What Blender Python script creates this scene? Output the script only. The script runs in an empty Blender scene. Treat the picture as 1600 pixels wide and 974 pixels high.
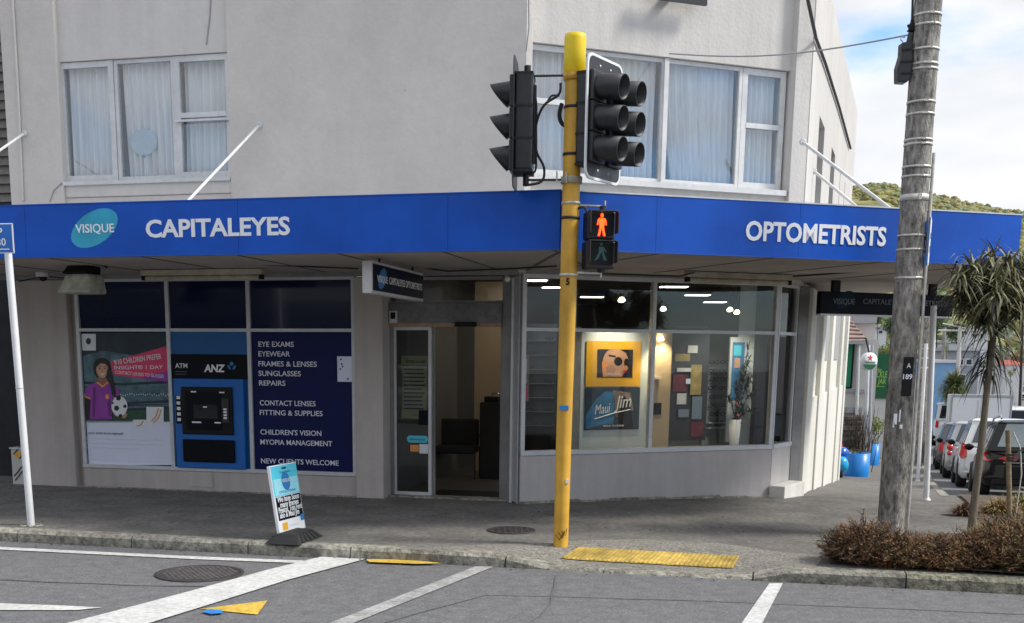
import bpy, bmesh, math, random
from mathutils import Vector, Matrix, noise
random.seed(7)
C = bpy.context.scene.collection
V = Vector
# ---------------------------------------------------------------- camera
F, CX, CY = 1790.0, 734.0, 896.0            # focal length and principal point in pixels of a 1600 x 974 picture
PIT, ROLL = math.atan(342/1790.0), 0.0068
EYE = V((0, 0, 1.8))
_u = V((0, math.sin(PIT), math.cos(PIT))); FW = V((0, math.cos(PIT), -math.sin(PIT))); _r = V((1, 0, 0))
RR = _r*math.cos(ROLL) + _u*math.sin(ROLL); UU = -_r*math.sin(ROLL) + _u*math.cos(ROLL)
cam = bpy.data.cameras.new('camera'); camo = bpy.data.objects.new('camera', cam); C.objects.link(camo)
camo.matrix_world = Matrix(((RR.x, UU.x, -FW.x, EYE.x), (RR.y, UU.y, -FW.y, EYE.y), (RR.z, UU.z, -FW.z, EYE.z), (0, 0, 0, 1)))
cam.sensor_fit = 'HORIZONTAL'; cam.sensor_width = 36; cam.lens = F/1600*36
cam.shift_x = (800-CX)/1600; cam.shift_y = (CY-487)/1600
cam.clip_start = .05; cam.clip_end = 5000
S = bpy.context.scene; S.camera = camo
# ---------------------------------------------------------------- world, sun, exposure
SUN_EL, SUN_AZ = math.radians(44), math.radians(97)      # azimuth clockwise from +Y
w = bpy.data.worlds.new('World'); S.world = w; w.use_nodes = True
nt = w.node_tree; N = nt.nodes; L = nt.links; N.clear()
out = N.new('ShaderNodeOutputWorld'); bg = N.new('ShaderNodeBackground'); bg.inputs[1].default_value = .13
sky = N.new('ShaderNodeTexSky'); sky.sky_type = 'NISHITA'; sky.sun_disc = False
sky.sun_elevation = SUN_EL; sky.sun_rotation = SUN_AZ; sky.dust_density = .6; sky.ozone_density = 3
tc = N.new('ShaderNodeTexCoord'); mp = N.new('ShaderNodeMapping'); mp.inputs['Scale'].default_value = (1, 1, 2.6)
mp.inputs['Location'].default_value = (.9, .4, .1)
n1 = N.new('ShaderNodeTexNoise'); n1.inputs['Scale'].default_value = 3.2; n1.inputs['Detail'].default_value = 9; n1.inputs['Roughness'].default_value = .52
cr = N.new('ShaderNodeValToRGB'); cr.color_ramp.elements[0].position = .345; cr.color_ramp.elements[1].position = .485
n2 = N.new('ShaderNodeTexNoise'); n2.inputs['Scale'].default_value = 5; n2.inputs['Detail'].default_value = 6
cc = N.new('ShaderNodeValToRGB'); cc.color_ramp.elements[0].position = .3; cc.color_ramp.elements[1].position = .65
cc.color_ramp.elements[0].color = (2.9, 3.0, 3.25, 1); cc.color_ramp.elements[1].color = (4.1, 4.15, 4.25, 1)
dm = N.new('ShaderNodeMixRGB'); dm.blend_type = 'MULTIPLY'; dm.inputs[0].default_value = 1; dm.inputs[2].default_value = (.62, .78, .95, 1)
mx = N.new('ShaderNodeMixRGB')
for a, b in ((tc.outputs['Generated'], mp.inputs[0]), (mp.outputs[0], n1.inputs[0]), (mp.outputs[0], n2.inputs[0]), (n1.outputs[0], cr.inputs[0]),
             (n2.outputs[0], cc.inputs[0]), (cr.outputs[0], mx.inputs[0]), (sky.outputs[0], dm.inputs[1]), (dm.outputs[0], mx.inputs[1]), (cc.outputs[0], mx.inputs[2]),
             (mx.outputs[0], bg.inputs[0]), (bg.outputs[0], out.inputs[0])): L.new(a, b)
sl = bpy.data.lights.new('sun', 'SUN'); sl.energy = 1.9; sl.angle = math.radians(12); sl.color = (1, .95, .87)
so = bpy.data.objects.new('sun', sl); C.objects.link(so)
sd = V((math.sin(SUN_AZ)*math.cos(SUN_EL), math.cos(SUN_AZ)*math.cos(SUN_EL), math.sin(SUN_EL)))
so.rotation_euler = sd.to_track_quat('Z', 'Y').to_euler(); so.location = (0, 0, 40)
S.view_settings.view_transform = 'Standard'; S.view_settings.look = 'None'; S.view_settings.exposure = 1.02; S.view_settings.gamma = 1
S.cycles.max_bounces = 8; S.cycles.transparent_max_bounces = 12
# ---------------------------------------------------------------- geometry from the camera model
def ray(x, y): return RR*((x-CX)/F) - UU*((y-CY)/F) + FW
def G(x, y, z=0.0):
    d = ray(x, y); return EYE + d*((z-EYE.z)/d.z)
def hdir(x, y):
    d = ray(x, y); d.z = 0; return d.normalized()
class Fr:
    """a vertical facade frame: u along the wall, d into the building, z up"""
    def __init__(s, O, U): s.O = V((O.x, O.y, 0)); s.U = U; s.D = V((-U.y, U.x, 0))
    def __call__(s, u, d, z): return s.O + s.U*u + s.D*d + V((0, 0, z))
    def px(s, x, y, d=0.0):
        r = ray(x, y); P = EYE + r*((s.O + s.D*d - EYE).dot(s.D)/r.dot(s.D)); return (P-s.O).dot(s.U), P.z
WF = Fr(V((0, 0, 0)), V((1, 0, 0)))
LF = Fr(G(553, 777), -hdir(-6500, 505))
RF = Fr(LF(LF.px(812, 784)[0], 0, 0), hdir(5450, 586))
SF = Fr(RF(3.95, 0, 0), hdir(1425, 563))      # side street wall: u runs away from camera, d = into the building
US, DS = SF.U, SF.D
def sdist(x, y): return (V((x, y, 0))-SF.O).dot(US)
def hh(x, y):
    s = sdist(x, y)+.6
    a = .079*(math.log(1+math.exp(s/.8))*.8 if s < 20 else s)
    if s > 10: a = .79 + 1.95*(1-math.exp(-(s-10)*.079/1.95))
    return -a + (max(0, s-190)*.03)
def dip(x, y):
    P = V((x, y, 0))-LF.O; u = P.dot(LF.U); d = P.dot(LF.D)
    def ss(a, b, t):
        t = min(1, max(0, (t-a)/(b-a))); return t*t*(3-2*t)
    return .105*ss(KU0, KU1, u)*(1-ss(KU2, KU3, u))*(1-ss(KD+.1, KD+1.1, d))
KD = -3.68
def lu(x, y): return (G(x, y)-LF.O).dot(LF.U)
KU0, KU1, KU2, KU3 = lu(735, 880), lu(880, 890), lu(1130, 903), lu(1260, 906)
def hf(x, y): return hh(x, y)-dip(x, y)
def hr(x, y): return hh(x, y)-.11
def GG(x, y, f=hf):
    z = 0.0
    for i in range(40):
        P = G(x, y, z); z = .5*z+.5*f(P.x, P.y)
    P = G(x, y, z); P.z = f(P.x, P.y); return P
def at(x, y, dist):
    """point seen at x, y at forward distance dist (world Y)"""
    r = ray(x, y); return EYE + r*(dist/r.y)
# ---------------------------------------------------------------- materials
M = {}
def mat(name, col, rough=.7, amp=.12, scale=6, bump=0., bscale=None, metal=0, stain=0., streak=0, spec=.5, coat=0, emit=0, col2=None, detail=6, stretch=None):
    m = bpy.data.materials.new(name); m.use_nodes = True; t = m.node_tree; n = t.nodes; l = t.links
    b = n['Principled BSDF']; b.inputs['Roughness'].default_value = rough; b.inputs['Metallic'].default_value = metal
    b.inputs['Specular IOR Level'].default_value = spec; b.inputs['Coat Weight'].default_value = coat
    b.inputs['Base Color'].default_value = (*col, 1)
    M[name] = m
    if emit:
        b.inputs['Emission Color'].default_value = (*col, 1); b.inputs['Emission Strength'].default_value = emit
    if amp or bump or stain:
        tc = n.new('ShaderNodeTexCoord'); src = tc.outputs['Object']
        if stretch:
            mpn = n.new('ShaderNodeMapping'); mpn.inputs['Scale'].default_value = stretch; l.new(src, mpn.inputs[0]); src = mpn.outputs[0]
        no = n.new('ShaderNodeTexNoise'); no.inputs['Scale'].default_value = scale; no.inputs['Detail'].default_value = detail; no.inputs['Roughness'].default_value = .65
        l.new(src, no.inputs[0])
        r = n.new('ShaderNodeValToRGB'); e = r.color_ramp.elements
        e[0].position = .32; e[1].position = .68
        c2 = col2 or col
        e[0].color = tuple(c*(1-amp) for c in col)+(1,); e[1].color = tuple(min(1, c*(1+amp)) for c in c2)+(1,)
        l.new(no.outputs[0], r.inputs[0]); last = r.outputs[0]
        if stain:
            n3 = n.new('ShaderNodeTexNoise'); n3.inputs['Scale'].default_value = scale*.13; n3.inputs['Detail'].default_value = 8; l.new(src, n3.inputs[0])
            r3 = n.new('ShaderNodeValToRGB'); r3.color_ramp.elements[0].position = .35; r3.color_ramp.elements[1].position = .62
            r3.color_ramp.elements[0].color = (1-stain,)*3+(1,); r3.color_ramp.elements[1].color = (1, 1, 1, 1); l.new(n3.outputs[0], r3.inputs[0])
            mu = n.new('ShaderNodeMixRGB'); mu.blend_type = 'MULTIPLY'; mu.inputs[0].default_value = 1; l.new(last, mu.inputs[1]); l.new(r3.outputs[0], mu.inputs[2]); last = mu.outputs[0]
        if streak:
            m4 = n.new('ShaderNodeMapping'); m4.inputs['Scale'].default_value = (5, 5, .35); l.new(tc.outputs['Object'], m4.inputs[0])
            n4 = n.new('ShaderNodeTexNoise'); n4.inputs['Scale'].default_value = 1.6; n4.inputs['Detail'].default_value = 7; l.new(m4.outputs[0], n4.inputs[0])
            r4 = n.new('ShaderNodeValToRGB'); r4.color_ramp.elements[0].position = .36; r4.color_ramp.elements[1].position = .6
            r4.color_ramp.elements[0].color = (1-streak, 1-streak*1.05, 1-streak*1.15, 1); r4.color_ramp.elements[1].color = (1, 1, 1, 1); l.new(n4.outputs[0], r4.inputs[0])
            u4 = n.new('ShaderNodeMixRGB'); u4.blend_type = 'MULTIPLY'; u4.inputs[0].default_value = 1; l.new(last, u4.inputs[1]); l.new(r4.outputs[0], u4.inputs[2]); last = u4.outputs[0]
        l.new(last, b.inputs['Base Color'])
        if bump:
            nb = n.new('ShaderNodeTexNoise'); nb.inputs['Scale'].default_value = bscale or scale*4; nb.inputs['Detail'].default_value = 5; l.new(src, nb.inputs[0])
            bp = n.new('ShaderNodeBump'); bp.inputs['Strength'].default_value = bump; bp.inputs['Distance'].default_value = .02
            l.new(nb.outputs[0], bp.inputs['Height']); l.new(bp.outputs[0], b.inputs['Normal'])
    return m
def glassmat(name, tint=(.9, .95, .95), refl=1.0, rough=0.0, base=.03):
    m = bpy.data.materials.new(name); m.use_nodes = True; t = m.node_tree; n = t.nodes; l = t.links; n.clear()
    o = n.new('ShaderNodeOutputMaterial'); tr = n.new('ShaderNodeBsdfTransparent'); tr.inputs[0].default_value = (*tint, 1)
    gl = n.new('ShaderNodeBsdfGlossy'); gl.inputs['Roughness'].default_value = rough; gl.inputs[0].default_value = (refl,)*3+(1,)
    fr = n.new('ShaderNodeLayerWeight'); fr.inputs[0].default_value = .12
    ad = n.new('ShaderNodeMath'); ad.operation = 'MULTIPLY_ADD'; ad.inputs[1].default_value = 1.4; ad.inputs[2].default_value = base
    ad.use_clamp = True
    mi = n.new('ShaderNodeMixShader')
    l.new(fr.outputs[0], ad.inputs[0]); l.new(ad.outputs[0], mi.inputs[0]); l.new(tr.outputs[0], mi.inputs[1]); l.new(gl.outputs[0], mi.inputs[2]); l.new(mi.outputs[0], o.inputs[0])
    M[name] = m; return m
# painted render on the building
mat('render_grey', (.64, .605, .565), .85, .035, 9, .35, 22, stain=.09)
mat('render_recess', (.66, .63, .60), .85, .03, 8, .3, 22, stain=.05, streak=.04)
mat('pier_paint', (.55, .50, .465), .8, .04, 6, .25, 25, stain=.14, streak=.10)
mat('bulkhead_paint', (.54, .51, .50), .7, .04, 5, .15, 25, stain=.14, streak=.08)
mat('side_cream', (.76, .745, .68), .8, .03, 5, .2, 25, stain=.10, streak=.08)
mat('side_grey', (.61, .59, .56), .85, .03, 5, .25, 25, stain=.09, streak=.08)
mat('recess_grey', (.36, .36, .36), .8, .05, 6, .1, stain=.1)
mat('white_paint', (.80, .81, .82), .5, .05, 9, .08, stain=.08)
mat('worn_white', (.68, .69, .69), .45, .08, 12, .1, stain=.14)
mat('aluminium', (.64, .65, .66), .42, .06, 14, .05, metal=.15, stain=.10)
mat('aluminium_dull', (.30, .295, .29), .5, .1, 10, .08, metal=.2, stain=.3)
mat('scuffed_header', (.20, .20, .195), .55, .25, 10, .1, stain=.35)
mat('timber_trim', (.42, .27, .17), .6, .2, 10)
mat('fascia_blue', (.004, .078, .46), .40, .07, 1.2, .02, 3, spec=.28, stain=.04, streak=.03, col2=(.006, .098, .55))
mat('fascia_edge', (.01, .09, .45), .4, .05)
mat('flash_metal', (.62, .64, .66), .4, .08, 12, metal=.3)
mat('soffit', (.43, .385, .345), .8, .1, 2.2, .1, 20, stain=.28)
mat('soffit_joint', (.12, .11, .105), .9, .1)
mat('vinyl_navy', (.004, .009, .075), .45, .08, 2, spec=.2)
mat('vinyl_dark', (.003, .006, .028), .5, .08, 2, spec=.15)
mat('dark_pane', (.006, .011, .045), .12, .1, 2, coat=.3)
mat('letter_white', (.85, .87, .9), .45, .03)
mat('letter_grey', (.80, .82, .88), .5, .05)
mat('letter_navy', (.02, .03, .09), .5, .05)
mat('letter_dim', (.10, .11, .14), .5, .05)
mat('black', (.007, .007, .008), .55, .2, 9, spec=.25)
mat('sign_ghost', (.004, .02, .035), .6, .1, spec=.15)
mat('sign_black', (.004, .005, .012), .6, .1, spec=.15)
mat('signal_black', (.02, .021, .024), .42, .2, 8, .05)
mat('rubber', (.018, .018, .019), .75, .2, 14, .2)
mat('cable', (.02, .02, .022), .6, .1)
mat('wood_pole', (.135, .122, .108), .9, .5, 7, .9, 26, stain=.33, stretch=(3, 3, 1.1), col2=(.33, .31, .28))
mat('strap', (.58, .56, .52), .45, .2, 20, metal=.4)
mat('pole_yellow', (.80, .45, .05), .5, .14, 5, .1, stain=.30, streak=.2)
mat('cap_yellow', (.83, .60, .005), .45, .08, 5, .05, stain=.1)
mat('sign_blue', (.02, .16, .55), .4, .05)
mat('asphalt', (.155, .155, .16), .92, .36, 60, .6, 160, stain=.20, col2=(.19, .19, .196), detail=9)
mat('footpath', (.155, .147, .135), .93, .26, 16, .5, 130, stain=.30, col2=(.20, .19, .173), detail=10)
mat('chipseal', (.20, .19, .165), .95, .45, 34, .9, 90, stain=.15, col2=(.30, .285, .25), detail=8)
mat('kerb', (.25, .235, .19), .95, .45, 14, 1., 40, stain=.45, col2=(.38, .36, .30))
mat('kerb_moss', (.14, .135, .075), .95, .6, 16, 1., 50, stain=.25, col2=(.26, .25, .19))
mat('road_white', (.62, .62, .60), .8, .25, 22, .3, 120, stain=.14)
mat('road_white_old', (.40, .40, .39), .85, .35, 26, .3, 120, stain=.3)
mat('road_yellow', (.66, .43, .06), .8, .3, 22, .3, 100, stain=.2)
mat('spray_blue', (.02, .2, .6), .7, .3, 20)
mat('tactile', (.56, .39, .085), .8, .35, 12, .3, 60, stain=.42)
mat('tar', (.115, .115, .115), .9, .3, 20, .2)
mat('iron', (.055, .045, .045), .6, .4, 20, .5)
mat('iron_pale', (.13, .12, .12), .6, .4, 20, .5)
mat('soil', (.09, .065, .045), .95, .4, 8, .6)
mat('tin_dirty', (.52, .53, .44), .6, .3, 9, .2, stain=.45)
mat('tube_case', (.50, .46, .36), .6, .2, 9, .1, stain=.3)
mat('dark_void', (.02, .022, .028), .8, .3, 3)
mat('weatherboard', (.20, .185, .17), .8, .15, 8, .2, stain=.25)
mat('interior_wall', (.17, .16, .15), .8, .04, 3)
mat('interior_beige', (.46, .36, .25), .8, .04, 3)
mat('interior_blue', (.18, .24, .32), .7, .06, 3)
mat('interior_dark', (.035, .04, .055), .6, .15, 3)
mat('interior_floor', (.16, .145, .13), .5, .12, 4, stain=.1)
mat('interior_ceiling', (.16, .145, .13), .9, .04, 3)
mat('panel_grey', (.30, .36, .38), .5, .08, 3)
mat('panel_white', (.60, .66, .68), .5, .03, 3)
mat('led', (1, .95, .85), emit=5, amp=0)
mat('led_warm', (1, .85, .5), emit=6, amp=0)
mat('halo_red', (1, .02, .005), emit=.45, amp=0)
mat('lamp_orange', (1, .10, .012), emit=1.3, amp=0)
mat('lamp_teal', (.01, .10, .09), .4, amp=0)
mat('cyan', (.09, .62, .78), .4, .05, 4)
mat('pale_cyan', (.35, .78, .88), .4, .05, 4)
mat('fan_blue', (.50, .62, .68), .5, .1, 5)
mat('mid_blue', (.02, .20, .50), .4, .05, 4)
mat('atm_blue', (.006, .135, .48), .35, .05, 4, coat=.15)
mat('atm_deep', (.006, .11, .32), .3, .05, 4)
mat('atm_black', (.003, .004, .007), .5, .1, 6, spec=.15)
mat('teal_logo', (.02, .36, .55), .4, .25, 1.2, col2=(.03, .42, .62))
mat('paper_white', (.78, .80, .84), .5, .03, 4)
mat('poster_pale', (.74, .79, .93), .45, .03, 4)
mat('poster_night', (.012, .028, .042), .35, .4, 4)
mat('poster_sky', (.06, .13, .18), .35, .55, 5, col2=(.09, .17, .2))
mat('poster_haze', (.085, .15, .17), .35, .5, 7)
mat('purple_dark', (.13, .018, .18), .4, .1)
mat('purple_pale', (.30, .06, .36), .4, .1)
mat('poster_grass', (.02, .07, .04), .4, .3, 9)
mat('hot_pink', (.75, .05, .15), .4, .08)
mat('purple', (.30, .04, .38), .4, .15, 8)
mat('orange_trim', (.85, .32, .08), .5, .05)
mat('skin', (.50, .27, .17), .5, .08, 8)
mat('skin_light', (.66, .36, .21), .5, .1, 8)
mat('skin_shade', (.30, .13, .08), .5, .1, 8)
mat('hair_black', (.012, .009, .008), .5, .3, 20)
mat('poster_gold', (.85, .45, .02), .45, .06, 3)
mat('poster_blue', (.04, .20, .42), .45, .4, 5)
mat('poster_dusk', (.03, .05, .08), .45, .5, 4)
mat('notice_yellow', (.66, .58, .28), .5, .1, 5)
mat('chair_black', (.012, .012, .014), .7, .2)
mat('green_banner', (.0, .22, .10), .5, .06, 2)
mat('green_dark', (.0, .10, .035), .5, .1, 3)
mat('lime', (.30, .52, .08), .5, .05)
mat('cafe_wall', (.60, .585, .55), .8, .05, 4, .1, stain=.1)
mat('grey_band', (.36, .37, .40), .7, .06)
mat('roof_tile', (.34, .25, .22), .85, .2, 8, .2)
mat('mortar', (.24, .21, .19), .9, .2, 12)
mat('stone_a', (.16, .13, .115), .85, .35, 9, .6)
mat('stone_b', (.26, .20, .18), .85, .35, 9, .6)
mat('planter_blue', (.0, .22, .66), .4, .06, 3, coat=.2)
mat('toy_blue', (.0, .12, .62), .25, .05, coat=.4)
mat('toy_cyan', (.0, .38, .75), .2, .05, coat=.4)
mat('toy_red', (.75, .03, .05), .25, .05, coat=.4)
mat('bark', (.17, .145, .105), .9, .35, 14, .6, 40, stretch=(3, 3, .5))
mat('bark_dark', (.035, .03, .024), .9, .3, 14, .5)
mat('leaf_green', (.065, .11, .03), .6, .4, 3, col2=(.11, .16, .05))
mat('leaf_lime', (.16, .22, .03), .6, .4, 5, col2=(.24, .28, .05))
mat('leaf_dark', (.022, .04, .018), .6, .4, 3, col2=(.05, .075, .03))
mat('leaf_dull', (.15, .15, .085), .65, .35, 4, col2=(.25, .245, .14))
mat('leaf_blackish', (.03, .03, .022), .7, .3, 4)  # near-black leaf tone, random in the crown and on all trailing leaves
mat('leaf_olive', (.15, .14, .045), .65, .35, 4, col2=(.2, .18, .06))
mat('shrub_rust', (.17, .078, .034), .85, .4, 5, col2=(.28, .15, .07))
mat('shrub_brown', (.075, .045, .028), .85, .4, 5, col2=(.14, .09, .05))
mat('shrub_olive', (.10, .085, .035), .85, .4, 5, col2=(.17, .14, .06))
mat('tussock', (.26, .19, .055), .8, .4, 5, col2=(.32, .27, .10))
mat('hill', (.13, .145, .04), .95, .6, .12, stain=.35, col2=(.27, .25, .085), detail=12)
mat('hill_low', (.055, .075, .03), .95, .5, .1, col2=(.11, .12, .06), detail=9)
mat('house_white', (.66, .66, .65), .8, .04, 2)
mat('house_grey', (.34, .34, .36), .8, .06, 2)
mat('house_blue', (.20, .38, .60), .7, .05, 2)
mat('roof_red', (.38, .07, .05), .8, .1, 2)
mat('roof_grey', (.13, .135, .15), .8, .1, 2)
mat('window_dark', (.02, .025, .03), .1, .1, 2)
mat('opp_wall', (.11, .105, .10), .85, .1, .8)
mat('opp_dark', (.06, .065, .07), .5, .2, .8)
mat('car_black', (.006, .006, .007), .3, .05, spec=.3, coat=.25)
mat('car_white', (.72, .73, .74), .25, .02, coat=.6)
mat('car_silver', (.42, .43, .45), .3, .03, metal=.3, coat=.6)
mat('car_grey', (.10, .10, .11), .3, .03, metal=.3, coat=.6)
mat('car_glass', (.03, .04, .05), .06, 0, spec=.8, coat=.5)
mat('car_glass_pale', (.16, .20, .23), .08, .2, 2, spec=.8, coat=.5)  # pale reflection of the rear window put into the glass colour
mat('tail_red', (.60, .02, .025), .2, .1, 10, coat=.6)
mat('chrome', (.6, .6, .62), .2, 0, metal=.9)
mat('plate', (.75, .75, .72), .5, 0)
mat('wheel_rim', (.32, .33, .34), .35, .1, metal=.6)
mat('stake', (.25, .20, .12), .9, .3, 14, .4)
mat('webbing', (.035, .035, .03), .8, .3)
mat('curtain', (.88, .87, .84), .9, .16, 3, stretch=(7, 7, .25))  # vertical tone stripes put extra fold shading into the cloth colour
mat('card_maroon', (.16, .03, .045), .5, .3, 8)
mat('card_ochre', (.36, .28, .10), .5, .3, 8)
mat('rose', (.5, .05, .12), .5, .3)
glassmat('glass', (.88, .90, .90), .9, 0, .02)
glassmat('glass_dark', (.72, .76, .78), .9, 0, .02)
glassmat('glass_upper', (.93, .95, .97), .95, 0, .07)
# ---------------------------------------------------------------- mesh builder
class MB:
    def __init__(s): s.v = []; s.f = []; s.m = []; s.s = []
    def face(s, idx, m=0, sm=False): s.f.append(idx); s.m.append(m); s.s.append(sm)
    def poly(s, pts, m=0, sm=False):
        b = len(s.v); s.v += [V(p) for p in pts]; s.face(list(range(b, b+len(pts))), m, sm); return s
    def prism(s, xy, z0, z1, m=0, both=True):
        n = len(xy); b = len(s.v)
        s.v += [V((p[0], p[1], z0 if not callable(z0) else z0(p[0], p[1]))) for p in xy] + [V((p[0], p[1], z1)) for p in xy]
        for i in range(n): j = (i+1) % n; s.face([b+i, b+j, b+n+j, b+n+i], m)
        s.face([b+n+i for i in range(n)], m); s.face([b+n-1-i for i in range(n)], m); return s
    def box(s, f, u0, u1, d0, d1, z0, z1, m=0):
        b = len(s.v); s.v += [f(u, d, z) for z in (z0, z1) for u, d in ((u0, d0), (u1, d0), (u1, d1), (u0, d1))]
        for q in ((0, 1, 5, 4), (1, 2, 6, 5), (2, 3, 7, 6), (3, 0, 4, 7), (4, 5, 6, 7), (3, 2, 1, 0)): s.face([b+i for i in q], m)
        return s
    def extr(s, pts, vec, m=0, m2=None):
        """closed outline pts extruded by vec"""
        n = len(pts); b = len(s.v); s.v += [V(p) for p in pts]+[V(p)+V(vec) for p in pts]
        for i in range(n): j = (i+1) % n; s.face([b+i, b+j, b+n+j, b+n+i], m if m2 is None else m2)
        s.face([b+n-1-i for i in range(n)], m); s.face([b+n+i for i in range(n)], m); return s
    def tube(s, pts, r, n=10, m=0, caps=True, sm=True):
        pts = [V(p) for p in pts]; k = len(pts); rs = r if isinstance(r, (list, tuple)) else [r]*k
        ref = None; b = len(s.v)
        for i, p in enumerate(pts):
            t = (pts[min(i+1, k-1)]-pts[max(i-1, 0)])
            t = t.normalized() if t.length > 1e-9 else V((0, 0, 1))
            if ref is None: ref = t.orthogonal().normalized()
            ref = (ref - t*ref.dot(t)); ref = ref.normalized() if ref.length > 1e-6 else t.orthogonal().normalized()
            q = t.cross(ref)
            for a in range(n):
                an = 2*math.pi*a/n; s.v.append(p+(ref*math.cos(an)+q*math.sin(an))*rs[i])
        for i in range(k-1):
            for a in range(n):
                c = (a+1) % n; s.face([b+i*n+a, b+i*n+c, b+(i+1)*n+c, b+(i+1)*n+a], m, sm)
        if caps:
            for i, e in ((0, 0), (k-1, 1)):
                c = len(s.v); s.v += [s.v[b+i*n+a].copy() for a in range(n)]
                s.face([c+a for a in (range(n) if e else reversed(range(n)))], m)
        return s
    def lathe(s, c, prof, n=20, m=0, ax=V((0, 0, 1)), sm=True):
        """prof = [(radius, height)...] round axis ax from c"""
        c = V(c); e = ax.orthogonal().normalized(); q = ax.cross(e); b = len(s.v)
        for r, h in prof:
            for a in range(n):
                an = 2*math.pi*a/n; s.v.append(c+ax*h+(e*math.cos(an)+q*math.sin(an))*r)
        for i in range(len(prof)-1):
            for a in range(n):
                k = (a+1) % n; s.face([b+i*n+a, b+i*n+k, b+(i+1)*n+k, b+(i+1)*n+a], m, sm)
        return s
    def blob(s, c, r, seg=8, ring=6, m=0, jit=.2, sc=(1, 1, 1), sm=True):
        c = V(c); b = len(s.v); o = V((random.random()*50, random.random()*50, 0))
        for i in range(ring+1):
            th = math.pi*i/ring
            for a in range(seg):
                ph = 2*math.pi*a/seg; d = V((math.sin(th)*math.cos(ph), math.sin(th)*math.sin(ph), math.cos(th)))
                k = 1+jit*noise.noise(d*1.7+o)*2
                s.v.append(c+V((d.x*sc[0], d.y*sc[1], d.z*sc[2]))*r*k)
        for i in range(ring):
            for a in range(seg):
                k = (a+1) % seg; s.face([b+i*seg+a, b+(i+1)*seg+a, b+(i+1)*seg+k, b+i*seg+k], m, sm)
        return s
ORG = {}
def tag(o, label=None, cat=None, group=None, kind=None):
    if label: o['label'] = label
    if cat: o['category'] = cat
    if group: o['group'] = group
    if kind: o['kind'] = kind
    return o
def thing(name, label, cat, loc=(0, 0, 0), group=None):
    o = bpy.data.objects.new(name, None); o.empty_display_size = .2; C.objects.link(o); o.location = loc; ORG[o.name] = V(loc)
    return tag(o, label, cat, group)
def part(name, mb, mats, parent=None, label=None, kind=None, bevel=0, loc=None):
    me = bpy.data.meshes.new(name)
    org = ORG[parent.name] if parent else V(loc or (0, 0, 0))
    me.from_pydata([tuple(p-org) for p in mb.v], [], mb.f)
    for x in (mats if isinstance(mats, (list, tuple)) else [mats]): me.materials.append(M[x])
    me.polygons.foreach_set('material_index', mb.m); me.polygons.foreach_set('use_smooth', mb.s); me.update()
    o = bpy.data.objects.new(name, me); C.objects.link(o)
    if parent: o.parent = parent
    else: o.location = org
    ORG[o.name] = org
    if bevel:
        bv = o.modifiers.new('bevel', 'BEVEL'); bv.width = bevel; bv.segments = 2; bv.limit_method = 'ANGLE'; bv.angle_limit = .7
    return tag(o, label, None, None, kind)
def solo(name, mb, mats, label, cat, loc=None, group=None, kind=None, bevel=0):
    c = loc or (mb.v[0] if mb.v else (0, 0, 0))
    return tag(part(name, mb, mats, None, None, kind, bevel, V(c)), label, cat, group)
def box1(name, f, dims, m, parent, **k): return part(name, MB().box(f, *dims), m, parent, **k)
def kids(o): return [c for c in bpy.data.objects if c.parent is o]
def copy_tree(o, parent=None):
    c = o.copy(); C.objects.link(c); c.parent = parent
    for ch in kids(o): copy_tree(ch, c)
    return c
_tc = {}
def text(s, f, u, d, z, h, w=None, m='letter_white', parent=None, align='L', bold=0, name='lettering', kind=None, ext=.004, shear=0, mats=None, rot=0):
    """flat raised lettering on frame f; (u,z) lower-left (or centre) of the capitals, h = capital height, w = total width"""
    key = (s, bold, shear)
    if key not in _tc:
        c = bpy.data.curves.new('t', 'FONT'); c.body = s; c.size = 1; c.offset = bold; c.shear = shear; c.resolution_u = 3
        o = bpy.data.objects.new('t', c); me = bpy.data.meshes.new_from_object(o)
        vs = [v.co.copy() for v in me.vertices]; fs = [list(p.vertices) for p in me.polygons]
        bpy.data.objects.remove(o); bpy.data.curves.remove(c); bpy.data.meshes.remove(me); _tc[key] = (vs, fs)
    vs, fs = _tc[key]
    if not vs: return None
    x0 = min(v.x for v in vs); x1 = max(v.x for v in vs); CAP = .729
    sy = h/CAP; sx = (w/(x1-x0)) if w else sy
    off = -(x1-x0)*sx/2 if align == 'C' else 0
    mb = MB(); ca, sa = math.cos(rot), math.sin(rot)
    for dd in (0, -ext):
        for v in vs:
            a = (v.x-x0)*sx+off; b = v.y*sy
            mb.v.append(f(u+a*ca-b*sa, d+dd, z+a*sa+b*ca))
    n = len(vs)
    for p in fs: mb.face([i+n for i in p])
    # side walls
    cnt = {}
    for p in fs:
        for i in range(len(p)):
            e = (p[i], p[(i+1) % len(p)]); cnt[e] = 1
    for (a, b) in cnt:
        if (b, a) not in cnt: mb.face([a, b, b+n, a+n])
    return part(name, mb, m, parent, kind=kind)
def ell(f, u, z, ru, rz, d, tilt=0, n=28):
    pts = []
    for i in range(n):
        a = 2*math.pi*i/n; x = math.cos(a)*ru; y = math.sin(a)*rz
        pts.append(f(u+x*math.cos(tilt)-y*math.sin(tilt), d, z+x*math.sin(tilt)+y*math.cos(tilt)))
    return pts
def leafmb(mb, c, d, L, wd, m=0, droop=.3, n=3):
    """a thin folded leaf ribbon"""
    d = V(d).normalized(); side = d.cross(V((0, 0, 1)))
    side = side.normalized() if side.length > .05 else V((1, 0, 0))
    b = len(mb.v); p = V(c)
    for i in range(n+1):
        t = i/n; ww = wd*(1-t**2)*.5+.0008; mb.v.append(p-side*ww); mb.v.append(p+side*ww)
        p = p+(d+V((0, 0, -droop*t*2))).normalized()*(L/n)
    for i in range(n): mb.face([b+2*i, b+2*i+1, b+2*i+3, b+2*i+2], m, True)
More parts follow.
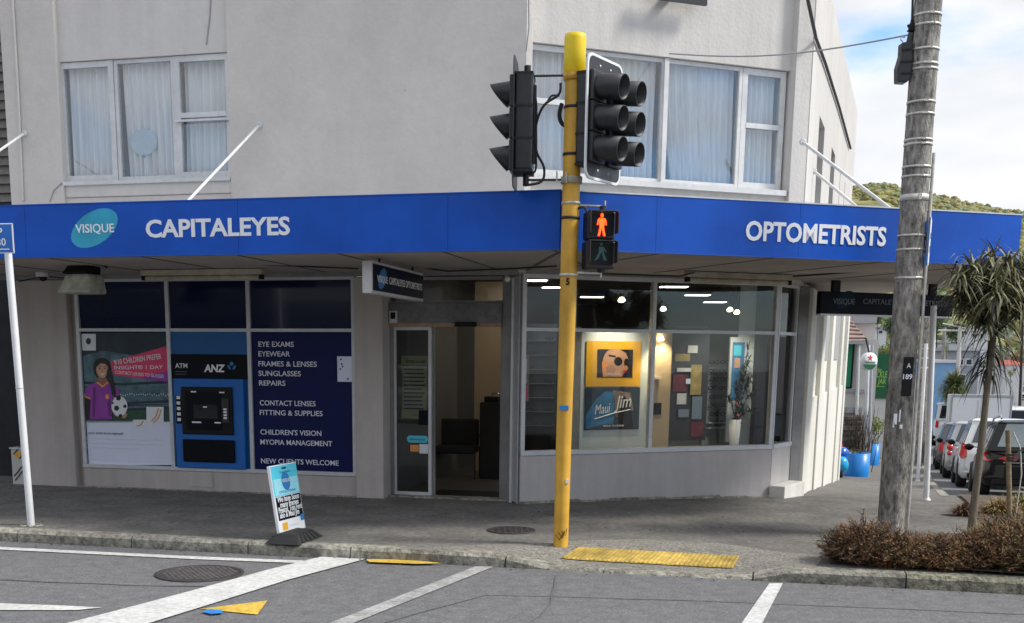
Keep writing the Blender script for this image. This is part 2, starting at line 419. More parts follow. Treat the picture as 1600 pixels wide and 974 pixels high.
def clump(mb, c, r, n, lw, ll, ms=(0,), sc=(1, 1, 1), shell=.5):
    """many small leaf faces through a volume"""
    c = V(c)
    for i in range(n):
        d = V((random.gauss(0, 1), random.gauss(0, 1), random.gauss(0, 1))).normalized()
        k = shell+(1-shell)*random.random()
        p = c+V((d.x*sc[0], d.y*sc[1], d.z*sc[2]))*r*k
        a = V((random.gauss(0, 1), random.gauss(0, 1), random.gauss(0, .7)+.3)).normalized()*ll*random.uniform(.6, 1.3); b = a.orthogonal().normalized()*lw
        b.rotate(Matrix.Rotation(random.random()*6.28, 3, a))
        mb.poly([p-a*.5, p+b*.5, p+a*.5, p-b*.5], random.choice(ms))
def sheet(poly, hfun, cuts):
    """polygon (xy list) cut along lines [(origin, normal)], raised to hfun; returns MB"""
    bm = bmesh.new(); bm.faces.new([bm.verts.new((p[0], p[1], 0)) for p in poly])
    for o, n in cuts:
        bmesh.ops.bisect_plane(bm, geom=bm.verts[:]+bm.edges[:]+bm.faces[:], plane_co=(o[0], o[1], 0), plane_no=(n[0], n[1], 0), dist=1e-5)
    bmesh.ops.triangulate(bm, faces=[f for f in bm.faces if len(f.verts) > 4])
    bm.normal_update(); mb = MB(); bm.verts.index_update()
    for v in bm.verts: mb.v.append(V((v.co.x, v.co.y, hfun(v.co.x, v.co.y))))
    for f in bm.faces:
        ids = [v.index for v in f.verts]
        mb.face(ids if f.normal.z > 0 else ids[::-1])
    bm.free(); return mb
def scuts(a, b, st): 
    out = []; t = a
    while t < b: out.append((SF.O+US*t, US)); t += st
    return out
def ucuts(a, b, st):
    out = []; t = a
    while t < b: out.append((LF.O+LF.U*t, LF.U)); t += st
    return out
def dcuts(a, b, st):
    out = []; t = a
    while t < b: out.append((LF.O+LF.D*t, LF.D)); t += st
    return out
def xy(p): return (p.x, p.y)
# ================================================================ SETTING
kerbU = LF.U; kerbD = LF.D
def LP(u, d): return LF(u, d, 0)
kS1, kS2 = GG(1507, 812), GG(1450, 732)
sideK = ((kS1-SF.O).dot(-DS) + (kS2-SF.O).dot(-DS))/2           # distance of the side kerb from the side wall
def SP(s, o): return SF(s, -o, 0)                                  # o = metres out from the side wall
bedR = 7.5                                                        # the planted build-out reaches this far from the wall
s_bed0, s_bed1 = -3.0, 3.1
far = 900
gp = [(-700, -60), (700, -60), (900, far), (-700, far)]
big = [t for t in (60, 80, 100, 130, 160, 200, 260, 340, 450, 600, 800)]
g = sheet(gp, lambda x, y: hr(x, y)-.02, scuts(-4, 50, 1.5)+[(SF.O+US*t, US) for t in big])
solo('ground', g, 'asphalt', None, None, (0, 0, 0), kind='structure')
rp = [LP(-40, KD-.02), LP(30, KD-.02), LP(30, KD-11.5), LP(-40, KD-11.5)]
rd = sheet([xy(p) for p in rp], hr, scuts(-14, 30, 2)+ucuts(-20, 14, 2))
solo('road', rd, 'asphalt', None, None, (0, 0, 0), kind='structure')
bedNear = LP(1, 0)
# side street carriageway
rs = [SP(s_bed0, sideK+.02), SP(s_bed0, 12), SP(125, 13), SP(125, sideK+.02)]
solo('side_street', sheet([xy(p) for p in rs], lambda x, y: hr(x, y)-.004, scuts(-4, 50, 1)+[(SF.O+US*t, US) for t in big]), 'asphalt', None, None, (0, 0, 0), kind='structure')
# footpath: along the front street, round the corner and down the side street
uR = (SP(-4, bedR)-LF.O).dot(kerbU)
fp = [LP(-20, KD+.17), LP(uR+3, KD+.17), SP(s_bed1+.4, bedR), SP(s_bed1+.4, sideK), SP(60, sideK), SP(60, -.6), SP(.4, -.6), RF(3, .6, 0), RF(-.4, .6, 0), LP(-5, .6), LP(-20, .6)]
foot = sheet([xy(p) for p in fp], hf, scuts(-4, 62, .7)+ucuts(KU0-.1, KU3+.2, .12)+dcuts(KD+.1, KD+1.3, .15))
solo('footpath', foot, 'footpath', None, None, (0, 0, 0), kind='structure')
# rougher patch of chip seal at the crossing
cpx = [(640, 868), (760, 852), (880, 846), (1010, 843), (1130, 850), (1210, 862), (1290, 870), (1275, 897), (1150, 900), (1000, 894), (880, 884), (800, 876), (735, 874)]
cpl = [LP(lu(x_, 870)*0+(GG(x_, y_)-LF.O).dot(kerbU), max((GG(x_, y_)-LF.O).dot(kerbD), KD+.175)) for x_, y_ in cpx]
cp = sheet([xy(q) for q in cpl], lambda x, y: hf(x, y)+.004, ucuts(KU0-.1, KU3+.2, .12)+dcuts(KD+.1, KD+1.5, .15))
solo('crossing_apron', cp, 'chipseal', None, None, (0, 0, 0), kind='structure')
# kerb: one stone after another
kerb = thing('kerb', None, None, (0, 0, 0)); kerb['kind'] = 'structure'
def kerb_run(fn, t0, t1, lens, mats, parent, wd=.19):
    t = t0; k = 0
    while t < t1:
        ln = lens[k % len(lens)]; k += 1
        mb = MB(); n = 8; b = 0; e = min(t+ln-.012, t1); rings = []
        for i in range(n+1):
            u = t+(e-t)*i/n; jz = .006*noise.noise(V((u*3, 1, 0))); jd = .012*noise.noise(V((u*2.3, 5, 0)))
            A = fn(u, jd); Bk = fn(u, wd); zt = hf(A.x, A.y)+.006+jz; zb = hr(A.x, A.y)-.06
            if zt < zb+.085: zt = zb+.085
            zt2 = hf(Bk.x, Bk.y)+.006
            Am = fn(u, .035+jd); A1 = fn(u, -.012+jd)
            ring = [V((A1.x, A1.y, zb)), V((A.x, A.y, zt-.03)), V((Am.x, Am.y, zt)), V((Bk.x, Bk.y, zt2)), V((Bk.x, Bk.y, zb))]
            rings.append(ring)
        for r in rings: mb.v += r
        for i in range(n):
            for j in range(4): mb.face([5*i+j, 5*i+5+j, 5*i+6+j, 5*i+j+1], 0, False)
        mb.face([4, 3, 2, 1, 0]); mb.face([5*n+j for j in range(5)])
        part('kerb_stone', mb, mats if isinstance(mats, str) else mats(t), parent); t += ln
kerb_run(lambda u, d: LP(u, KD+d), -7, uR+3.2, [1.25, 1.05, 1.5, .9, 1.3], lambda t: 'kerb_moss' if (t > KU3-.3) else 'kerb', kerb)
kerb_run(lambda s, d: SP(s, sideK-d), s_bed1-.4, 40, [1.5, 1.2, 1.8], 'kerb', kerb, .15)
# planted bed at the corner
bp = [SP(s_bed0+.2, sideK-1.2), LP(uR+2.6, KD+.2), SP(s_bed1+.2, bedR), SP(s_bed1, sideK+.15), SP(.2, sideK+.15), SP(-.4, sideK-.2)]
bedpx = [(1290, 886), (1600, 905), (1720, 912)]
bp = [GG(1292, 882), LP((GG(1600, 897)-LF.O).dot(kerbU), KD+.2), LP((GG(1760, 900)-LF.O).dot(kerbU), KD+.2), SP(s_bed1+.2, bedR), SP(s_bed1+.2, sideK+.12), SP(-.3, sideK+.12), GG(1520, 838), GG(1320, 838)]
solo('planting_bed', sheet([xy(p) for p in bp], lambda x, y: hf(x, y)+.03, scuts(-6, 6, .7)), 'soil', None, None, (0, 0, 0), kind='structure')
# ------------------------------------------------ road markings
def paint(name, px, m, lift=.008, z=None):
    pts = [G(x, y, -.11) for x, y in px]
    o = solo(name, sheet([xy(p) for p in pts], lambda x, y: hr(x, y)+lift, scuts(-12, 4, 1)), m, None, None, (0, 0, 0), kind='structure')
    return o
paint('road_line', [(70, 985), (205, 985), (330, 946), (450, 908), (580, 873), (505, 871), (420, 892), (300, 925), (180, 957)], 'road_white', .012)
paint('road_line', [(-60, 853), (-60, 857), (300, 875), (540, 884), (540, 880), (300, 870.5)], 'road_white')
paint('road_line', [(-60, 942), (-60, 955), (120, 955), (160, 951), (100, 948)], 'road_white')
paint('road_line', [(490, 985), (528, 985), (771, 887), (744, 886)], 'road_white_old')
paint('road_line', [(1152, 985), (1186, 985), (1223, 913), (1202, 913)], 'road_white')
paint('road_arrow', [(313, 953), (418, 940), (402, 962)], 'road_yellow')
paint('paint_mark', [(316, 959), (326, 955), (346, 956), (349, 961), (330, 963)], 'spray_blue', .016)
paint('road_line', [(572, 877), (640, 878), (692, 883.5), (650, 884.5), (577, 881.5)], 'road_yellow', .02)
# ------------------------------------------------ manholes
def manhole(cx, cy, wpx, z, label, m1, m2, pat):
    c = G(cx, cy, z); r = (G(cx+wpx/2, cy, z)-G(cx-wpx/2, cy, z)).length/2
    t = thing('manhole_cover', label, 'manhole', (c.x, c.y, z))
    ring = MB(); ring.lathe((c.x, c.y, z), [(r, .0), (r, .008), (r*.9, .008), (r*.9, .003)], 36); part('rim', ring, m1, t)
    lid = MB(); lid.lathe((c.x, c.y, z), [(r*.895, .003), (r*.89, .006), (.001, .006)], 36, sm=False); part('lid', lid, m1, t)
    st = MB()
    for i in range(-7, 8):
        for j in range(-7, 8):
            x, y = i*r*.12+(j % 2)*r*.06, j*r*.12
            if math.hypot(x, y) < r*.82 and (pat or (i+j) % 2):
                st.box(WF, c.x+x-r*.036, c.x+x+r*.036, c.y+y-r*.036, c.y+y+r*.036, z+.006, z+.011)
    part('stud', st, m2, t, kind='stuff')
manhole(312, 896.5, 138, hr(*xy(G(312, 896)))+.004, 'round iron manhole cover in the road beside the thick white line', 'iron', 'iron_pale', 1)
p = GG(799, 829); manhole(799, 829, 76, p.z+.004, 'small rusty manhole cover in the footpath left of the yellow pole', 'iron', 'iron', 0)
# chewing gum, leaves and grit
random.seed(5); gm = MB(); lt = MB()
for k in range(150):
    u, d = random.uniform(-5, 7), random.uniform(KD+.3, -.2); P = LP(u, d)
    if (P-SF.O).dot(-DS) > 6: continue
    z = hf(P.x, P.y)+.0045; r_ = random.uniform(.007, .02); gm.poly([V((P.x+r_*math.cos(i*1.047)*random.uniform(.7, 1.2), P.y+r_*math.sin(i*1.047), z)) for i in range(6)])
for k in range(220):
    u = random.uniform(-5, 7.5); d = KD-.03-abs(random.gauss(0, .08)) if random.random() < .6 else random.uniform(KD+.2, -.1); P = LP(u, d); z = (hr if d < KD else hf)(P.x, P.y)+.012; a = random.random()*6.28; r_ = random.uniform(.008, .022)
    lt.poly([V((P.x+r_*math.cos(a), P.y+r_*math.sin(a), z)), V((P.x-r_*.4*math.sin(a), P.y+r_*.4*math.cos(a), z+.008)), V((P.x-r_*math.cos(a), P.y-r_*math.sin(a), z)), V((P.x+r_*.4*math.sin(a), P.y-r_*.4*math.cos(a), z+.003))], random.choice((0, 1)))
solo('gum_spots', gm, 'kerb', 'pale gum spots and scuffs scattered over the footpath', 'gum', (0, 0, 0), kind='stuff')
solo('leaf_litter', lt, ['shrub_brown', 'bark_dark'], 'small dry leaves and grit lying along the kerb', 'litter', (0, 0, 0), kind='stuff')
# tar seams and a trench patch in the road, seams in the footpath
def seam(name, px, w_, m, z, fh):
    mb = MB(); P = [G(x, y, z) for x, y in px]; Q = []
    for a_, b_ in zip(P, P[1:]):
        for i in range(8): q = a_.lerp(b_, i/8); Q.append(q)
    Q.append(P[-1])
    for i, q in enumerate(Q):
        t_ = (Q[min(i+1, len(Q)-1)]-Q[max(i-1, 0)]).normalized(); n_ = V((-t_.y, t_.x, 0)); j = .02*noise.noise(q*3); ww = w_*(.7+.6*abs(noise.noise(q*5)))
        for sgn in (-1, 1): e = q+n_*(j+sgn*ww/2); mb.v.append(V((e.x, e.y, fh(e.x, e.y)+.0035)))
    for i in range(len(Q)-1): mb.face([2*i, 2*i+1, 2*i+3, 2*i+2])
    solo(name, mb, m, None, None, (0, 0, 0), kind='structure')
seam('road_seam', [(-40, 905), (200, 915), (380, 918)], .025, 'tar', -.11, lambda x, y: hr(x, y)+.002)
seam('road_seam', [(560, 985), (760, 930), (1100, 940), (1640, 962)], .018, 'tar', -.11, lambda x, y: hr(x, y)+.002)
seam('road_seam', [(820, 985), (860, 945), (870, 900)], .014, 'tar', -.11, lambda x, y: hr(x, y)+.002)
seam('footpath_seam', [(90, 826), (240, 800), (420, 776), (560, 782)], .014, 'tar', 0, hf)
seam('footpath_seam', [(470, 800), (640, 790), (850, 812)], .010, 'tar', 0, hf)
seam('footpath_seam', [(1340, 760), (1395, 757)], .012, 'tar', -.2, hf); seam('footpath_seam', [(1410, 735), (1424, 812)], .03, 'tar', -.05, hf)
# ------------------------------------------------ tactile paving
tp = [GG(904, 857), GG(1157, 871), GG(1146, 890), GG(876, 874)]
tt = thing('tactile_paving', 'yellow ribbed tactile strip let into the kerb ramp by the crossing', 'tactile paving', tuple(tp[3]))
nt_ = 4
def bil(a, b):
    P = tp[3].lerp(tp[2], a).lerp(tp[0].lerp(tp[1], a), b); return V((P.x, P.y, hf(P.x, P.y)))
for k in range(5):
    mb = MB(); q = []
    for i in range(5):
        a = (k+i/4*.985)/5
        for b_ in (0, 1): P = bil(a, b_); mb.v.append(P+V((0, 0, .014)))
    for i in range(4): mb.face([2*i, 2*i+2, 2*i+3, 2*i+1])
    part('tile', mb, 'tactile', tt)
for k in range(38):
    mb = MB(); a0 = (k+.22)/38; a1 = (k+.70)/38
    A, B_, C_, D_ = bil(a0, .03), bil(a1, .03), bil(a1, .97), bil(a0, .97); up = V((0, 0, .0145)); h2 = V((0, 0, .021))
    mb.v += [A+up, B_+up, C_+up, D_+up, A.lerp(B_, .2)+h2, A.lerp(B_, .8)+h2, D_.lerp(C_, .8)+h2, D_.lerp(C_, .2)+h2]
    for q in ((0, 1, 5, 4), (1, 2, 6, 5), (2, 3, 7, 6), (3, 0, 4, 7), (4, 5, 6, 7)): mb.face(list(q))
    part('rib', mb, 'tactile', tt)
# ================================================================ THE SHOP BUILDING
BL = thing('shop_building', 'grey two storey corner building with the optometrist shop at street level', 'building', tuple(LF.O))
TOP = 6.85
ZC = 2.72     # underside of upper walls, hidden by the canopy
K = RF.O
def lx(x, y, d=0): return LF.px(x, y, d)
uA, uB = -3.93, -1.575
def jag(mb): return mb
mb = MB(); mb.box(LF, -4.72, uA, 0, .3, 2.755, TOP); part('wall', mb, 'render_grey', BL, bevel=.012)
mb = MB(); mb.prism([LF(uB, 0, 0), K, RF(.08, 0, 0), RF(.08, .3, 0), LF(2.0, .3, 0), LF(uB, .3, 0)], 2.755, TOP); part('wall', mb, 'render_grey', BL, bevel=.008)
box1('wall_panel', LF, (uA, uB, .07, .3, 5.43, TOP), 'render_recess', BL)
box1('sill_panel', LF, (uA, uB, .05, .3, 2.755, 3.76), 'render_grey', BL)
box1('sill_panel', LF, (uA, uB, .035, .3, 3.765, 3.955), 'render_recess', BL, bevel=.01)
# right hand front
R0, R1 = .08, 3.72
zt, zs = RF.px(1036, 80, .14)[1]-.0, RF.px(1100, 275, .2)[1]-.08
box1('wall_panel', RF, (R0, R1, .12, .35, 5.36, TOP), 'side_grey', BL)
box1('sill_panel', RF, (R0, R1, .10, .35, 2.755, 3.89), 'side_grey', BL, bevel=.01)
mb = MB(); mb.prism([RF(R1, .02, 0), RF(3.95, .02, 0), SF(.02, .02, 0), SF(.02, .3, 0), RF(R1, .5, 0)], 2.755, TOP); part('wall', mb, 'side_grey', BL)
# side wall, upper floor: strips between recessed channels
zt2 = TOP-.01
for a, b_ in ((.02, 1.5), (2.5, 4.1), (5.0, 6.5), (6.62, 8.0), (8.12, 10.7)): box1('wall', SF, (a, b_, 0, .35, 2.74, 5.1), 'side_grey', BL)
box1('wall', SF, (.02, 10.7, 0, .35, 5.1, TOP), 'side_grey', BL)
for a, b_ in ((6.5, 6.62), (8.0, 8.12)): box1('groove', SF, (a, b_, .06, .3, 2.74, 5.098), 'recess_grey', BL)
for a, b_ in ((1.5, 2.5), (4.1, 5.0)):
    box1('wall_panel', SF, (a, b_, .16, .34, 2.74, 3.95), 'recess_grey', BL)  # channel back in darker grey, the recess shade put into its colour
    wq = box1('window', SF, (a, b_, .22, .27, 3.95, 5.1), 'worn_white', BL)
    box1('pane', SF, (a+.05, b_-.05, .205, .217, 4.0, 5.05), 'window_dark', wq)
# building end and roof
mb = MB(); mb.prism([LF(-4.7, .2, 0), LF(2.0, .28, 0), RF(R1, .4, 0), SF(.3, .3, 0), SF(10.7, .34, 0), SF(10.7, 5, 0), LF(-4.7, 11.5, 0)], TOP-.45, TOP-.3); part('roof', mb, 'grey_band', BL)
box1('wall', LF, (-4.71, -4.45, .31, 11.5, -.3, TOP), 'render_grey', BL)
mb = MB(); mb.box(SF, 10.68, 10.95, .36, 9, -1.6, TOP); part('wall', mb, 'side_grey', BL)
# side wall, street level, painted cream
LZ = -1.6
P1 = RF.px(1242, 600, .45)[0]; P2 = RF.px(1257, 600, .45)[0]
S2 = Fr(RF(P2, .45, 0), US)
mb = MB(); mb.prism([RF(P1, .45, 0), RF(P2, .45, 0), S2(.3, 0, 0), RF(P1, .9, 0)], -.4, 2.73); part('pier', mb, 'aluminium_dull', BL)  # end face of the side wall; darker grey puts its shade into the colour
box1('wall', S2, (.002, 10.05, .02, .4, LZ, 2.73), 'side_cream', BL)
for a, b_, zz0 in ((.01, .9, LZ), (2.3, 2.9, LZ), (4.6, 5.2, LZ), (7.6, 8.2, LZ), (9.5, 10.0, LZ)): box1('pilaster', S2, (a, b_, -.05, .03, zz0, 2.72), 'side_cream', BL, bevel=.01)
for a, b_ in ((.95, 2.25), (2.95, 4.55), (5.25, 7.55), (8.25, 9.45)):
    box1('wall_panel', S2, (a, b_, -.022, .03, LZ, 1.2), 'side_cream', BL)
    box1('louvre_panel', S2, (a+.1, b_-.1, .0, .03, 1.75, 2.7), 'recess_grey', BL)
# ------------------------------------------------ upstairs windows
def curtain(f, u0, u1, d, z0, z1, parent, pl=.075, amp=.03, gap=None, m='curtain'):
    mb = MB(); n = int((u1-u0)/pl*8); ph = random.random()*6; rows = 7
    for j in range(rows):
        tz = j/(rows-1); z = z0+(z1-z0)*tz
        for i in range(n+1):
            t = i/n; u = u0+(u1-u0)*t
            w_ = math.sin(2*math.pi*(u/pl)+ph+1.6*noise.noise(V((u*2.5, tz*.6, ph))))+.6*noise.noise(V((u*7, tz, ph)))
            uu = u
            if gap and tz < gap[1]: uu = u+gap[0]*(1-tz/gap[1])*(t if gap[0] < 0 else 1-t)
            mb.v.append(f(uu, d+amp*w_*(1.25-.7*tz), z))
    for j in range(rows-1):
        for i in range(n): a = j*(n+1)+i; mb.face([a, a+1, a+n+2, a+n+1], 0, True)
    part('curtain', mb, m, parent)
def sash(f, u0, u1, z0, z1, d, parent, fr=.06, m='worn_white', glass='glass_upper', tr=None, dep=.07):
    """one glazed light: frame of four members with a pane"""
    mb = MB(); mb.box(f, u0, u0+fr, d, d+dep, z0, z1); mb.box(f, u1-fr, u1, d, d+dep, z0, z1)
    mb.box(f, u0+fr, u1-fr, d+.003, d+dep, z0, z0+fr*1.15); mb.box(f, u0+fr, u1-fr, d+.003, d+dep, z1-fr, z1)
    if tr: mb.box(f, u0+fr, u1-fr, d-.006, d+dep, tr-.03, tr+.03)
    w_ = part('window', mb, m, parent)
    g_ = MB(); g_.box(f, u0+fr-.005, u1-fr+.005, d+dep*.45, d+dep*.45+.006, z0+fr-.01, z1-fr+.01); part('pane', g_, glass, w_)
    return w_
dW = .10
zb0, zb1 = 3.96, 5.425
uu = [lx(92, 180, dW)[0]+.02, lx(180, 180, dW)[0], lx(274, 180, dW)[0], uB-.005]
for i in range(3):
    w_ = sash(LF, uu[i]+.003, uu[i+1]-.003, zb0+.002, zb1-.002, dW+(.012 if i == 1 else 0), BL, .07 if i != 1 else .045, tr=(lx(300, 180, dW)[1] if i == 2 else None))
    curtain(LF, uu[i]+.06, uu[i+1]-.05, dW+.16, zb0+.02, zb1+.02, w_, .095, .05, gap=((.05, .9) if i == 1 else None))
hb = MB(); hb.box(LF, uu[2]+.02, uu[3]-.01, dW-.05, dW-.008, lx(300, 185, dW)[1]-.045, lx(300, 185, dW)[1]-.02); part('stay_bar', hb, 'flash_metal', BL)
fan = thing('desk_fan', 'pale blue round object on a stand behind the middle upstairs curtain', 'fan', tuple(LF(-2.9, .3, 4.0)))
fb = MB(); ep = ell(LF, lx(224, 222, .2)[0], lx(224, 222, .2)[1], .19, .16, .2); fb.extr(ep, LF.D*.04); part('disc', fb, 'fan_blue', fan)
fb = MB(); fb.tube([LF(lx(224, 222, .2)[0], .22, 4.0), LF(lx(224, 222, .2)[0], .22, 4.25)], .015); part('stand', fb, 'white_paint', fan)
dR = .17
us_ = [R0+.0, RF.px(897, 200, dR)[0], RF.px(1037, 200, dR)[0], RF.px(1157, 200, dR)[0], R1-.03]
z0r, z1r = 3.90, 5.352
for i in range(4):
    w_ = sash(RF, us_[i]+.003, us_[i+1]-.003, z0r, z1r, dR, BL, (.06, .045, .045, .075)[i], tr=(RF.px(850, 158, dR)[1] if i == 0 else RF.px(1190, 198, dR)[1] if i == 3 else None))
    curtain(RF, us_[i]+.05, us_[i+1]-.04, dR+.16, z0r+.02, z1r+.02, w_, (.11, .085, .095, .085)[i], .05, gap=((.15, .8) if i == 2 else None))
mb = MB(); mb.box(RF, us_[2]-.03, us_[2]+.03, dR-.03, dR, z0r, z1r); part('mullion', mb, 'worn_white', BL)
mb = MB(); mb.box(RF, R0+.01, R1-.02, .04, dR-.002, z0r-.07, z0r-.004); part('sill', mb, 'worn_white', BL)
mb = MB(); mb.box(LF, uu[0], uB-.01, .0, dW, zb0-.05, zb0-.003); part('sill', mb, 'worn_white', BL, bevel=.005)
# dark room behind the upstairs windows
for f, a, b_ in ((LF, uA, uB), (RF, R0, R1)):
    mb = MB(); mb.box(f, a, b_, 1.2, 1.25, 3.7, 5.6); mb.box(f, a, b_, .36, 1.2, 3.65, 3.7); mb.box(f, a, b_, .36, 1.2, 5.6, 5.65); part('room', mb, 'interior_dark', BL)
# small plaster pits and a scar in the render
for x, y, r in ((633, 140, .022), (633, 233, .022), (540, 38, .012), (645, 100, .012)):
    u, z = lx(x, y); mb = MB()
    for k in range(3): mb.blob(LF(u+random.uniform(-.02, .02), .004, z+random.uniform(-.015, .015)), r*random.uniform(.5, 1), 7, 5, 0, .4, (1, .25, .6))
    part('plaster_chip', mb, 'render_recess', BL, kind='stuff')
u, z = lx(325, 40, .07); mb = MB()
mb.tube([LF(u+.06, .068, z+.4), LF(u+.03, .068, z+.1), LF(u-.03, .068, z-.22)], .011, 6); part('crack', mb, 'recess_grey', BL)
mb = MB(); mb.tube([LF(*(lx(20, -20)[0], -.02, lx(20, -20)[1])), LF(lx(30, 150)[0], -.02, lx(30, 150)[1]), LF(lx(37, 314)[0], -.02, lx(37, 314)[1])], .018, 8); part('conduit', mb, 'render_grey', BL)
mb = MB(); a = LF(lx(95, 288)[0], -.004, lx(95, 288)[1]); b_ = LF(lx(78, 316)[0], -.004, lx(78, 316)[1]); mb.tube([a, a.lerp(b_, .5)+V((-.02, 0, .03)), b_], .006, 5); part('cable', mb, 'recess_grey', BL)
# ------------------------------------------------ street level, left
box1('pier', LF, (-4.74, -3.99, 0, .35, -.2, 2.73), 'pier_paint', BL, bevel=.015)
box1('reveal', LF, (-3.989, -3.90, .12, .34, -.2, 2.73), 'pier_paint', BL)
box1('pier', LF, (.03, .40, -.002, .37, -.2, 2.73), 'pier_paint', BL, bevel=.015)
box1('stall_riser', LF, (-3.90, .028, .05, .3, -.2, .262), 'pier_paint', BL)
box1('hatch', LF, (lx(296, 750, .05)[0], lx(333, 750, .05)[0], .038, .052, .05, .235), 'pier_paint', BL, bevel=.004)
mb = MB(); mb.box(LF, -3.985, .02, -.012, .03, -.05, .012); part('footing', mb, 'kerb', BL, bevel=.01)
fm = [-3.895, -3.845, lx(266, 600, .05)[0]-.025, lx(266, 600, .05)[0]+.025, lx(391, 600, .05)[0]-.025, lx(391, 600, .05)[0]+.025, -.022, .028]
SH = part('shopfront_frame', MB().box(LF, fm[0], fm[1], .04, .12, .31, 2.7).box(LF, fm[2], fm[3], .04, .12, .31, 2.7).box(LF, fm[4], fm[5], .04, .12, .31, 2.7).box(LF, fm[6], fm[7], .04, .12, .31, 2.7)
          .box(LF, fm[0], fm[7], .035, .12, 2.7, 2.75).box(LF, fm[0], fm[7], .03, .14, .262, .309), 'aluminium', BL)
mb = MB()
for a, b_ in ((1, 2), (3, 4), (5, 6)): mb.box(LF, fm[a], fm[b_], .043, .12, 2.065, 2.105)
part('transom', mb, 'aluminium', BL)
for a, b_ in ((1, 2), (3, 4), (5, 6)):
    box1('pane', LF, (fm[a], fm[b_], .075, .085, 2.105, 2.7), 'dark_pane', BL)
box1('pane', LF, (fm[1], fm[2], .075, .085, .309, 2.065), 'dark_pane', BL)
box1('blue_panel', LF, (fm[3], fm[4], .07, .085, .309, 2.065), 'atm_deep', BL)
box1('backing_panel', LF, (-3.9, .02, .12, .3, .2, 2.73), 'black', BL)
# navy services panel with lettering
SV = part('services_panel', MB().box(LF, fm[5], fm[6], .07, .085, .309, 2.065), 'vinyl_navy', BL)
for s_, y, w0, w1 in (('EYE EXAMS', 537.5, 404, 459), ('EYEWEAR', 552.5, 404, 453), ('FRAMES & LENSES', 568, 404, 495), ('SUNGLASSES', 583, 404, 470), ('REPAIRS', 598, 405, 446),
                   ('CONTACT LENSES', 629, 406, 493), ('FITTING & SUPPLIES', 644, 406, 504), ("CHILDREN'S VISION", 674.5, 407, 502), ('MYOPIA MANAGEMENT', 690, 407, 519), ('NEW CLIENTS WELCOME', 719.5, 408, 529)):
    u0, z0 = lx(w0, y+4.5, .066); u1, _ = lx(w1, y+4.5, .066)
    text(s_, LF, u0, .069, z0, .068, u1-u0, 'letter_grey', SV, bold=.006)
u0, z1 = lx(527, 557, .06); u1, z0 = lx(551, 597, .06)
nb = thing('notice_card', 'small pale card stuck on the right edge of the navy services panel', 'notice', tuple(LF(u0, .05, z0)))
part('card', MB().box(LF, u0, fm[6]-.002, .055, .066, z0, z1), 'poster_pale', nb)
mb = MB()
for a, b_ in ((.25, .88), (.3, .7), (.35, .6), (.2, .5), (.7, .12)): q = ell(LF, u0+(u1-u0)*a, z0+(z1-z0)*b_, .012, .012, .053, 0, 10); mb.poly(q)
part('dot', mb, 'letter_navy', nb, kind='stuff')
# ------------------------------------------------ the cash machine
AT = thing('cash_machine', 'blue wall cash machine with black header set between the poster and the services panel', 'cash machine', tuple(LF(-2, 0, .3)))
au = lambda x, y=600: lx(x, y, .03)[0]
az = lambda y, x=330: lx(x, y, .03)[1]
part('header', MB().box(LF, fm[3]+.002, fm[4]-.002, .045, .07, az(592), az(554)), 'atm_black', AT)
part('face_panel', MB().box(LF, au(273), au(381), .0, .07, az(733, 320)+.01, az(592)), 'atm_blue', AT, bevel=.01)
part('surround', MB().box(LF, au(285), au(365), -.03, .0, az(679), az(605)), 'black', AT, bevel=.012)
part('screen_recess', MB().box(LF, au(292), au(348), -.036, -.028, az(672), az(612)), 'atm_black', AT)
part('screen', MB().box(LF, au(305), au(342), -.040, -.036, az(654), az(632)), 'window_dark', AT, bevel=.004)
mb = MB()
for x, y, w_, h_ in ((306, 612.5, 8, 2), (350, 613, 8, 2), (323, 636, 6, 2), (309, 660, 14, 2.4), (342, 660, 10, 2)): mb.box(LF, au(x-w_/2), au(x+w_/2), -.044, -.040, az(y+h_/2), az(y-h_/2))
part('indicator', mb, 'letter_white', AT, kind='stuff')
part('card_reader', MB().box(LF, au(349), au(360), -.045, -.03, az(660), az(622)), 'signal_black', AT, bevel=.004)
mb = MB()
for k in range(4): mb.box(LF, au(352), au(357), -.049, -.045, az(654-k*4.5), az(651-k*4.5))
part('keypad', mb, 'letter_grey', AT, kind='stuff')
part('lower_door', MB().box(LF, au(285), au(366), -.035, .0, az(722), az(687)), 'atm_black', AT, bevel=.012)
part('sticker_strip', MB().box(LF, au(275), au(284.5), -.004, -.0005, az(663), az(619)), 'atm_black', AT)
mb = MB()
for k in range(5): mb.box(LF, au(277), au(282.5), -.007, -.004, az(659-k*8.6), az(654-k*8.6))
part('sticker', mb, 'letter_grey', AT, kind='stuff')
u0, z0 = lx(274, 575, .045); text('ATM', LF, u0, .0445, z0, .062, lx(293, 575, .045)[0]-u0, 'letter_grey', AT, bold=.01)
u0, z0 = lx(319, 581, .045); text('ANZ', LF, u0, .0445, z0, .095, lx(352, 581, .045)[0]-u0, 'letter_white', AT, bold=.035, shear=.12)
mb = MB(); u0, z0 = lx(362, 573, .04)
mb.poly(ell(LF, u0, z0+.035, .026, .026, .041)); mb.poly(ell(LF, u0-.036, z0-.012, .015, .034, .041, .7)); mb.poly(ell(LF, u0+.036, z0-.012, .015, .034, .041, -.7)); part('emblem', mb, 'mid_blue', AT)
part('underline', MB().box(LF, au(274), au(292), .0425, .046, az(582), az(581)).box(LF, au(274), au(291), .0425, .046, az(586), az(585)), 'letter_dim', AT)
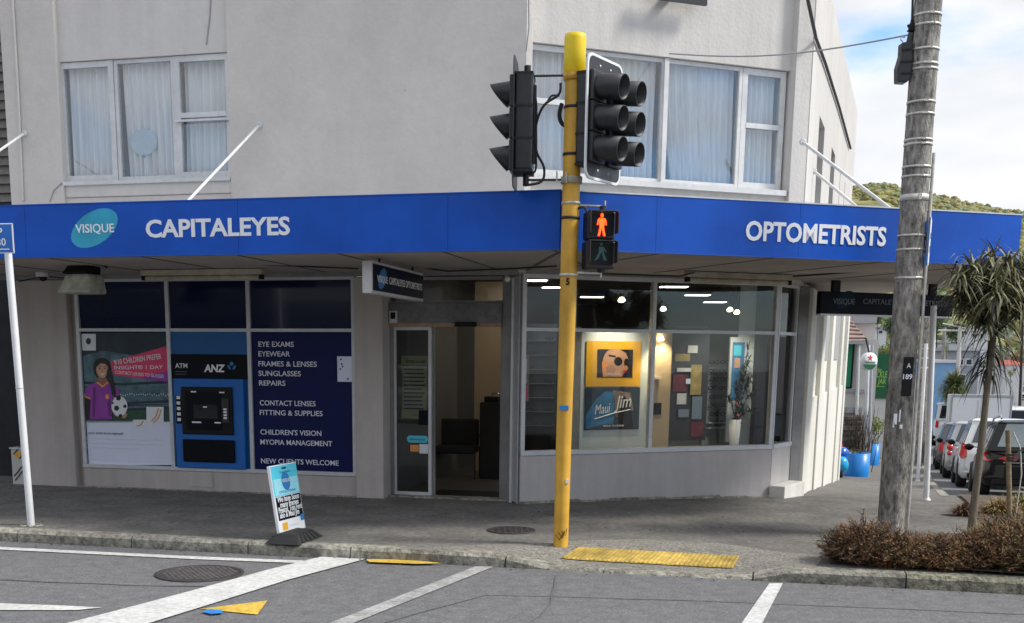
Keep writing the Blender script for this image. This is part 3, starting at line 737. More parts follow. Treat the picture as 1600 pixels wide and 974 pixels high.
# ------------------------------------------------ children's poster
PO = thing('window_poster', 'large window poster of a smiling girl in a purple shirt holding a football', 'poster', tuple(LF(-3.7, .07, .35)))
dP = .071
def pq(x, y): return lx(x, y, dP)
pu0, pz1 = pq(119, 521); pu1, pz0 = pq(265, 725)
PU0, PU1 = fm[1]+.015, fm[2]-.012
def P_(x, y, k=0):
    u, z = pq(x, y); return LF(min(max(u, PU0), PU1), dP-.0016*k, z)
def pp(name, pxs, m, k): mb = MB(); mb.poly([P_(x, y, k) for x, y in pxs]); return part(name, mb, m, PO)
def pel(name, cx, cy, rx, ry, m, k, tilt=0, n=24):
    return pp(name, [(cx+math.cos(6.2832*i/n)*rx*math.cos(tilt)-math.sin(6.2832*i/n)*ry*math.sin(tilt), cy+math.cos(6.2832*i/n)*rx*math.sin(tilt)+math.sin(6.2832*i/n)*ry*math.cos(tilt)) for i in range(n)], m, k)
pp('backdrop', [(110, 520), (275, 520), (275, 662), (110, 662)], 'poster_night', 0)
pp('stadium_sky', [(110, 556), (160, 548), (210, 556), (275, 575), (275, 632), (110, 632)], 'poster_sky', 1)
pp('pitch', [(110, 640), (275, 640), (275, 660), (110, 660)], 'poster_grass', 1)
for k_, (yy, m_) in enumerate(((596, 'poster_night'), (603, 'poster_haze'), (612, 'poster_sky'), (619, 'poster_haze'), (626, 'poster_night'), (633, 'poster_haze'), (636, 'poster_night'))): pp('stand_tier', [(110, yy), (190, yy+3), (275, yy-1), (275, yy+3.5), (190, yy+6.5), (110, yy+4)], m_, 1.4+.1*k_)
mb = MB()
for k_ in range(46): a_, b_ = pq(112+k_*3.5, 617+random.uniform(-1.5, 1.5)); a_ = min(max(a_, PU0), PU1); mb.poly([LF(a_+.008*math.cos(i_), dP-.0016*2.2, b_+.008*math.sin(i_)) for i_ in (0, 1.05, 2.1, 3.14, 4.2, 5.2)])
part('floodlight_dots', mb, 'poster_pale', PO, kind='stuff')
pp('lower_sheet', [(110, 657), (275, 659), (275, 727), (110, 726)], 'poster_pale', 1)
pp('banner_print', [(172, 566), (275, 541), (275, 597), (178, 586)], 'hot_pink', 2)
pp('banner_fade', [(215, 592), (275, 580), (275, 597)], 'purple', 3)
pp('brand_card', [(126.5, 522), (150, 522), (150, 548), (127, 548)], 'paper_white', 2); pel('card_dot', 138.5, 533.5, 4, 5, 'letter_navy', 3)
pel('hair', 160, 576, 14, 17, 'hair_black', 4); pp('hair', [(170, 572), (176, 585), (181, 610), (182, 622), (176, 618), (172, 600), (166, 590)], 'hair_black', 7)
pp('neck', [(154, 590), (168, 590), (170, 603), (152, 603)], 'skin_shade', 5)
pp('shirt', [(134, 608), (143, 600), (153, 597), (161, 602), (170, 597), (180, 603), (188, 612), (183, 622), (176, 620), (176, 640), (175, 655), (140, 655), (142, 634), (139, 622), (131, 620)], 'purple', 5)
pp('shirt_fold', [(146, 606), (150, 606), (149, 652), (145, 652)], 'purple_dark', 5.5); pp('shirt_fold', [(168, 630), (173, 622), (175, 650), (171, 652)], 'purple_dark', 5.5); pp('shirt_fold', [(155, 612), (163, 625), (160, 646), (157, 630)], 'purple_pale', 5.5)
pp('collar', [(150, 598), (154, 597), (161, 602.5), (168, 597), (171, 598), (161, 606)], 'orange_trim', 6)
pp('sleeve_dark', [(131, 621), (142, 622), (141, 655), (130, 655)], 'hair_black', 6)
pp('cuff', [(130.5, 618), (142, 622), (142, 624.5), (130, 621)], 'orange_trim', 7)
pel('face', 160.5, 578, 9.5, 13, 'skin_light', 6)
pp('cheek_shade', [(166, 570), (170, 576), (169, 586), (164, 591), (166, 583)], 'skin', 6.4); pp('cheek_shade', [(151, 574), (153, 586), (158, 590.5), (154, 583)], 'skin', 6.4); pp('nose', [(160, 576), (162, 581.5), (159, 581.5)], 'skin', 6.5)
for bx_ in (156.5, 164.5): pp('brow', [(bx_-2.5, 573), (bx_+2.5, 572.5), (bx_+2.3, 573.4), (bx_-2.3, 574)], 'hair_black', 7)
pp('fringe', [(150, 575), (152, 566), (160, 562), (169, 566), (171, 575), (165, 569), (158, 568)], 'hair_black', 7)
for ex in (156.5, 164.5): pel('eye', ex, 576, 1.5, .9, 'hair_black', 7, n=10)
pp('smile', [(156, 583), (160.5, 584.5), (165.5, 582.5), (161, 587)], 'paper_white', 7)
pp('forearm', [(178, 622), (187, 618), (192, 640), (200, 648), (196, 654), (180, 650)], 'skin', 6)
pel('shirt_badge', 168, 620, 3, 4, 'orange_trim', 6)
pel('football', 187.5, 635, 12.5, 15.5, 'paper_white', 8)
for bx, by, br in ((186, 622, 4.4), (183, 638, 4.4), (196, 635, 3), (189, 650, 3.2), (177, 630, 2)): pel('ball_patch', bx, by, br, br*1.05, 'hair_black', 9, n=5)
pp('product_box', [(229, 636), (256, 636), (256, 662), (229, 662)], 'paper_white', 3); pp('product_box', [(208, 656), (240, 656), (240, 669), (208, 669)], 'paper_white', 4)
for a, b_ in (((237, 658), (248, 638)), ((241, 660), (252, 640)), ((214, 666), (224, 658))):
    mb = MB(); mb.tube([P_(*a, 5), P_((a[0]+b_[0])/2+2, (a[1]+b_[1])/2+2, 5), P_(*b_, 5)], .007, 5); part('swoosh', mb, 'orange_trim', PO)
def pt(s_, x0, y0, x1, h, m, bold=0, rot=0):
    u0, z0 = pq(x0, y0); u1, z1 = pq(x1, y0); text(s_, LF, u0, dP-.006, z0, h, u1-u0, m, PO, bold=bold, rot=rot, ext=.001)
pt('9/10 CHILDREN PREFER', 179, 570.5, 254, .070, 'letter_white', .004, .125)
pt('INSIGHT\u00ae 1 DAY', 179, 577.5, 255, .050, 'letter_white', .004, .02)
pt('CONTACT LENSES TO GLASSES', 180, 584, 256, .044, 'letter_white', .0, -.07)
pt('Is your child short-sighted?', 134, 678, 193, .032, 'letter_navy')
pt('A new kind of daily contact lens may help to slow it down', 134, 686, 255, .022, 'letter_grey'); pt('while your child plays, learns and enjoys every day with', 134, 693, 254, .022, 'letter_grey'); pt('clear vision. Ask us for more about the lenses', 134, 700, 220, .022, 'letter_grey')
pt('terms apply, always read the label and use as directed by your own eye care practitioner', 137, 719, 259, .012, 'letter_grey')
# ------------------------------------------------ the door and its surround
dD = .30
dx = lambda x, y=640: LF.px(x, y, dD)
uD0, uD1, uD2, uD3 = .402, dx(672)[0], dx(786)[0], dx(797)[0]
zh = dx(700, 511)[1]; zh2 = dx(700, 474)[1]
box1('door_jamb', LF, (uD0, uD0+.045, dD-.02, dD+.08, .0, zh2), 'aluminium_dull', BL)
box1('door_jamb', LF, (uD2-.02, uD3, dD-.02, dD+.10, .0, 2.72), 'aluminium_dull', BL, bevel=.004)
JB = part('corner_post', MB().prism([LF(uD3+.003, dD-.03, 0), LF(2.13, .02, 0), K+(-RF.U)*.04-LF.D*.005, RF(.0, .10, 0), LF(uD3+.003, dD+.1, 0)], .0, 2.72), 'aluminium', BL, bevel=.004)
mb = MB(); mb.tube([LF(2.03, .06, .0), LF(2.03, .06, 2.7)], .018, 8); part('downpipe', mb, 'aluminium', BL)
HD = box1('door_header', LF, (uD0, uD2-.02, dD-.06, dD+.06, zh+.045, zh2), 'scuffed_header', BL)
box1('timber_trim', LF, (uD0, uD2-.02, dD-.045, dD+.05, zh, zh+.044), 'timber_trim', BL)
box1('door_sensor', LF, (dx(713)[0], dx(746)[0], dD-.11, dD-.062, zh+.0, zh+.055), 'black', BL, bevel=.008)
box1('threshold', LF, (uD0, 2.10, dD-.12, dD+.1, -.1, .018), 'kerb', BL, bevel=.004)
box1('transom', LF, (uD0, uD2-.02, dD-.03, dD+.06, zh2+.001, zh2+.03), 'aluminium_dull', BL)
box1('transom', LF, (uD0, uD2-.02, dD-.03, dD+.06, 2.70, 2.735), 'aluminium_dull', BL)
box1('pane', LF, (uD0+.0, uD2-.02, dD, dD+.008, zh2+.03, 2.70), 'glass', BL)
DR = part('sliding_door', MB().box(LF, uD0+.047, uD0+.075, dD+.0, dD+.04, .02, zh).box(LF, uD1-.022, uD1+.018, dD-.005, dD+.045, .02, zh).box(LF, uD0+.075, uD1-.022, dD+.002, dD+.04, .02, .06).box(LF, uD0+.075, uD1-.022, dD+.002, dD+.04, zh-.04, zh), 'aluminium', BL)
part('pane', MB().box(LF, uD0+.075, uD1-.022, dD+.016, dD+.024, .06, zh-.04), 'glass_dark', DR)
D2 = part('sliding_door', MB().box(LF, uD1+.02, uD1+.05, dD+.05, dD+.085, .02, zh).box(LF, uD2-.05, uD2-.022, dD+.05, dD+.085, .02, zh), 'aluminium_dull', BL)
def onL(name, x0, y0, x1, y1, d, m, label, cat):
    u0, z1 = LF.px(x0, y0, d); u1, z0 = LF.px(x1, y1, d); return solo(name, MB().box(LF, u0, u1, d-.004, d, z0, z1), m, label, cat)
kp = thing('keypad', 'small white framed keypad on the left end of the door header', 'keypad', tuple(LF(.45, .23, 2.2)))
u0, z1 = LF.px(609, 486, .24); u1, z0 = LF.px(621, 505, .24)
part('plate', MB().box(LF, u0, u1, .215, .239, z0, z1), 'worn_white', kp); part('face', MB().box(LF, u0+.02, u1-.02, .208, .215, z0+.05, z1-.02), 'black', kp)
# stickers and notice on the sliding door
NT = thing('door_notice', 'yellow lined notice sheet seen through the left sliding door glass', 'notice', tuple(LF(.8, .4, 1.2)))
dN = dD+.10
u0, z1 = LF.px(627, 556, dN); u1, z0 = LF.px(669, 655, dN)
part('sheet', MB().box(LF, u0, u1, dN, dN+.006, z0, z1), 'notice_yellow', NT)
mb = MB()
for k in range(11):
    z = z1-.17-(z1-z0-.3)*k/10.; mb.box(LF, u0+.03, u1-.03-random.random()*.06, dN-.003, dN-.0005, z-.010, z+.008)
part('print_line', mb, 'letter_navy', NT, kind='stuff')
part('border', MB().box(LF, u0+.005, u0+.012, dN-.003, dN-.0005, z0+.1, z1-.12).box(LF, u1-.012, u1-.005, dN-.003, dN-.0005, z0+.1, z1-.12).box(LF, u0+.012, u1-.012, dN-.003, dN-.0005, z1-.13, z1-.12), 'black', NT)
text('TESTING GLASSES', LF, u0+.06, dN-.001, z1-.09, .035, u1-u0-.1, 'letter_navy', NT, bold=.02, ext=.002)
dS = dD+.012
onL('door_sticker', 654.5, 641, 669, 664.5, dS, 'atm_black', 'black square sticker beside the yellow notice on the door', 'sticker')
for yy in (655, 660):
    pass
st = thing('door_sticker', 'turquoise rounded sticker low on the left door glass', 'sticker', tuple(LF(.9, .3, .7)))
q = []
ua, za = LF.px(636, 686, dS); ub, _ = LF.px(669, 686, dS); hh_ = .045
for i in range(24):
    a = 2*math.pi*i/24; q.append(LF((ub if math.cos(a) > 0 else ua)+math.cos(a)*hh_*(1)*( -1 if 0 else 1)-(hh_ if math.cos(a) > 0 else -hh_), dS-.004, za+math.sin(a)*hh_))
part('sticker', MB().poly(q), 'cyan', st); text('afterpay', LF, ua+.035, dS-.0045, za-.014, .03, ub-ua-.07, 'letter_navy', st, bold=.01, ext=.001)
onL('door_sticker', 641, 695, 654.5, 706, dS, 'orange_trim', 'small orange square sticker below the turquoise one', 'sticker')
onL('door_sticker', 655.5, 694, 669, 709, dS, 'paper_white', 'small white square sticker below the turquoise one', 'sticker')
# ------------------------------------------------ right hand shopfront
mb = MB(); mb.prism([RF(0, 0, 0), RF(3.66, 0, 0), RF(3.66, .3, 0), RF(0, .3, 0)], -.4, .585); part('bulkhead', mb, 'bulkhead_paint', BL, bevel=.006)
mb = MB()
for i in range(9):
    a = i*.41; zz = hf(*xy(RF(a+.2, 0, 0))); mb.box(RF, a, a+.409, -.03-.006*(i % 3), .0, zz-.15, zz+.03+.01*math.sin(i*2.3))
part('footing', mb, 'kerb', BL, bevel=.012)
dE = .45; uE = RF.px(1241, 600, dE)[0]
RT = Fr(RF(3.665, .0, 0), (RF(uE, dE, 0)-RF(3.665, 0, 0)).normalized()); rtL = (RF(uE, dE, 0)-RF(3.665, 0, 0)).length
box1('bulkhead', RT, (.002, rtL, .0, .15, -.5, .585), 'bulkhead_paint', BL)
box1('plinth', RT, (-.05, rtL+.03, -.22, -.003, -.5, .10), 'side_cream', BL, bevel=.01)
mR = [.0, 1.765, 1.835, 3.61, 3.66]
RS = part('shopfront_frame', MB().box(RF, .0, .055, -.005, .08, .645, 2.70).box(RF, 1.775, 1.825, -.005, .08, .645, 2.70).box(RF, 3.605, 3.655, -.005, .08, .645, 2.70)
          .box(RF, .0, 3.655, -.01, .08, 2.70, 2.75).box(RF, .0, 3.655, -.02, .1, .587, .644), 'aluminium', BL, bevel=.003)
part('shopfront_frame', MB().box(RT, .01, .05, .003, .08, .645, 2.70).box(RT, rtL-.05, rtL, .0, .08, .645, 2.7).box(RT, .01, rtL, -.005, .08, 2.7, 2.75).box(RT, .01, rtL, -.015, .1, .587, .644), 'aluminium', BL)
mb = MB(); mb.box(RF, .055, 1.775, -.002, .08, 2.08, 2.12); mb.box(RF, 1.825, 3.605, -.002, .08, 2.08, 2.12); part('transom', mb, 'aluminium', BL)
part('transom', MB().box(RT, .05, rtL-.05, .0, .08, 2.08, 2.12), 'aluminium', BL)
for a, b_ in ((.055, 1.775), (1.825, 3.605)):
    for z0, z1 in ((.644, 2.08), (2.12, 2.70)): box1('pane', RF, (a, b_, .03, .038, z0, z1), 'glass', BL)
for z0, z1 in ((.644, 2.08), (2.12, 2.70)): box1('pane', RT, (.05, rtL-.05, .03, .038, z0, z1), 'glass', BL)
# ------------------------------------------------ inside the shop
IN = thing('shop_interior', 'interior of the optometrist shop with lit ceiling seen through the windows', 'interior', tuple(LF(1.5, .5, 0)))
HI = 2.90
rm = [LF(.42, .5, 0), LF(1.95, .5, 0), RF(.1, .33, 0), RF(3.62, .16, 0), RF(uE-.03, dE+.12, 0), S2(10.4, .45, 0), LF(.42, 12, 0)]
mb = MB(); mb.poly([V((p.x, p.y, .012)) for p in [LF(.41, dD+.1, 0), LF(2.05, dD+.1, 0), RF(.02, .31, 0), RF(3.62, .31, 0), RF(uE-.03, dE+.1, 0), S2(11.9, .42, 0), LF(.41, 12.3, 0)]]); part('floor', mb, 'interior_floor', IN)
mb = MB(); mb.poly([V((p.x, p.y, HI)) for p in [LF(.38, dD+.09, 0), LF(2.05, dD+.09, 0), RF(.02, .12, 0), RF(3.62, .12, 0), RF(uE-.03, dE+.1, 0), S2(11.9, .42, 0), LF(.38, 12.3, 0)]][::-1]); part('ceiling', mb, 'interior_ceiling', IN)
mb = MB(); mb.box(LF, .2, .38, .6, 12.3, 0, HI); part('wall', mb, 'interior_wall', IN)
mb = MB(); mb.box(LF, .2, 6.2, 12.1, 12.3, 0, HI); part('wall', mb, 'interior_wall', IN)
mb = MB(); mb.box(S2, .4, 11.9, .41, .46, 0, HI); part('wall', mb, 'interior_wall', IN)
def wallpx(name, x0, x1, dist, z0, z1, m, th=.06, parent=IN, side=None, **k):
    """upright slab facing the street, spanning x0..x1 as seen at y=620, dist metres behind the left wall plane"""
    u0 = LF.px(x0, 620, dist)[0]; u1 = LF.px(x1, 620, dist)[0]
    return part(name, MB().box(LF, u0, u1, dist, dist+th, z0, z1), m, parent, **k)
wallpx('partition', 672, 712, 4.2, .01, HI-.02, 'interior_blue')
wallpx('partition', 690, 706, 4.12, .01, HI-.4, 'panel_white', .05)
wallpx('partition', 712, 741, 5.6, .01, HI-.02, 'interior_blue')
wallpx('partition', 741, 812, 3.6, .01, HI-.02, 'interior_beige')
wallpx('partition', 812, 905, 6.8, .01, 2.1, 'interior_dark')
wallpx('doorway', 722, 740, 5.5, 1.02, 1.3, 'interior_dark', .04)
wallpx('desk', 720, 742, 4.9, .4, .95, 'panel_white', .4)
wallpx('floor_mat', 670, 790, dD+.12, .014, .022, 'black', .55)
# chair
def chair(px_, dist, label, face=0):
    c = LF(LF.px(px_, 700, dist)[0], dist, 0)
    t = thing('waiting_chair', label, 'chair', (c.x, c.y, .012))
    f = Fr(c, Matrix.Rotation(face, 3, 'Z') @ LF.U)
    part('seat', MB().box(f, -.3, .3, -.26, .26, .38, .48), 'chair_black', t, bevel=.02)
    part('backrest', MB().box(f, -.3, .3, .22, .30, .46, .86), 'chair_black', t, bevel=.03)
    for a in (-.31, .31):
        for b_ in (-.24, .26): part('leg', MB().tube([f(a, b_, .012), f(a, b_, .46 if b_ > 0 else .62)], .011, 6), 'chair_black', t)
        part('armrest', MB().tube([f(a, -.24, .62), f(a, .26, .62)], .014, 6), 'chair_black', t)
chair(713, 2.6, 'black upholstered armchair seen through the open door', .1)
cb = thing('black_cabinet', 'tall black cabinet inside the door with a tray on top', 'cabinet', tuple(LF(LF.px(766, 700, 2.5)[0], 2.5, .012)))
u0, u1 = LF.px(749, 700, 2.5)[0], LF.px(785, 700, 2.5)[0]
part('body', MB().box(LF, u0, u1, 2.5, 2.9, .012, 1.12), 'chair_black', cb, bevel=.01); part('tray', MB().box(LF, u0+.05, u1-.08, 2.55, 2.8, 1.122, 1.2), 'black', cb, bevel=.01)
part('handle', MB().tube([LF(u0+.15, 2.6, 1.2), LF(u0+.17, 2.6, 1.25), LF(u0+.27, 2.6, 1.25), LF(u0+.29, 2.6, 1.2)], .008, 6), 'chrome', cb)
# display wall close behind the right hand glass, with its two posters
def rp(x, y, d): return RF.px(x, y, d)
def rbox(x0, y0, x1, y1, d, th=.03):
    a, z1 = rp(x0, y0, d); b_, z0 = rp(x1, y1, d); return MB().box(RF, a, b_, d, d+th, z0, z1)
DP = thing('display_wall', 'pale panel standing behind the middle shop window carrying two posters', 'display', tuple(RF(1.2, .5, .6)))
u0, u1 = rp(907, 600, .5)[0], rp(1012, 600, .5)[0]
part('panel', MB().box(RF, u0, u1, .5, .56, .3, 2.12), 'panel_white', DP); part('edge_post', MB().box(RF, u0-.1, u0-.005, .5, .62, .3, 2.15), 'aluminium_dull', DP)
PG = thing('sunglasses_poster', 'golden poster with a face in dark sunglasses behind the window', 'poster', tuple(RF(u0, .48, 1.3)))
part('sheet', rbox(917, 533, 1000, 604, .48, .012), 'poster_gold', PG); part('photo', rbox(934, 546, 988, 590, .476, .003), 'hair_black', PG)
def rpoly(name, pts, m, d, parent): 
    mb = MB(); mb.poly([RF(rp(x, y, d)[0], d, rp(x, y, d)[1]) for x, y in pts]); return part(name, mb, m, parent)
rpoly('print', [(940, 560), (944, 552), (952, 547), (968, 546), (978, 552), (982, 562), (979, 571), (981, 577), (975, 583), (972, 589), (944, 589), (942, 575)], 'skin_light', .4745, PG)
rpoly('print', [(942, 589), (940, 560), (950, 566), (955, 580), (966, 589)], 'orange_trim', .4735, PG)
rpoly('print', [(966+6.5*math.cos(i*.42), 565+7*math.sin(i*.42)) for i in range(15)], 'hair_black', .4725, PG); rpoly('print', [(979+4*math.cos(i*.42), 567+7*math.sin(i*.42)) for i in range(15)], 'hair_black', .4725, PG); rpoly('print', [(947, 574), (957, 570), (962, 577), (957, 589), (947, 589)], 'skin', .4732, PG); rpoly('print', [(975, 573), (979, 571), (982, 576), (977, 578)], 'orange_trim', .4720, PG)
rpoly('print', [(951, 554), (962, 556), (962, 559), (951, 557)], 'hair_black', .4725, PG)
rpoly('print', [(934, 546), (950, 546), (944, 556), (940, 570), (934, 572)], 'hair_black', .4715, PG)
rpoly('print', [(972, 580), (978, 578), (976, 584)], 'hot_pink', .4715, PG)
a, z = rp(946, 586, .47); text('SUNGLASSES', RF, a, .4705, z-.005, .03, rp(970, 586, .47)[0]-a, 'letter_white', PG, ext=.001)
PM = thing('script_poster', 'dark blue poster with white script lettering under the golden one', 'poster', tuple(RF(u0, .48, .9)))
part('sheet', rbox(915, 606, 998, 671, .48, .012), 'poster_dusk', PM)
rpoly('print', [(915, 671), (915, 650), (930, 625), (945, 612), (958, 612), (962, 640), (958, 662), (940, 664)], 'poster_blue', .4785, PM)
rpoly('print', [(958, 610), (985, 614), (990, 640), (975, 655), (960, 650)], 'stone_b', .4785, PM)
rpoly('print', [(975, 618), (985, 630), (990, 671), (968, 671), (965, 650)], 'hair_black', .4778, PM)
a, z = rp(930, 648, .47)
text('Maui', RF, a, .4765, z, .13, rp(955, 648, .47)[0]-a, 'letter_white', PM, shear=.35, ext=.002, rot=.12); a, z = rp(960, 641, .47)
text('Jim', RF, a, .4765, z+.02, .17, rp(987, 641, .47)[0]-a, 'letter_white', PM, shear=.35, ext=.002, rot=.08)
mb = MB(); pts = [(929, 655), (945, 650), (962, 645), (985, 640)]; mb.tube([RF(rp(x, y, .476)[0], .476, rp(x, y, .476)[1]) for x, y in pts], .007, 5); part('underline', mb, 'letter_white', PM)
a, z = rp(943, 667, .47); text('MADE TO SHINE', RF, a, .4765, z, .022, rp(975, 667, .47)[0]-a, 'letter_grey', PM, bold=.01, ext=.001)
# beige column with its fittings
u0, u1 = rp(1022, 600, .45)[0], rp(1048, 600, .45)[0]
BC = thing('lit_column', 'cream column with a warm wall lamp just right of the centre mullion', 'column', tuple(RF(u0, .45, .3)))
part('column', MB().box(RF, u0, u1, .45, .6, .3, 2.12), 'interior_beige', BC, bevel=.005)
part('shelf', rbox(1024, 589, 1034, 592, .38, .06), 'worn_white', BC); part('switch_plate', rbox(1022, 630, 1033, 648, .44, .01), 'black', BC)
part('lamp', MB().lathe(RF(rp(1033, 515, .42)[0], .42, 2.0), [(.02, .06), (.045, 0), (.001, 0)], 12), 'led_warm', BC)
# dark display stand with pictures, eyewear wall, blue picture, plant, dark column
DS_ = thing('display_stand', 'dark shop display stand with red, yellow and white cards', 'display', tuple(RF(2.4, 1, .1)))
part('back', rbox(1050, 512, 1102, 688, 1.0, .05), 'interior_dark', DS_)
for x0, y0, x1, y1, m_ in ((1052, 585, 1072, 612, 'card_maroon'), (1058, 575, 1080, 581, 'worn_white'), (1080, 570, 1095, 617, 'card_ochre'), (1055, 553, 1078, 565, 'card_ochre'), (1058, 615, 1072, 632, 'worn_white'), (1082, 620, 1096, 655, 'interior_blue'), (1080, 660, 1098, 682, 'card_maroon'), (1075, 540, 1090, 552, 'worn_white'), (1060, 640, 1076, 652, 'interior_blue'), (1072, 592, 1079, 600, 'poster_pale')):
    part('card', rbox(x0, y0, x1, y1, .97+random.random()*.02, .01), m_, DS_)
EW = thing('eyewear_wall', 'pale rack of black spectacle frames in rows inside the right window', 'eyewear rack', tuple(RF(2.9, 1.6, .1)))
part('board', rbox(1104, 520, 1148, 700, 1.6, .04), 'panel_grey', EW)
for r_ in range(8):
    for c_ in range(2):
        x = 1116+c_*17-(r_ % 2)*2; y = 566+r_*13.5; mb = MB()
        for o_ in (-4, 4):
            q = [RF(rp(x+o_+3.3*math.cos(i*.785), y+2.6*math.sin(i*.785), 1.55)[0], 1.55, rp(x, y+2.6*math.sin(i*.785), 1.55)[1]) for i in range(9)]; mb.tube(q, .007, 4, caps=False)
        mb.box(RF, rp(x-1, y, 1.55)[0], rp(x+1, y, 1.55)[0], 1.545, 1.555, rp(x, y, 1.55)[1], rp(x, y-1.5, 1.55)[1]); part('spectacles', mb, 'black', EW)
for yy in (660, 668): part('shelf', rbox(1108, yy, 1140, yy+2, 1.5, .1), 'panel_white', EW)
BP = thing('framed_picture', 'tall blue seaside picture in a pale frame behind the plant', 'picture', tuple(RF(3.1, .9, .6)))
part('frame', rbox(1142, 527, 1164, 690, .9, .03), 'worn_white', BP); part('picture', rbox(1146, 535, 1160, 625, .89, .009), 'poster_blue', BP); part('picture', rbox(1148, 560, 1156, 575, .885, .004), 'skin_light', BP)
part('picture', rbox(1147, 540, 1158, 556, .885, .004), 'cyan', BP)
wallpx('partition', 1149, 1182, 2.9, .01, HI-.02, 'panel_white')
u0, u1 = rp(1182, 600, .7)[0], rp(1196, 600, .7)[0]
part('column', MB().box(RF, u0, u1, .7, .8, .01, HI-.02), 'interior_dark', IN)
part('blue_counter', rbox(1196, 560, 1220, 690, 1.2, .05), 'interior_blue', IN)
PL = thing('indoor_plant', 'slender leafy indoor plant in a tall white pot in the right window', 'plant', tuple(RF(rp(1148, 690, .55)[0], .55, .45)))
c0 = RF(rp(1147, 690, .55)[0], .55, 0)
part('pot', MB().lathe((c0.x, c0.y, .45), [(.05, 0), (.06, .1), (.085, .5), (.07, .5)], 16), 'white_paint', PL)
mb = MB(); lf = MB(); tops = [(1165, 530), (1172, 560), (1170, 585), (1140, 600), (1133, 618), (1176, 605), (1160, 570), (1150, 640), (1172, 640)]
for x, y in tops:
    a, z = rp(x, y, .55+random.uniform(-.1, .2)); T = RF(a, .55, z); B0 = V((c0.x, c0.y, .93)); mid = B0.lerp(T, .55)+V((0, 0, .06)); mb.tube([B0, mid, T], .006, 5)
    for k in range(60):
        p_ = (B0.lerp(mid, random.random()) if random.random() < .3 else mid.lerp(T, random.random())); leafmb(lf, p_, (random.gauss(0, 1), random.gauss(0, 1), random.gauss(.2, .6)), random.uniform(.05, .12), .028)
part('stem', mb, 'bark', PL); part('foliage', lf, 'leaf_dark', PL)
rs_ = MB()
for x, y in ((1153, 650), (1157, 660), (1150, 632)): a, z = rp(x, y, .5); rs_.blob(RF(a, .5, z), .022, 7, 5)
part('flower', rs_, 'rose', PL)
# further racks, a counter and stools deeper in the shop
def rack(px0, px1, dist, label, rows=7, m_='interior_blue'):
    u0, u1 = LF.px(px0, 620, dist)[0], LF.px(px1, 620, dist)[0]; t = thing('frame_rack', label, 'eyewear rack', tuple(LF(u0, dist, .012)), 'racks of frames at the back of the shop')
    part('back', MB().box(LF, u0, u1, dist, dist+.06, .5, 2.3), m_, t); part('base', MB().box(LF, u0, u1, dist-.3, dist+.05, .012, .5), 'interior_dark', t)
    for r_ in range(rows):
        z = .65+r_*.23; part('shelf', MB().box(LF, u0+.03, u1-.03, dist-.12, dist, z-.012, z), 'panel_white', t)
        n_ = int((u1-u0)/.24)
        for k in range(n_):
            x = u0+.14+k*.24; mb = MB()
            for o_ in (-.035, .035): mb.tube([LF(x+o_+.03*math.cos(i*1.047), dist-.07, z+.035+.024*math.sin(i*1.047)) for i in range(7)], .005, 3, caps=False)
            part('spectacles', mb, 'black' if (k+r_) % 3 else 'bark', t)
rack(1052, 1100, 6.5, 'rack of spectacle frames behind the dark display stand'); rack(960, 1010, 7.5, 'rack of spectacle frames hidden behind the poster panel'); rack(822, 868, 5.2, 'rack of spectacle frames left of the yellow pole')
CT = thing('counter', 'long reception counter with a screen at the back of the shop', 'counter', tuple(LF(3.0, 6, .012)))
part('front', MB().box(LF, 2.2, 4.0, 5.9, 6.4, .012, 1.05), 'panel_white', CT, bevel=.01); part('top', MB().box(LF, 2.15, 4.05, 5.85, 6.45, 1.052, 1.09), 'bark', CT); part('screen', MB().box(LF, 2.8, 3.25, 6.1, 6.13, 1.2, 1.5), 'black', CT); part('stand', MB().box(LF, 3.0, 3.05, 6.13, 6.16, 1.09, 1.3), 'black', CT)
# items low in the window behind the yellow pole
SD = thing('window_standee', 'patterned red and white cut-out card in the window left of the yellow pole', 'display', tuple(RF(.1, .3, .7)))
part('card', rbox(814, 555, 826, 628, .25, .01), 'stone_b', SD); part('print', rbox(815, 560, 823, 600, .245, .003), 'panel_white', SD); part('print', rbox(815, 604, 825, 625, .245, .003), 'hot_pink', SD)
# ceiling lights
def ceil_light(x, y, n_=1, ln=.42, label=''):
    P = G(x, y, HI-.02)
    f = Fr(P, (RF.U*.55+LF.U*.8).normalized())
    t = thing('ceiling_light', label, 'ceiling light', tuple(P), 'light panels in the shop ceiling')
    z = HI-.012
    part('diffuser', MB().box(f, -ln/2, ln/2, -.12, .12, z-.02, z-.003), 'led', t); part('frame', MB().box(f, -ln/2-.03, ln/2+.03, -.15, .15, z-.012, z+.004), 'worn_white', t)
for (x, y), lb in zip(((832, 438), (868, 449), (925, 464), (829, 475), (1053, 448), (1090, 461), (1117, 472), (693, 452)), ('top left in the window beside the door', 'right next to the yellow pole', 'left of the round spot lamp', 'lower left beside the door post', 'nearest the centre mullion on its right', 'second right of the centre mullion', 'third right of the centre mullion', 'seen through the transom over the door')):
    ceil_light(x, y, label='lit ceiling panel in the shop, '+lb)
def spot(x, y, dist, label, r_=.05):
    a, z = rp(x, y, dist); P = RF(a, dist, z); t = thing('spot_lamp', label, 'spot lamp', tuple(P), 'spot lamps in the shop')
    part('shade', MB().lathe(P, [(r_*.7, .12), (r_, .0), (r_*.9, .0)], 14, ax=V((.1, .5, .85)).normalized()), 'signal_black', t)
    part('bulb', MB().lathe(P+V((0, -.02, -.0)), [(.001, -.01), (r_*.88, 0), (r_*.7, .03)], 14, ax=V((0, .5, .85)).normalized()), 'led_warm', t)
    part('stem', MB().tube([P+V((0, 0, .1)), P+V((0, 0, max(.12, HI-z-.02)))], .01, 6), 'signal_black', t)
spot(971, 470, 1.2, 'round lit spot lamp hanging behind the upper window, left one', .055)
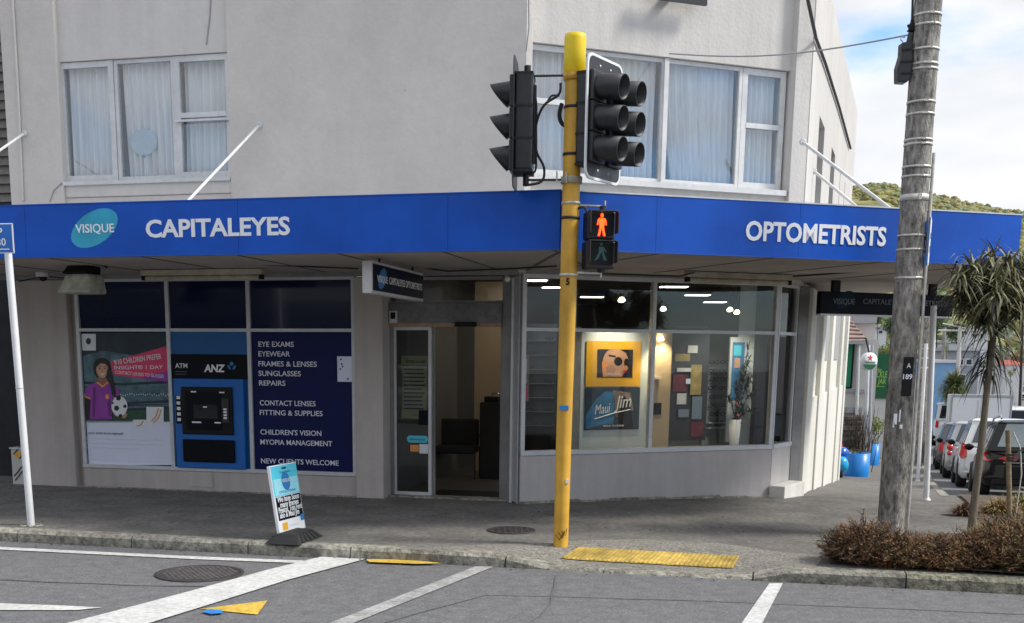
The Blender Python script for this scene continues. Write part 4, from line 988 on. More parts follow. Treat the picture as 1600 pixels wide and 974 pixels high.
spot(1036, 484, 2.0, 'yellowish spot lamp just right of the centre mullion', .05)
for x, y, l_ in ((1140, 485, 'left'), (1151, 489, 'middle'), (1160, 493, 'right')): spot(x, y, 3.0, f'small lit track spot, the {l_} of three in the right upper pane', .055)
# warm spots: real lamps over posters and column, added fill on plant and doorway
def lamp(pos, target, watts, colr, cone):
    l_ = bpy.data.lights.new('display_fill_spot', 'SPOT'); l_.energy = watts; l_.color = colr; l_.spot_size = math.radians(cone); l_.spot_blend = .8; l_.shadow_soft_size = .04
    o = bpy.data.objects.new('display_fill_spot', l_); C.objects.link(o); o.location = pos; o.rotation_euler = (V(pos)-V(target)).to_track_quat('Z', 'Y').to_euler()
u_ = rp(958, 560, .45)[0]
lamp(RF(u_, .12, 2.55), RF(u_, .5, 1.45), 34, (1, .86, .62), 85)
u_ = rp(1034, 560, .42)[0]; lamp(RF(u_, .30, 2.05), RF(u_, .45, 1.3), 22, (1, .78, .42), 100)
u_ = rp(1155, 560, .4)[0]; lamp(RF(u_, .15, 2.6), RF(u_, .8, 1.3), 45, (1, .9, .72), 80)  # added fill to brighten the plant, no fitting of its own
lamp(LF(1.5, 1.4, 2.8), LF(1.5, 3.4, 1.4), 11, (1, .82, .58), 110)  # added fill to brighten the room inside the door, no lamp modelled
# ================================================================ CANOPY
ZS = 2.79
cL, cC, cE = G(-80, 400, ZS), G(875, 388.5, ZS), G(1590, 415, ZS)
_t = (cC-cL).normalized()
zTop = lambda p, x, y: None
CN = thing('shop_canopy', 'blue verandah canopy wrapping the corner above the footpath', 'canopy', tuple(cC))
r0 = ray(875, 298.5); TPc = (EYE + r0*((V((cC.x, cC.y, 0))-EYE).dot(LF.D)/r0.dot(LF.D))).z
ZT = TPc
cL2 = cC + (LF.U*-1)*9.5
eU = (cE-cC); eU.z = 0; eLen = eU.length; eU.normalize()
CL = Fr(cC+LF.U*-9.5, LF.U); CR = Fr(cC, eU)
# fascia in sheets with fine joints
def fascia(f, u0, u1, joints, shift=0):
    js = [u0]+joints+[u1]
    for a, b_ in zip(js, js[1:]): part('fascia_panel', MB().box(f, a+.0015, b_-.0015, .0, .03, ZS, ZT), 'fascia_blue', CN)
fascia(CL, 0, 9.5-.004, [lu(38, 400)*0+(9.5-5.75), 9.5-3.3, 9.5-1.1])
fascia(CR, .004, eLen, [1.0, 2.6, 4.15])
part('drip_edge', MB().box(CL, 0, 9.5, -.008, .04, ZS-.012, ZS-.001), 'fascia_edge', CN); part('drip_edge', MB().box(CR, 0, eLen, -.008, .04, ZS-.012, ZS-.001), 'fascia_edge', CN)
part('capping', MB().box(CL, 0, 9.5, -.006, .1, ZT+.001, ZT+.014), 'fascia_blue', CN); part('capping', MB().box(CR, 0, eLen+.006, -.006, .1, ZT+.001, ZT+.014), 'flash_metal', CN)
# end return along the side street
S3 = Fr(CR(eLen, 0, 0), US)
rl = 3.4
part('fascia_panel', MB().box(S3, .032, rl, .002, .03, ZS, ZT), 'fascia_edge', CN)
sof = [CL(0, .03, 0), CR(0, .03, 0), CR(eLen-.03, .03, 0), S3(rl, .03, 0), SF(4.9, 0, 0), SF(.1, .1, 0), RF(3.8, .1, 0), K, LF(-7.5, .0, 0)]
mb = MB(); mb.poly([V((p.x, p.y, ZS-.001+.0)) for p in sof]); part('soffit', mb, 'soffit', CN)
mb = MB(); mb.poly([V((p.x, p.y, ZT-.02)) for p in sof]); part('roof_sheet', mb, 'grey_band', CN)
# soffit battens
for k in range(9):
    u = .6+k*1.1
    a = CL(u, .05, ZS-.006); n_ = LF.D*2.55; part('batten', MB().extr([a, a+LF.U*.03, a+LF.U*.03+V((0, 0, .004)), a+V((0, 0, .004))], n_), 'soffit_joint', CN)
a = CR(.04, .05, ZS-.008); part('batten', MB().extr([a, a+LF.U*.04, a+LF.U*.04+V((0, 0, .006)), a+V((0, 0, .006))], (K-cC)*V((1, 1, 0))*.96), 'soffit_joint', CN)
for k in range(4):
    a = CR(1.1+k*1.3, .05, ZS-.006); part('batten', MB().extr([a, a+eU*.03, a+eU*.03+V((0, 0, .004)), a+V((0, 0, .004))], RF.D*2.5), 'soffit_joint', CN)
# beam along the wall head
part('wall_plate', MB().box(LF, -7, 2.1, -.02, .03, 2.735, ZS-.003), 'aluminium_dull', CN); part('wall_plate', MB().box(RF, .04, 3.8, -.02, .03, 2.752, ZS-.003), 'aluminium_dull', CN)
# lettering
def ct(f, s_, x0, y0, x1, y1, h, m='letter_white', bold=.028, **k):
    u0, z0 = f.px(x0, y0, -.01); u1, z1 = f.px(x1, y1, -.01); return text(s_, f, u0, -.003, (z0+z1)/2, h, u1-u0, m, CN, bold=bold, ext=.005, **k)
def hpx(f, x, ya, yb): return abs(f.px(x, ya, 0)[1]-f.px(x, yb, 0)[1])
ct(CL, 'CAPITALEYES', 228, 370, 453, 367, hpx(CL, 340, 340, 368))
ct(CR, 'OPTOMETRISTS', 1165, 374.5, 1384, 384, hpx(CR, 1270, 349, 379))
lg = MB(); u0, z0 = CL.px(147.5, 357, 0); lg.extr(ell(CL, u0, z0, .30, .165, -.0005, .45), LF.D*-.0022); part('logo', lg, 'teal_logo', CN)
ct(CL, 'VISIQUE', 118, 364, 178, 363, hpx(CL, 150, 350, 364), bold=.008)
# canopy struts
def strut(a, b_, label, r_=.016):
    t = thing('canopy_strut', label, 'strut', tuple(a), 'white struts holding up the canopy')
    part('rod', MB().tube([a, b_], r_, 10), 'worn_white', t); d = (b_-a).normalized(); part('wall_plate', MB().lathe(a, [(.04, -.004), (.04, .012), (.02, .012)], 10, ax=(LF.D*-1)), 'worn_white', t)
def wallpt(f, x, y, d=-.01): u, z = f.px(x, y, d); return f(u, d, z)
def cpt(f, x, y): u, z = f.px(x, y, .2); return f(u, .2, z)
strut(wallpt(LF, 38, 209), at(-40, 262, 13.6), 'white canopy strut at the far left edge beside the conduit')
strut(wallpt(LF, 405, 196), at(292, 316, 12.6), 'white canopy strut slanting down over the left upstairs window corner')
strut(wallpt(SF, 1254, 222), at(1404, 336, 14.6), 'upper of two white canopy struts on the side wall', .021)
strut(wallpt(SF, 1272, 268), at(1349, 332, 16.2), 'lower and shorter of two white canopy struts on the side wall', .021)
# strip lights under the canopy
def striplight(f, x0, x1, y, d, label):
    u0, u1 = f.px(x0, y, d)[0], f.px(x1, y, d)[0]
    t = thing('strip_light', label, 'strip light', tuple(f(u0, d, 2.7)), 'old strip lights under the canopy')
    part('case', MB().box(f, u0, u1, d-.05, d+.05, ZS-.075, ZS-.008), 'tube_case', t, bevel=.008)
    part('tube', MB().tube([f(u0+.05, d, ZS-.105), f(u1-.05, d, ZS-.105)], .03, 10), 'tube_case', t)
    for e in (u0, u1-.04): part('end_cap', MB().box(f, e, e+.04, d-.03, d+.03, ZS-.13, ZS-.075), 'black', t)
striplight(LF, 222, 411, 418, -.75, 'dirty strip light under the canopy above the cash machine')
striplight(RF, 1072, 1236, 424, -.75, 'dirty strip light under the canopy above the right window')
# floodlight
fP = at(127, 436, 13.9)
FLD = thing('floodlight', 'old square floodlight with a grimy cream diffuser hanging at the left', 'floodlight', (fP.x, fP.y, ZS))
f_ = Fr(fP, LF.U)
zc = fP.z; w1, w2 = .19, .235
def frus(z0, z1, a0, a1, b0, b1, sh=0):
    mb = MB(); mb.v += [f_(s_*a0, t_*b0, z0) for s_, t_ in ((-1, -1), (1, -1), (1, 1), (-1, 1))]+[f_(s_*a1+sh, t_*b1, z1) for s_, t_ in ((-1, -1), (1, -1), (1, 1), (-1, 1))]
    for q in ((0, 1, 5, 4), (1, 2, 6, 5), (2, 3, 7, 6), (3, 0, 4, 7), (4, 5, 6, 7), (3, 2, 1, 0)): mb.face(list(q))
    return mb
part('diffuser', frus(zc-.17, zc+.05, .22, .15, .2, .17, .05), 'tin_dirty', FLD, bevel=.03); part('housing', frus(zc+.051, zc+.14, .16, .14, .17, .14, .05), 'black', FLD, bevel=.02)
part('bracket', MB().tube([f_(-.16, 0, zc+.1), f_(-.18, 0, ZS)], .012, 6), 'black', FLD)
part('bracket', MB().tube([f_(.14, 0, zc+.1), f_(.2, .02, zc+.2), f_(.32, .05, ZS-.02)], .012, 6), 'black', FLD)
cc_ = at(67, 433, 15.0)
CM = thing('security_camera', 'small white dome security camera under the canopy at far left', 'camera', tuple(cc_))
part('housing', MB().lathe(cc_, [(.001, .08), (.085, .08), (.085, .0), (.06, 0)], 16), 'worn_white', CM); part('dome', MB().blob(cc_, .055, 12, 8, 0, 0), 'black', CM)
def cable(pts, label, r_=.009, grp=None, m='cable'):
    return solo('cable', MB().tube(pts, r_, 6), m, label, 'cable', tuple(pts[0]), grp)
cable([at(30, 440, 15.2), at(70, 432, 15.1), at(110, 436, 14.6)], 'thin black cable running past the dome camera')
cable([at(150, 412, 13.8), at(175, 402, 13.8), at(230, 404, 13.9), at(280, 412, 13.9), at(410, 414, 13.6), at(560, 420, 13.6)], 'black cable looping along the canopy underside from the floodlight')
cable([at(640, 414, 13.9), at(670, 420, 13.9), at(700, 424, 13.9), at(800, 420, 13.6), at(870, 416, 13.3)], 'black cable along the soffit over the shop door')
cable([at(940, 428, 13.5), at(1060, 432, 13.9), at(1085, 426, 13.9)], 'black cable feeding the right hand strip light', .008)
cable([at(1160, 437, 14.8), at(1300, 428, 14.2), at(1400, 420, 13.9), at(1480, 412, 13.7)], 'dark wire running across the soffit towards the wooden pole', .01)
# motion detector over the door post
md = at(793, 436, 13.6); mt_ = thing('door_detector', 'small white detector at the top of the door post', 'detector', tuple(md)); part('body', MB().blob(md, .035, 10, 8, 0, .05), 'worn_white', mt_); part('arm', MB().tube([md, md+V((.0, .2, .06))], .01, 6), 'worn_white', mt_)
# hanging sign by the door (perpendicular to the left wall)
h0, h1 = at(583, 440, 12.1), at(663, 446, 14.0)
hz1 = 2.74; hzb = at(583, 458, 12.1).z
hU = (h1-h0); hU.z = 0; hl = hU.length; hU.normalize()
HF = Fr(h0, hU)
zA = at(583, 407, 12.1).z; zB = at(583, 458, 12.1).z
HS = thing('hanging_sign', 'dark blue box sign hanging under the canopy beside the shop door', 'sign', tuple(HF(hl/2, 0, zA)))
wS = (at(583, 430, 12.1)-at(565, 430, 12.1)).length
part('box', MB().box(HF, .0, hl, .012, wS*1.0, zB, zA), 'worn_white', HS, bevel=.006)
part('face', MB().box(HF, .03, hl-.03, .003, .0115, zB+.03, zA-.03), 'vinyl_dark', HS)
lg = MB(); lg.extr(ell(HF, .32, (zA+zB)/2+.0, .16, .09, .0025, .5), HF.D*-.002); part('logo', lg, 'mid_blue', HS)
text('VISIQUE', HF, .14, .0, (zA+zB)/2-.04, .07, .36, 'letter_white', HS, bold=.01, ext=.002); text('CAPITALEYES OPTOMETRISTS', HF, .56, .0, (zA+zB)/2-.04, .075, hl-.66, 'letter_white', HS, bold=.01, ext=.002)
for a in (.4, hl-.3): part('hanger', MB().tube([HF(a, wS/2, zA), HF(a, wS/2, ZS-.002)], .012, 6), 'black', HS)
# under-canopy sign facing up the side street
q0, q1 = at(1283, 470, 15.4), at(1490, 470, 16.3)
qU = (q1-q0); qU.z = 0; ql = qU.length; qU.normalize(); QF = Fr(q0, qU)
zA = at(1283, 455, 15.4).z; zB = at(1283, 490, 15.4).z
QS = thing('hanging_sign', 'long black sign hanging under the canopy end behind the wooden pole', 'sign', tuple(QF(ql/2, 0, zA)))
part('board', MB().box(QF, 0, ql, .0, .09, zB, zA), 'sign_black', QS, bevel=.004); part('lower_edge', MB().box(QF, 0, ql, -.004, .092, zB-.022, zB-.001), 'aluminium', QS)
lg = MB(); u0, z0 = QF.px(1320, 469, 0); lg.extr(ell(QF, u0, z0, .17, .1, -.002, .5), QF.D*-.002); part('logo', lg, 'sign_ghost', QS)
def qt(s_, x0, x1, y, h): u0, z0 = QF.px(x0, y, 0); u1 = QF.px(x1, y, 0)[0]; text(s_, QF, u0, -.004, z0, h, u1-u0, 'letter_dim', QS, bold=.012, ext=.003)
qt('VISIQUE', 1301, 1335, 475, .075); qt('CAPITALEYES OPTOMETRISTS', 1348, 1478, 475, .07)
for x in (1309, 1461): u0 = QF.px(x, 455, 0)[0]; part('hanger', MB().box(QF, u0-.06, u0+.06, .02, .07, zA+.001, ZS-.002), 'black', QS)
# overhead cable clipped down the side wall
mb = MB(); pts = [(1259, -15), (1275, 60), (1290, 100), (1312, 170), (1329, 232)]
pts3 = []
for x, y in pts: u, z = SF.px(x, y, -.03); pts3.append(SF(u, -.03, z))
solo('wall_cable', MB().tube(pts3, .022, 8), 'cable', 'thick black cable slanting down the side wall of the shop building', 'cable', tuple(pts3[0]))
# dark sign bottom peeking in above the right windows
u0, z0 = RF.px(1020, 0, -.1); u1, _ = RF.px(1108, 4, -.1); TS = thing('wall_sign', 'underside of a dark wall sign cut by the top of the picture', 'sign', tuple(RF(u0, -.1, z0)))
zq = RF.px(1060, 1, -.1)[1]; part('board', MB().box(RF, u0, u1, -.06, -.02, zq, zq+.16), 'signal_black', TS); part('bracket', MB().box(RF, u0+.3, u0+.4, -.02, .12, zq+.1, zq+.15), 'black', TS)
# ================================================================ TRAFFIC LIGHT
pb = GG(876, 853); YD = pb.y
TL = thing('traffic_light', 'tall yellow traffic light pole with two black signal heads and a red pedestrian figure', 'traffic light', tuple(pb))
ptop = V((pb.x+.035, pb.y, at(893, 53, YD).z)); zcap = at(893, 108, YD).z
pax = lambda z: pb.lerp(ptop, (z-pb.z)/(ptop.z-pb.z))
part('pole', MB().tube([pb+V((0, 0, -.05)), pax(1.2), pax(zcap)], [.072, .074, .083], 24), 'pole_yellow', TL)
part('cap', MB().lathe(pax(zcap-.04), [(.089, 0), (.098, .02), (.098, ptop.z-zcap+.0), (.092, ptop.z-zcap+.035), (.02, ptop.z-zcap+.045), (.001, ptop.z-zcap+.045)], 24), 'cap_yellow', TL)
for k in range(8):
    a = k*.785; c_ = pax(zcap-.06); part('clamp_bolt', MB().box(WF, c_.x+.092*math.cos(a)-.01, c_.x+.092*math.cos(a)+.01, c_.y+.092*math.sin(a)-.01, c_.y+.092*math.sin(a)+.01, c_.z-.012, c_.z+.03), 'pole_yellow', TL)
for z in (zcap-.07, at(885, 282, YD).z): part('clamp', MB().lathe(pax(z), [(.085, -.03), (.098, -.03), (.098, .03), (.085, .03)], 20), 'tube_case' if z < zcap-.1 else 'pole_yellow', TL)
for y in (168, 242, 318, 341, 430): z = at(885, y, YD).z; part('band', MB().lathe(pax(z), [(.08, -.012), (.088, -.012), (.088, .012), (.08, .012)], 20), 'strap' if y in (318, 430) else 'cable', TL)
for y, m_ in ((637, 'mid_blue'),):
    z = at(880, y, YD).z; part('sticker', MB().box(WF, pb.x-.045, pb.x+.04, YD-.081, YD-.07, z-.022, z+.022), m_, TL)
z = at(880, 751, YD).z; part('sticker', MB().box(WF, pb.x+.028, pb.x+.055, YD-.074, YD-.05, z-.02, z+.02), 'paper_white', TL)
z = at(881, 446, YD).z; text('5', Fr(V((pb.x-.012, YD-.0815, 0)), V((1, 0, 0))), 0, 0, z, .062, .036, 'black', TL, bold=.03, ext=.002)
for k in range(3):
    z = pb.z+.12+.02*k; part('scratch', MB().tube([V((pb.x-.06+.03*k, YD-.072, z)), V((pb.x-.02+.03*k, YD-.076, z-.05)), V((pb.x+.02+.015*k, YD-.074, z+.02))], .0035, 4), 'black', TL)
def visor(mb, c, N_, r, ln, down=.12, m=0, cut=.45):
    """open tube visor from c along N_, with a cutaway underside"""
    N_ = N_.normalized(); T = V((0, 0, 1)).cross(N_).normalized(); n = 24; b = len(mb.v)
    for layer, rr in ((0, r), (1, r-.006)):
        for i in range(n+1):
            a = -math.pi/2+2*math.pi*i/n     # starts underneath
            lo = .5+.5*math.sin(a)                # 0 underneath, 1 on top
            d_ = T*math.cos(a)*rr+V((0, 0, 1))*math.sin(a)*rr
            mb.v.append(c+d_); mb.v.append(c+d_*.96+N_*ln*(1-cut*(1-lo)**1.2)+V((0, 0, -down*ln)))
    k = 2*(n+1)
    for i in range(n):
        mb.face([b+2*i, b+2*i+2, b+2*i+3, b+2*i+1], m, True); mb.face([b+k+2*i+1, b+k+2*i+3, b+k+2*i+2, b+k+2*i], m, True)
        mb.face([b+2*i+1, b+2*i+3, b+k+2*i+3, b+k+2*i+1], m)
def signal_head(px_x, ytop, ybot, dist, az_, cols, bw, rad, vln, label, cut):
    """az_: compass direction it faces measured from towards the camera (-Y) to +X"""
    N_ = V((math.sin(az_), -math.cos(az_), 0)); T = V((math.cos(az_), math.sin(az_), 0))
    zt_, zb_ = at(px_x, ytop, dist).z, at(px_x, ybot, dist).z; zc_ = (zt_+zb_)/2; c = at(px_x, (ytop+ybot)/2, dist); c.z = 0
    H = zt_-zb_; f = Fr(c, T)            # f.D = into the head
    bo = f.D
    # backing board with rounded corners and white edge
    def rr_(w_, h_, rad_):
        pts = []
        for cx_, cz_, a0 in ((w_/2-rad_, h_/2-rad_, 0), (-w_/2+rad_, h_/2-rad_, 1), (-w_/2+rad_, -h_/2+rad_, 2), (w_/2-rad_, -h_/2+rad_, 3)):
            for i in range(6): a = (a0+i/5)*math.pi/2; pts.append((cx_+rad_*math.cos(a), cz_+rad_*math.sin(a)))
        return pts
    hd = part('signal_head', MB().box(f, -bw*.33, bw*.33, .004, .16, zc_-H*.36, zc_+H*.37), 'signal_black', TL, label=label, bevel=.015)
    mb = MB(); mb.extr([f(u, -.0, zc_+z) for u, z in rr_(bw, H, .09)], f.D*-.008); part('backing_board', mb, 'signal_black', hd)
    o_, i_ = rr_(bw, H, .09), rr_(bw-.045, H-.045, .075); mb = MB(); n = len(o_)
    if cols > 1:
        for k in range(n):
            j = (k+1) % n; mb.poly([f(o_[k][0], -.011, zc_+o_[k][1]), f(o_[j][0], -.011, zc_+o_[j][1]), f(i_[j][0], -.011, zc_+i_[j][1]), f(i_[k][0], -.011, zc_+i_[k][1])])
            mb.poly([f(o_[k][0]*1.004, -.011, zc_+o_[k][1]*1.002), f(o_[j][0]*1.004, -.011, zc_+o_[j][1]*1.002), f(o_[j][0]*1.004, .004, zc_+o_[j][1]*1.002), f(o_[k][0]*1.004, .004, zc_+o_[k][1]*1.002)])
        part('border', mb, 'white_paint', hd)
    sp = H*.245
    for cidx in range(cols):
        u = 0 if cols == 1 else (-.17+.34*cidx)
        for k in (-1, 0, 1):
            z = zc_+.0*H+k*sp
            part('lamp_case', MB().box(f, u-sp*.49, u+sp*.49, -.05, -.008, z-sp*.49, z+sp*.49), 'signal_black', hd, bevel=.01)
            mb = MB(); visor(mb, f(u, -.05, z), N_, rad, vln, cut=cut); part('visor', mb, 'signal_black', hd)
            part('lens', MB().lathe(f(u, -.052, z), [(rad*.95, 0), (rad*.7, .012), (.001, .02)], 20, ax=N_), 'black', hd)
    for k in (-1.5, -.5, .5, 1.5): part('rib', MB().box(f, -bw*.335, bw*.335, .0, .163, zc_+k*sp-.012, zc_+k*sp+.012), 'rubber', hd)
    part('rib', MB().box(f, -.03, .03, .16, .185, zc_-H*.30, zc_+H*.30), 'signal_black', hd, bevel=.005)
    mb = MB()
    for u, z in ((-.1, .42), (.1, .42), (-.1, -.42), (.1, -.42)): mb.lathe(f(u, -.009, zc_+z*H), [(.012, 0), (.001, .008)], 8, ax=N_)
    part('bolt', mb, 'strap', hd, kind='stuff')
    return f, zc_, H
fl, zcl, Hl = signal_head(806, 93, 297, YD+.05, math.radians(-97), 1, .50, .105, .19, 'left signal head seen edge on, facing left', .85)
fr, zcr, Hr = signal_head(943, 92, 285, YD-.02, math.radians(56), 2, .68, .110, .25, 'right signal head, two columns of visors on a white edged board', .12)
for y in (118, 281):
    z = at(885, y, YD).z; ax_ = pax(z)
    part('bracket', MB().tube([fl(0, .1, z), ax_], .010, 6), 'signal_black', TL); part('bracket', MB().tube([fr(-.1, .15, z), ax_], .016, 6), 'signal_black', TL)
part('bracket', MB().tube([fl(0, .1, zcl+Hl*.36), fl(0, .1, zcl+Hl*.45)], .03, 8), 'signal_black', TL); part('bracket', MB().tube([fl(0, .1, zcl-Hl*.36), fl(0, .1, zcl-Hl*.47)], .028, 8), 'signal_black', TL)
def pc(pts, r_=.012): 
    P = [at(x, y, YD+dd) for x, y, dd in pts]; Q = []
    for i in range(len(P)-1):
        p0, p1, p2, p3 = P[max(0, i-1)], P[i], P[i+1], P[min(len(P)-1, i+2)]
        for k in range(5):
            t = k/5; Q.append(.5*((2*p1)+(p2-p0)*t+(2*p0-5*p1+4*p2-p3)*t*t+(3*p1-p0-3*p2+p3)*t**3))
    Q.append(P[-1]); part('cable', MB().tube(Q, r_, 7), 'cable', TL)
pc([(876, 130, -.05), (873, 148, -.05), (850, 165, -.03), (838, 195, 0), (838, 235, 0), (850, 262, 0), (846, 284, 0), (820, 290, 0)])
pc([(832, 135, .05), (838, 160, .0), (838, 200, 0), (838, 240, 0), (836, 268, .0), (822, 272, 0)], .010)
pc([(900, 150, .08), (909, 170, .1), (908, 195, .1), (900, 200, .1), (880, 195, .1), (874, 180, .09), (878, 162, .09)], .02)
pc([(901, 125, .0), (902, 200, .05), (901, 300, .05), (900, 420, .05)], .007)
pc([(898, 332, .0), (905, 325, -.05), (914, 325, -.05), (918, 334, -.05)], .011)
pc([(855, 160, .0), (862, 150, 0), (874, 150, 0)], .009)
for x in (870, 885): z = at(x, 275, YD).z; part('bracket', MB().tube([at(x, 286, YD-.09), at(x, 268, YD-.09)], .008, 6), 'strap', TL)
# pedestrian signal
PX0, PX1, PY0, PY1 = 917, 963, 329, 420
dd = YD-.12
pf_ = Fr(at(PX0, 400, dd), V((.985, .17, 0)).normalized())
pw = (at(PX1, 400, dd)-at(PX0, 400, dd)).length
zA, zB = at(940, PY0, dd).z, at(940, PY1, dd).z; zm = (zA+zB)/2
PS = part('pedestrian_signal', MB().box(pf_, 0, pw, 0, .2, zB, zm-.004).box(pf_, .006, pw-.006, 0, .2, zm+.004, zA), 'signal_black', TL, bevel=.02)
for z0_, z1_ in ((zB, zm-.004), (zm+.004, zA)):
    part('hood', MB().box(pf_, .002, pw-.002, -.06, .0, z1_-.012, z1_).box(pf_, .002, .012, -.09, .0, z0_+.05, z1_-.014).box(pf_, pw-.012, pw-.002, -.10, .0, z0_+.05, z1_-.014), 'signal_black', PS, bevel=.004)
    part('lens', MB().box(pf_, .03, pw-.03, -.004, -.001, z0_+.03, z1_-.03), 'black', PS)
def man(cx, cz, s_, d_, m_, walk):
    mb = MB(); q = lambda pts: mb.poly([pf_(cx+x*s_*(.78 if not walk else 1), d_, cz+z*s_) for x, z in pts])
    q([(math.cos(i*.628)*.075, .80+math.sin(i*.628)*.085) for i in range(10)])
    if not walk:
        q([(-.14, .69), (.14, .69), (.15, .45), (.10, .36), (-.10, .36), (-.15, .45)])
        q([(-.14, .69), (-.15, .62), (-.22, .42), (-.26, .43), (-.21, .64)]); q([(.14, .69), (.21, .64), (.26, .43), (.22, .42), (.15, .62)])
        q([(-.10, .37), (.0, .37), (-.04, .2), (-.10, 0), (-.20, 0)]); q([(.10, .37), (.20, 0), (.10, 0), (.04, .2), (.0, .37)])
    else:
        q([(-.12, .66), (.12, .66), (.13, .42), (-.11, .42)]); q([(-.11, .42), (.02, .42), (-.13, .1), (-.32, .0)]); q([(.02, .42), (.13, .42), (.30, .02), (.14, .02)]); q([(.12, .66), (.28, .42), (.22, .40), (.1, .55)])
    return part('walking_figure' if walk else 'standing_figure', mb, m_, PS)
man(pw*.49, zm+.035, .225, -.007, 'lamp_orange', False)
for ox, oz in ((-.0035, 0), (.0035, 0), (0, .004), (0, -.004)):  # dim red offset copies stand for the glow bleeding round the figure
    man(pw*.49+ox, zm+.035+oz, .225, -.0055+ox*.05+oz*.03, 'halo_red', False)
man(pw*.49, zB+.07, .19, -.006, 'lamp_teal', True)
top = pf_(pw*.62, .1, zA); part('bracket', MB().tube([top, top+V((0, 0, .055))], .03, 10), 'signal_black', TL); part('bracket', MB().tube([top+V((0, 0, .05)), pax(top.z+.06)], .011, 6), 'strap', TL); part('bracket', MB().tube([top+V((.02, 0, .0)), top+V((.02, 0, .10))], .008, 6), 'strap', TL)
bt = pf_(pw*.62, .1, zB); part('bracket', MB().tube([bt, bt-V((0, 0, .03))], .035, 10), 'signal_black', TL); part('bracket', MB().tube([bt-V((0, 0, .03)), pax(bt.z-.03)], .014, 6), 'strap', TL)
part('bracket', MB().tube([bt, bt-V((0, 0, .07))], .008, 6), 'strap', TL)
# ================================================================ PARKING SIGN POST
wb = GG(49, 821); wt = at(9, 352, wb.y)
PP = thing('parking_sign', 'white post at the left kerb with a blue P 30 parking sign', 'sign', tuple(wb))
part('post', MB().tube([wb-V((0, 0, .05)), wb.lerp(wt, .45), wb.lerp(wt, 1)], .037, 14), 'white_paint', PP)
part('band', MB().lathe(wb.lerp(wt, .47), [(.038, -.008), (.042, 0), (.038, .008)], 14), 'aluminium', PP)
SGF = Fr(at(21, 370, wb.y-.05), V((.985, -.16, 0)).normalized()); zt_, zb_ = at(21, 349, wb.y-.05).z, at(21, 396, wb.y-.05).z
part('plate', MB().box(SGF, -.34, 0, .0, .006, zb_, zt_), 'letter_white', PP, bevel=.004); part('face', MB().box(SGF, -.332, -.010, -.003, -.0005, zb_+.010, zt_-.010), 'sign_blue', PP)
mb = MB(); part('border', MB().box(SGF, -.012, -.006, -.005, -.003, zb_+.02, zt_-.02), 'letter_white', PP)
text('P', SGF, -.17, -.004, zt_-.125, .085, .055, 'letter_white', PP, bold=.02, ext=.002); text('30', SGF, -.18, -.004, zb_+.075, .075, .095, 'letter_white', PP, bold=.01, ext=.002)
part('underline', MB().box(SGF, -.30, -.05, -.006, -.003, zb_+.035, zb_+.045), 'letter_white', PP)
mb = MB()
for k in range(9): a = k*.7; mb.blob(wb+V((.1*math.cos(a), .08*math.sin(a), -.005)), .035, 7, 5, 0, .3, (1, 1, .4))
part('footing', mb, 'kerb', PP)
# ================================================================ PAVEMENT SIGN BOARD
sa, sb = GG(438, 846), GG(478, 834)
bT0 = at(421, 729, sa.y+.02); bT1 = bT0+(sb-sa)
SB = thing('pavement_sign', 'turquoise and white sandwich board with handwritten lettering on a black rubber base', 'sandwich board', tuple((sa+sb)/2))
b0 = V((sa.x, sa.y, sa.z+.06)); b1 = V((sb.x, sb.y, sb.z+.06)); U1 = (b1-b0); wB = U1.length; U1.normalize(); Wv = (bT0-b0); hB = Wv.length; Wn = Wv.normalized(); Nn = U1.cross(Wn).normalized()
Wn = Nn.cross(U1).normalized() if Nn.cross(U1).dot(Wn) > 0 else -Nn.cross(U1).normalized()
# board leans: shear outline follows the seen quadrilateral
def sbp(a, b_, off=0): 
    p = b0.lerp(b1, a).lerp(bT0.lerp(bT1, a), b_); return p + Nn*off*(1 if Nn.y < 0 else -1)
class SBF:
    def __call__(s, u, d, z): return sbp(u/wB, z/hB, -d)
sf = SBF()
part('board', MB().box(sf, 0, wB, 0, .035, 0, hB), 'letter_white', SB, bevel=.006)
part('upper_print', MB().box(sf, .008, wB-.008, -.002, .0, hB*.55, hB-.008), 'cyan', SB)
part('upper_print', MB().box(sf, .03, wB-.02, -.003, -.002, hB*.56, hB*.8), 'pale_cyan', SB)
part('chalk_panel', MB().box(sf, .02, wB-.015, -.003, .0, hB*.20, hB*.54), 'atm_black', SB)
part('handle_hole', MB().box(sf, wB*.42, wB*.58, -.003, .0, hB*.93, hB*.955), 'black', SB)
q = [sf(wB*.5+math.cos(a_*.2618)*.065*1-math.sin(a_*.2618)*.05, -.0045, hB*.75+math.sin(a_*.2618)*.075+math.cos(a_*.2618)*.05) for a_ in range(24)]
part('logo', MB().poly(q), 'mid_blue', SB)
text('VISIQUE', sf, wB*.36, -.005, hB*.74, .035, wB*.28, 'letter_white', SB, ext=.001); text('Capitaleyes', sf, wB*.32, -.004, hB*.875, .022, wB*.4, 'mid_blue', SB, ext=.001); text('OPTICAL EYEWEAR', sf, wB*.2, -.004, hB*.585, .026, wB*.62, 'mid_blue', SB, ext=.001)
for s_, zz, a_, b_ in (('We have Sooo', .465, .08, .90), ('many frames', .385, .15, .85), ('Prescot, Tom Ford', .31, .06, .95), ('also & Maui Jim', .235, .08, .82)): text(s_, sf, wB*a_, -.005, hB*zz, .058, wB*(b_-a_), 'letter_white', SB, bold=.02, ext=.002, shear=.1)
part('badge', MB().box(sf, wB*.14, wB*.33, -.002, .0, hB*.05, hB*.16), 'poster_gold', SB); part('badge', MB().box(sf, wB*.85, wB*.985, -.004, -.003, hB*.13, hB*.22), 'mid_blue', SB)
text('optometrists', sf, wB*.4, -.002, hB*.09, .02, wB*.35, 'letter_grey', SB, ext=.001)
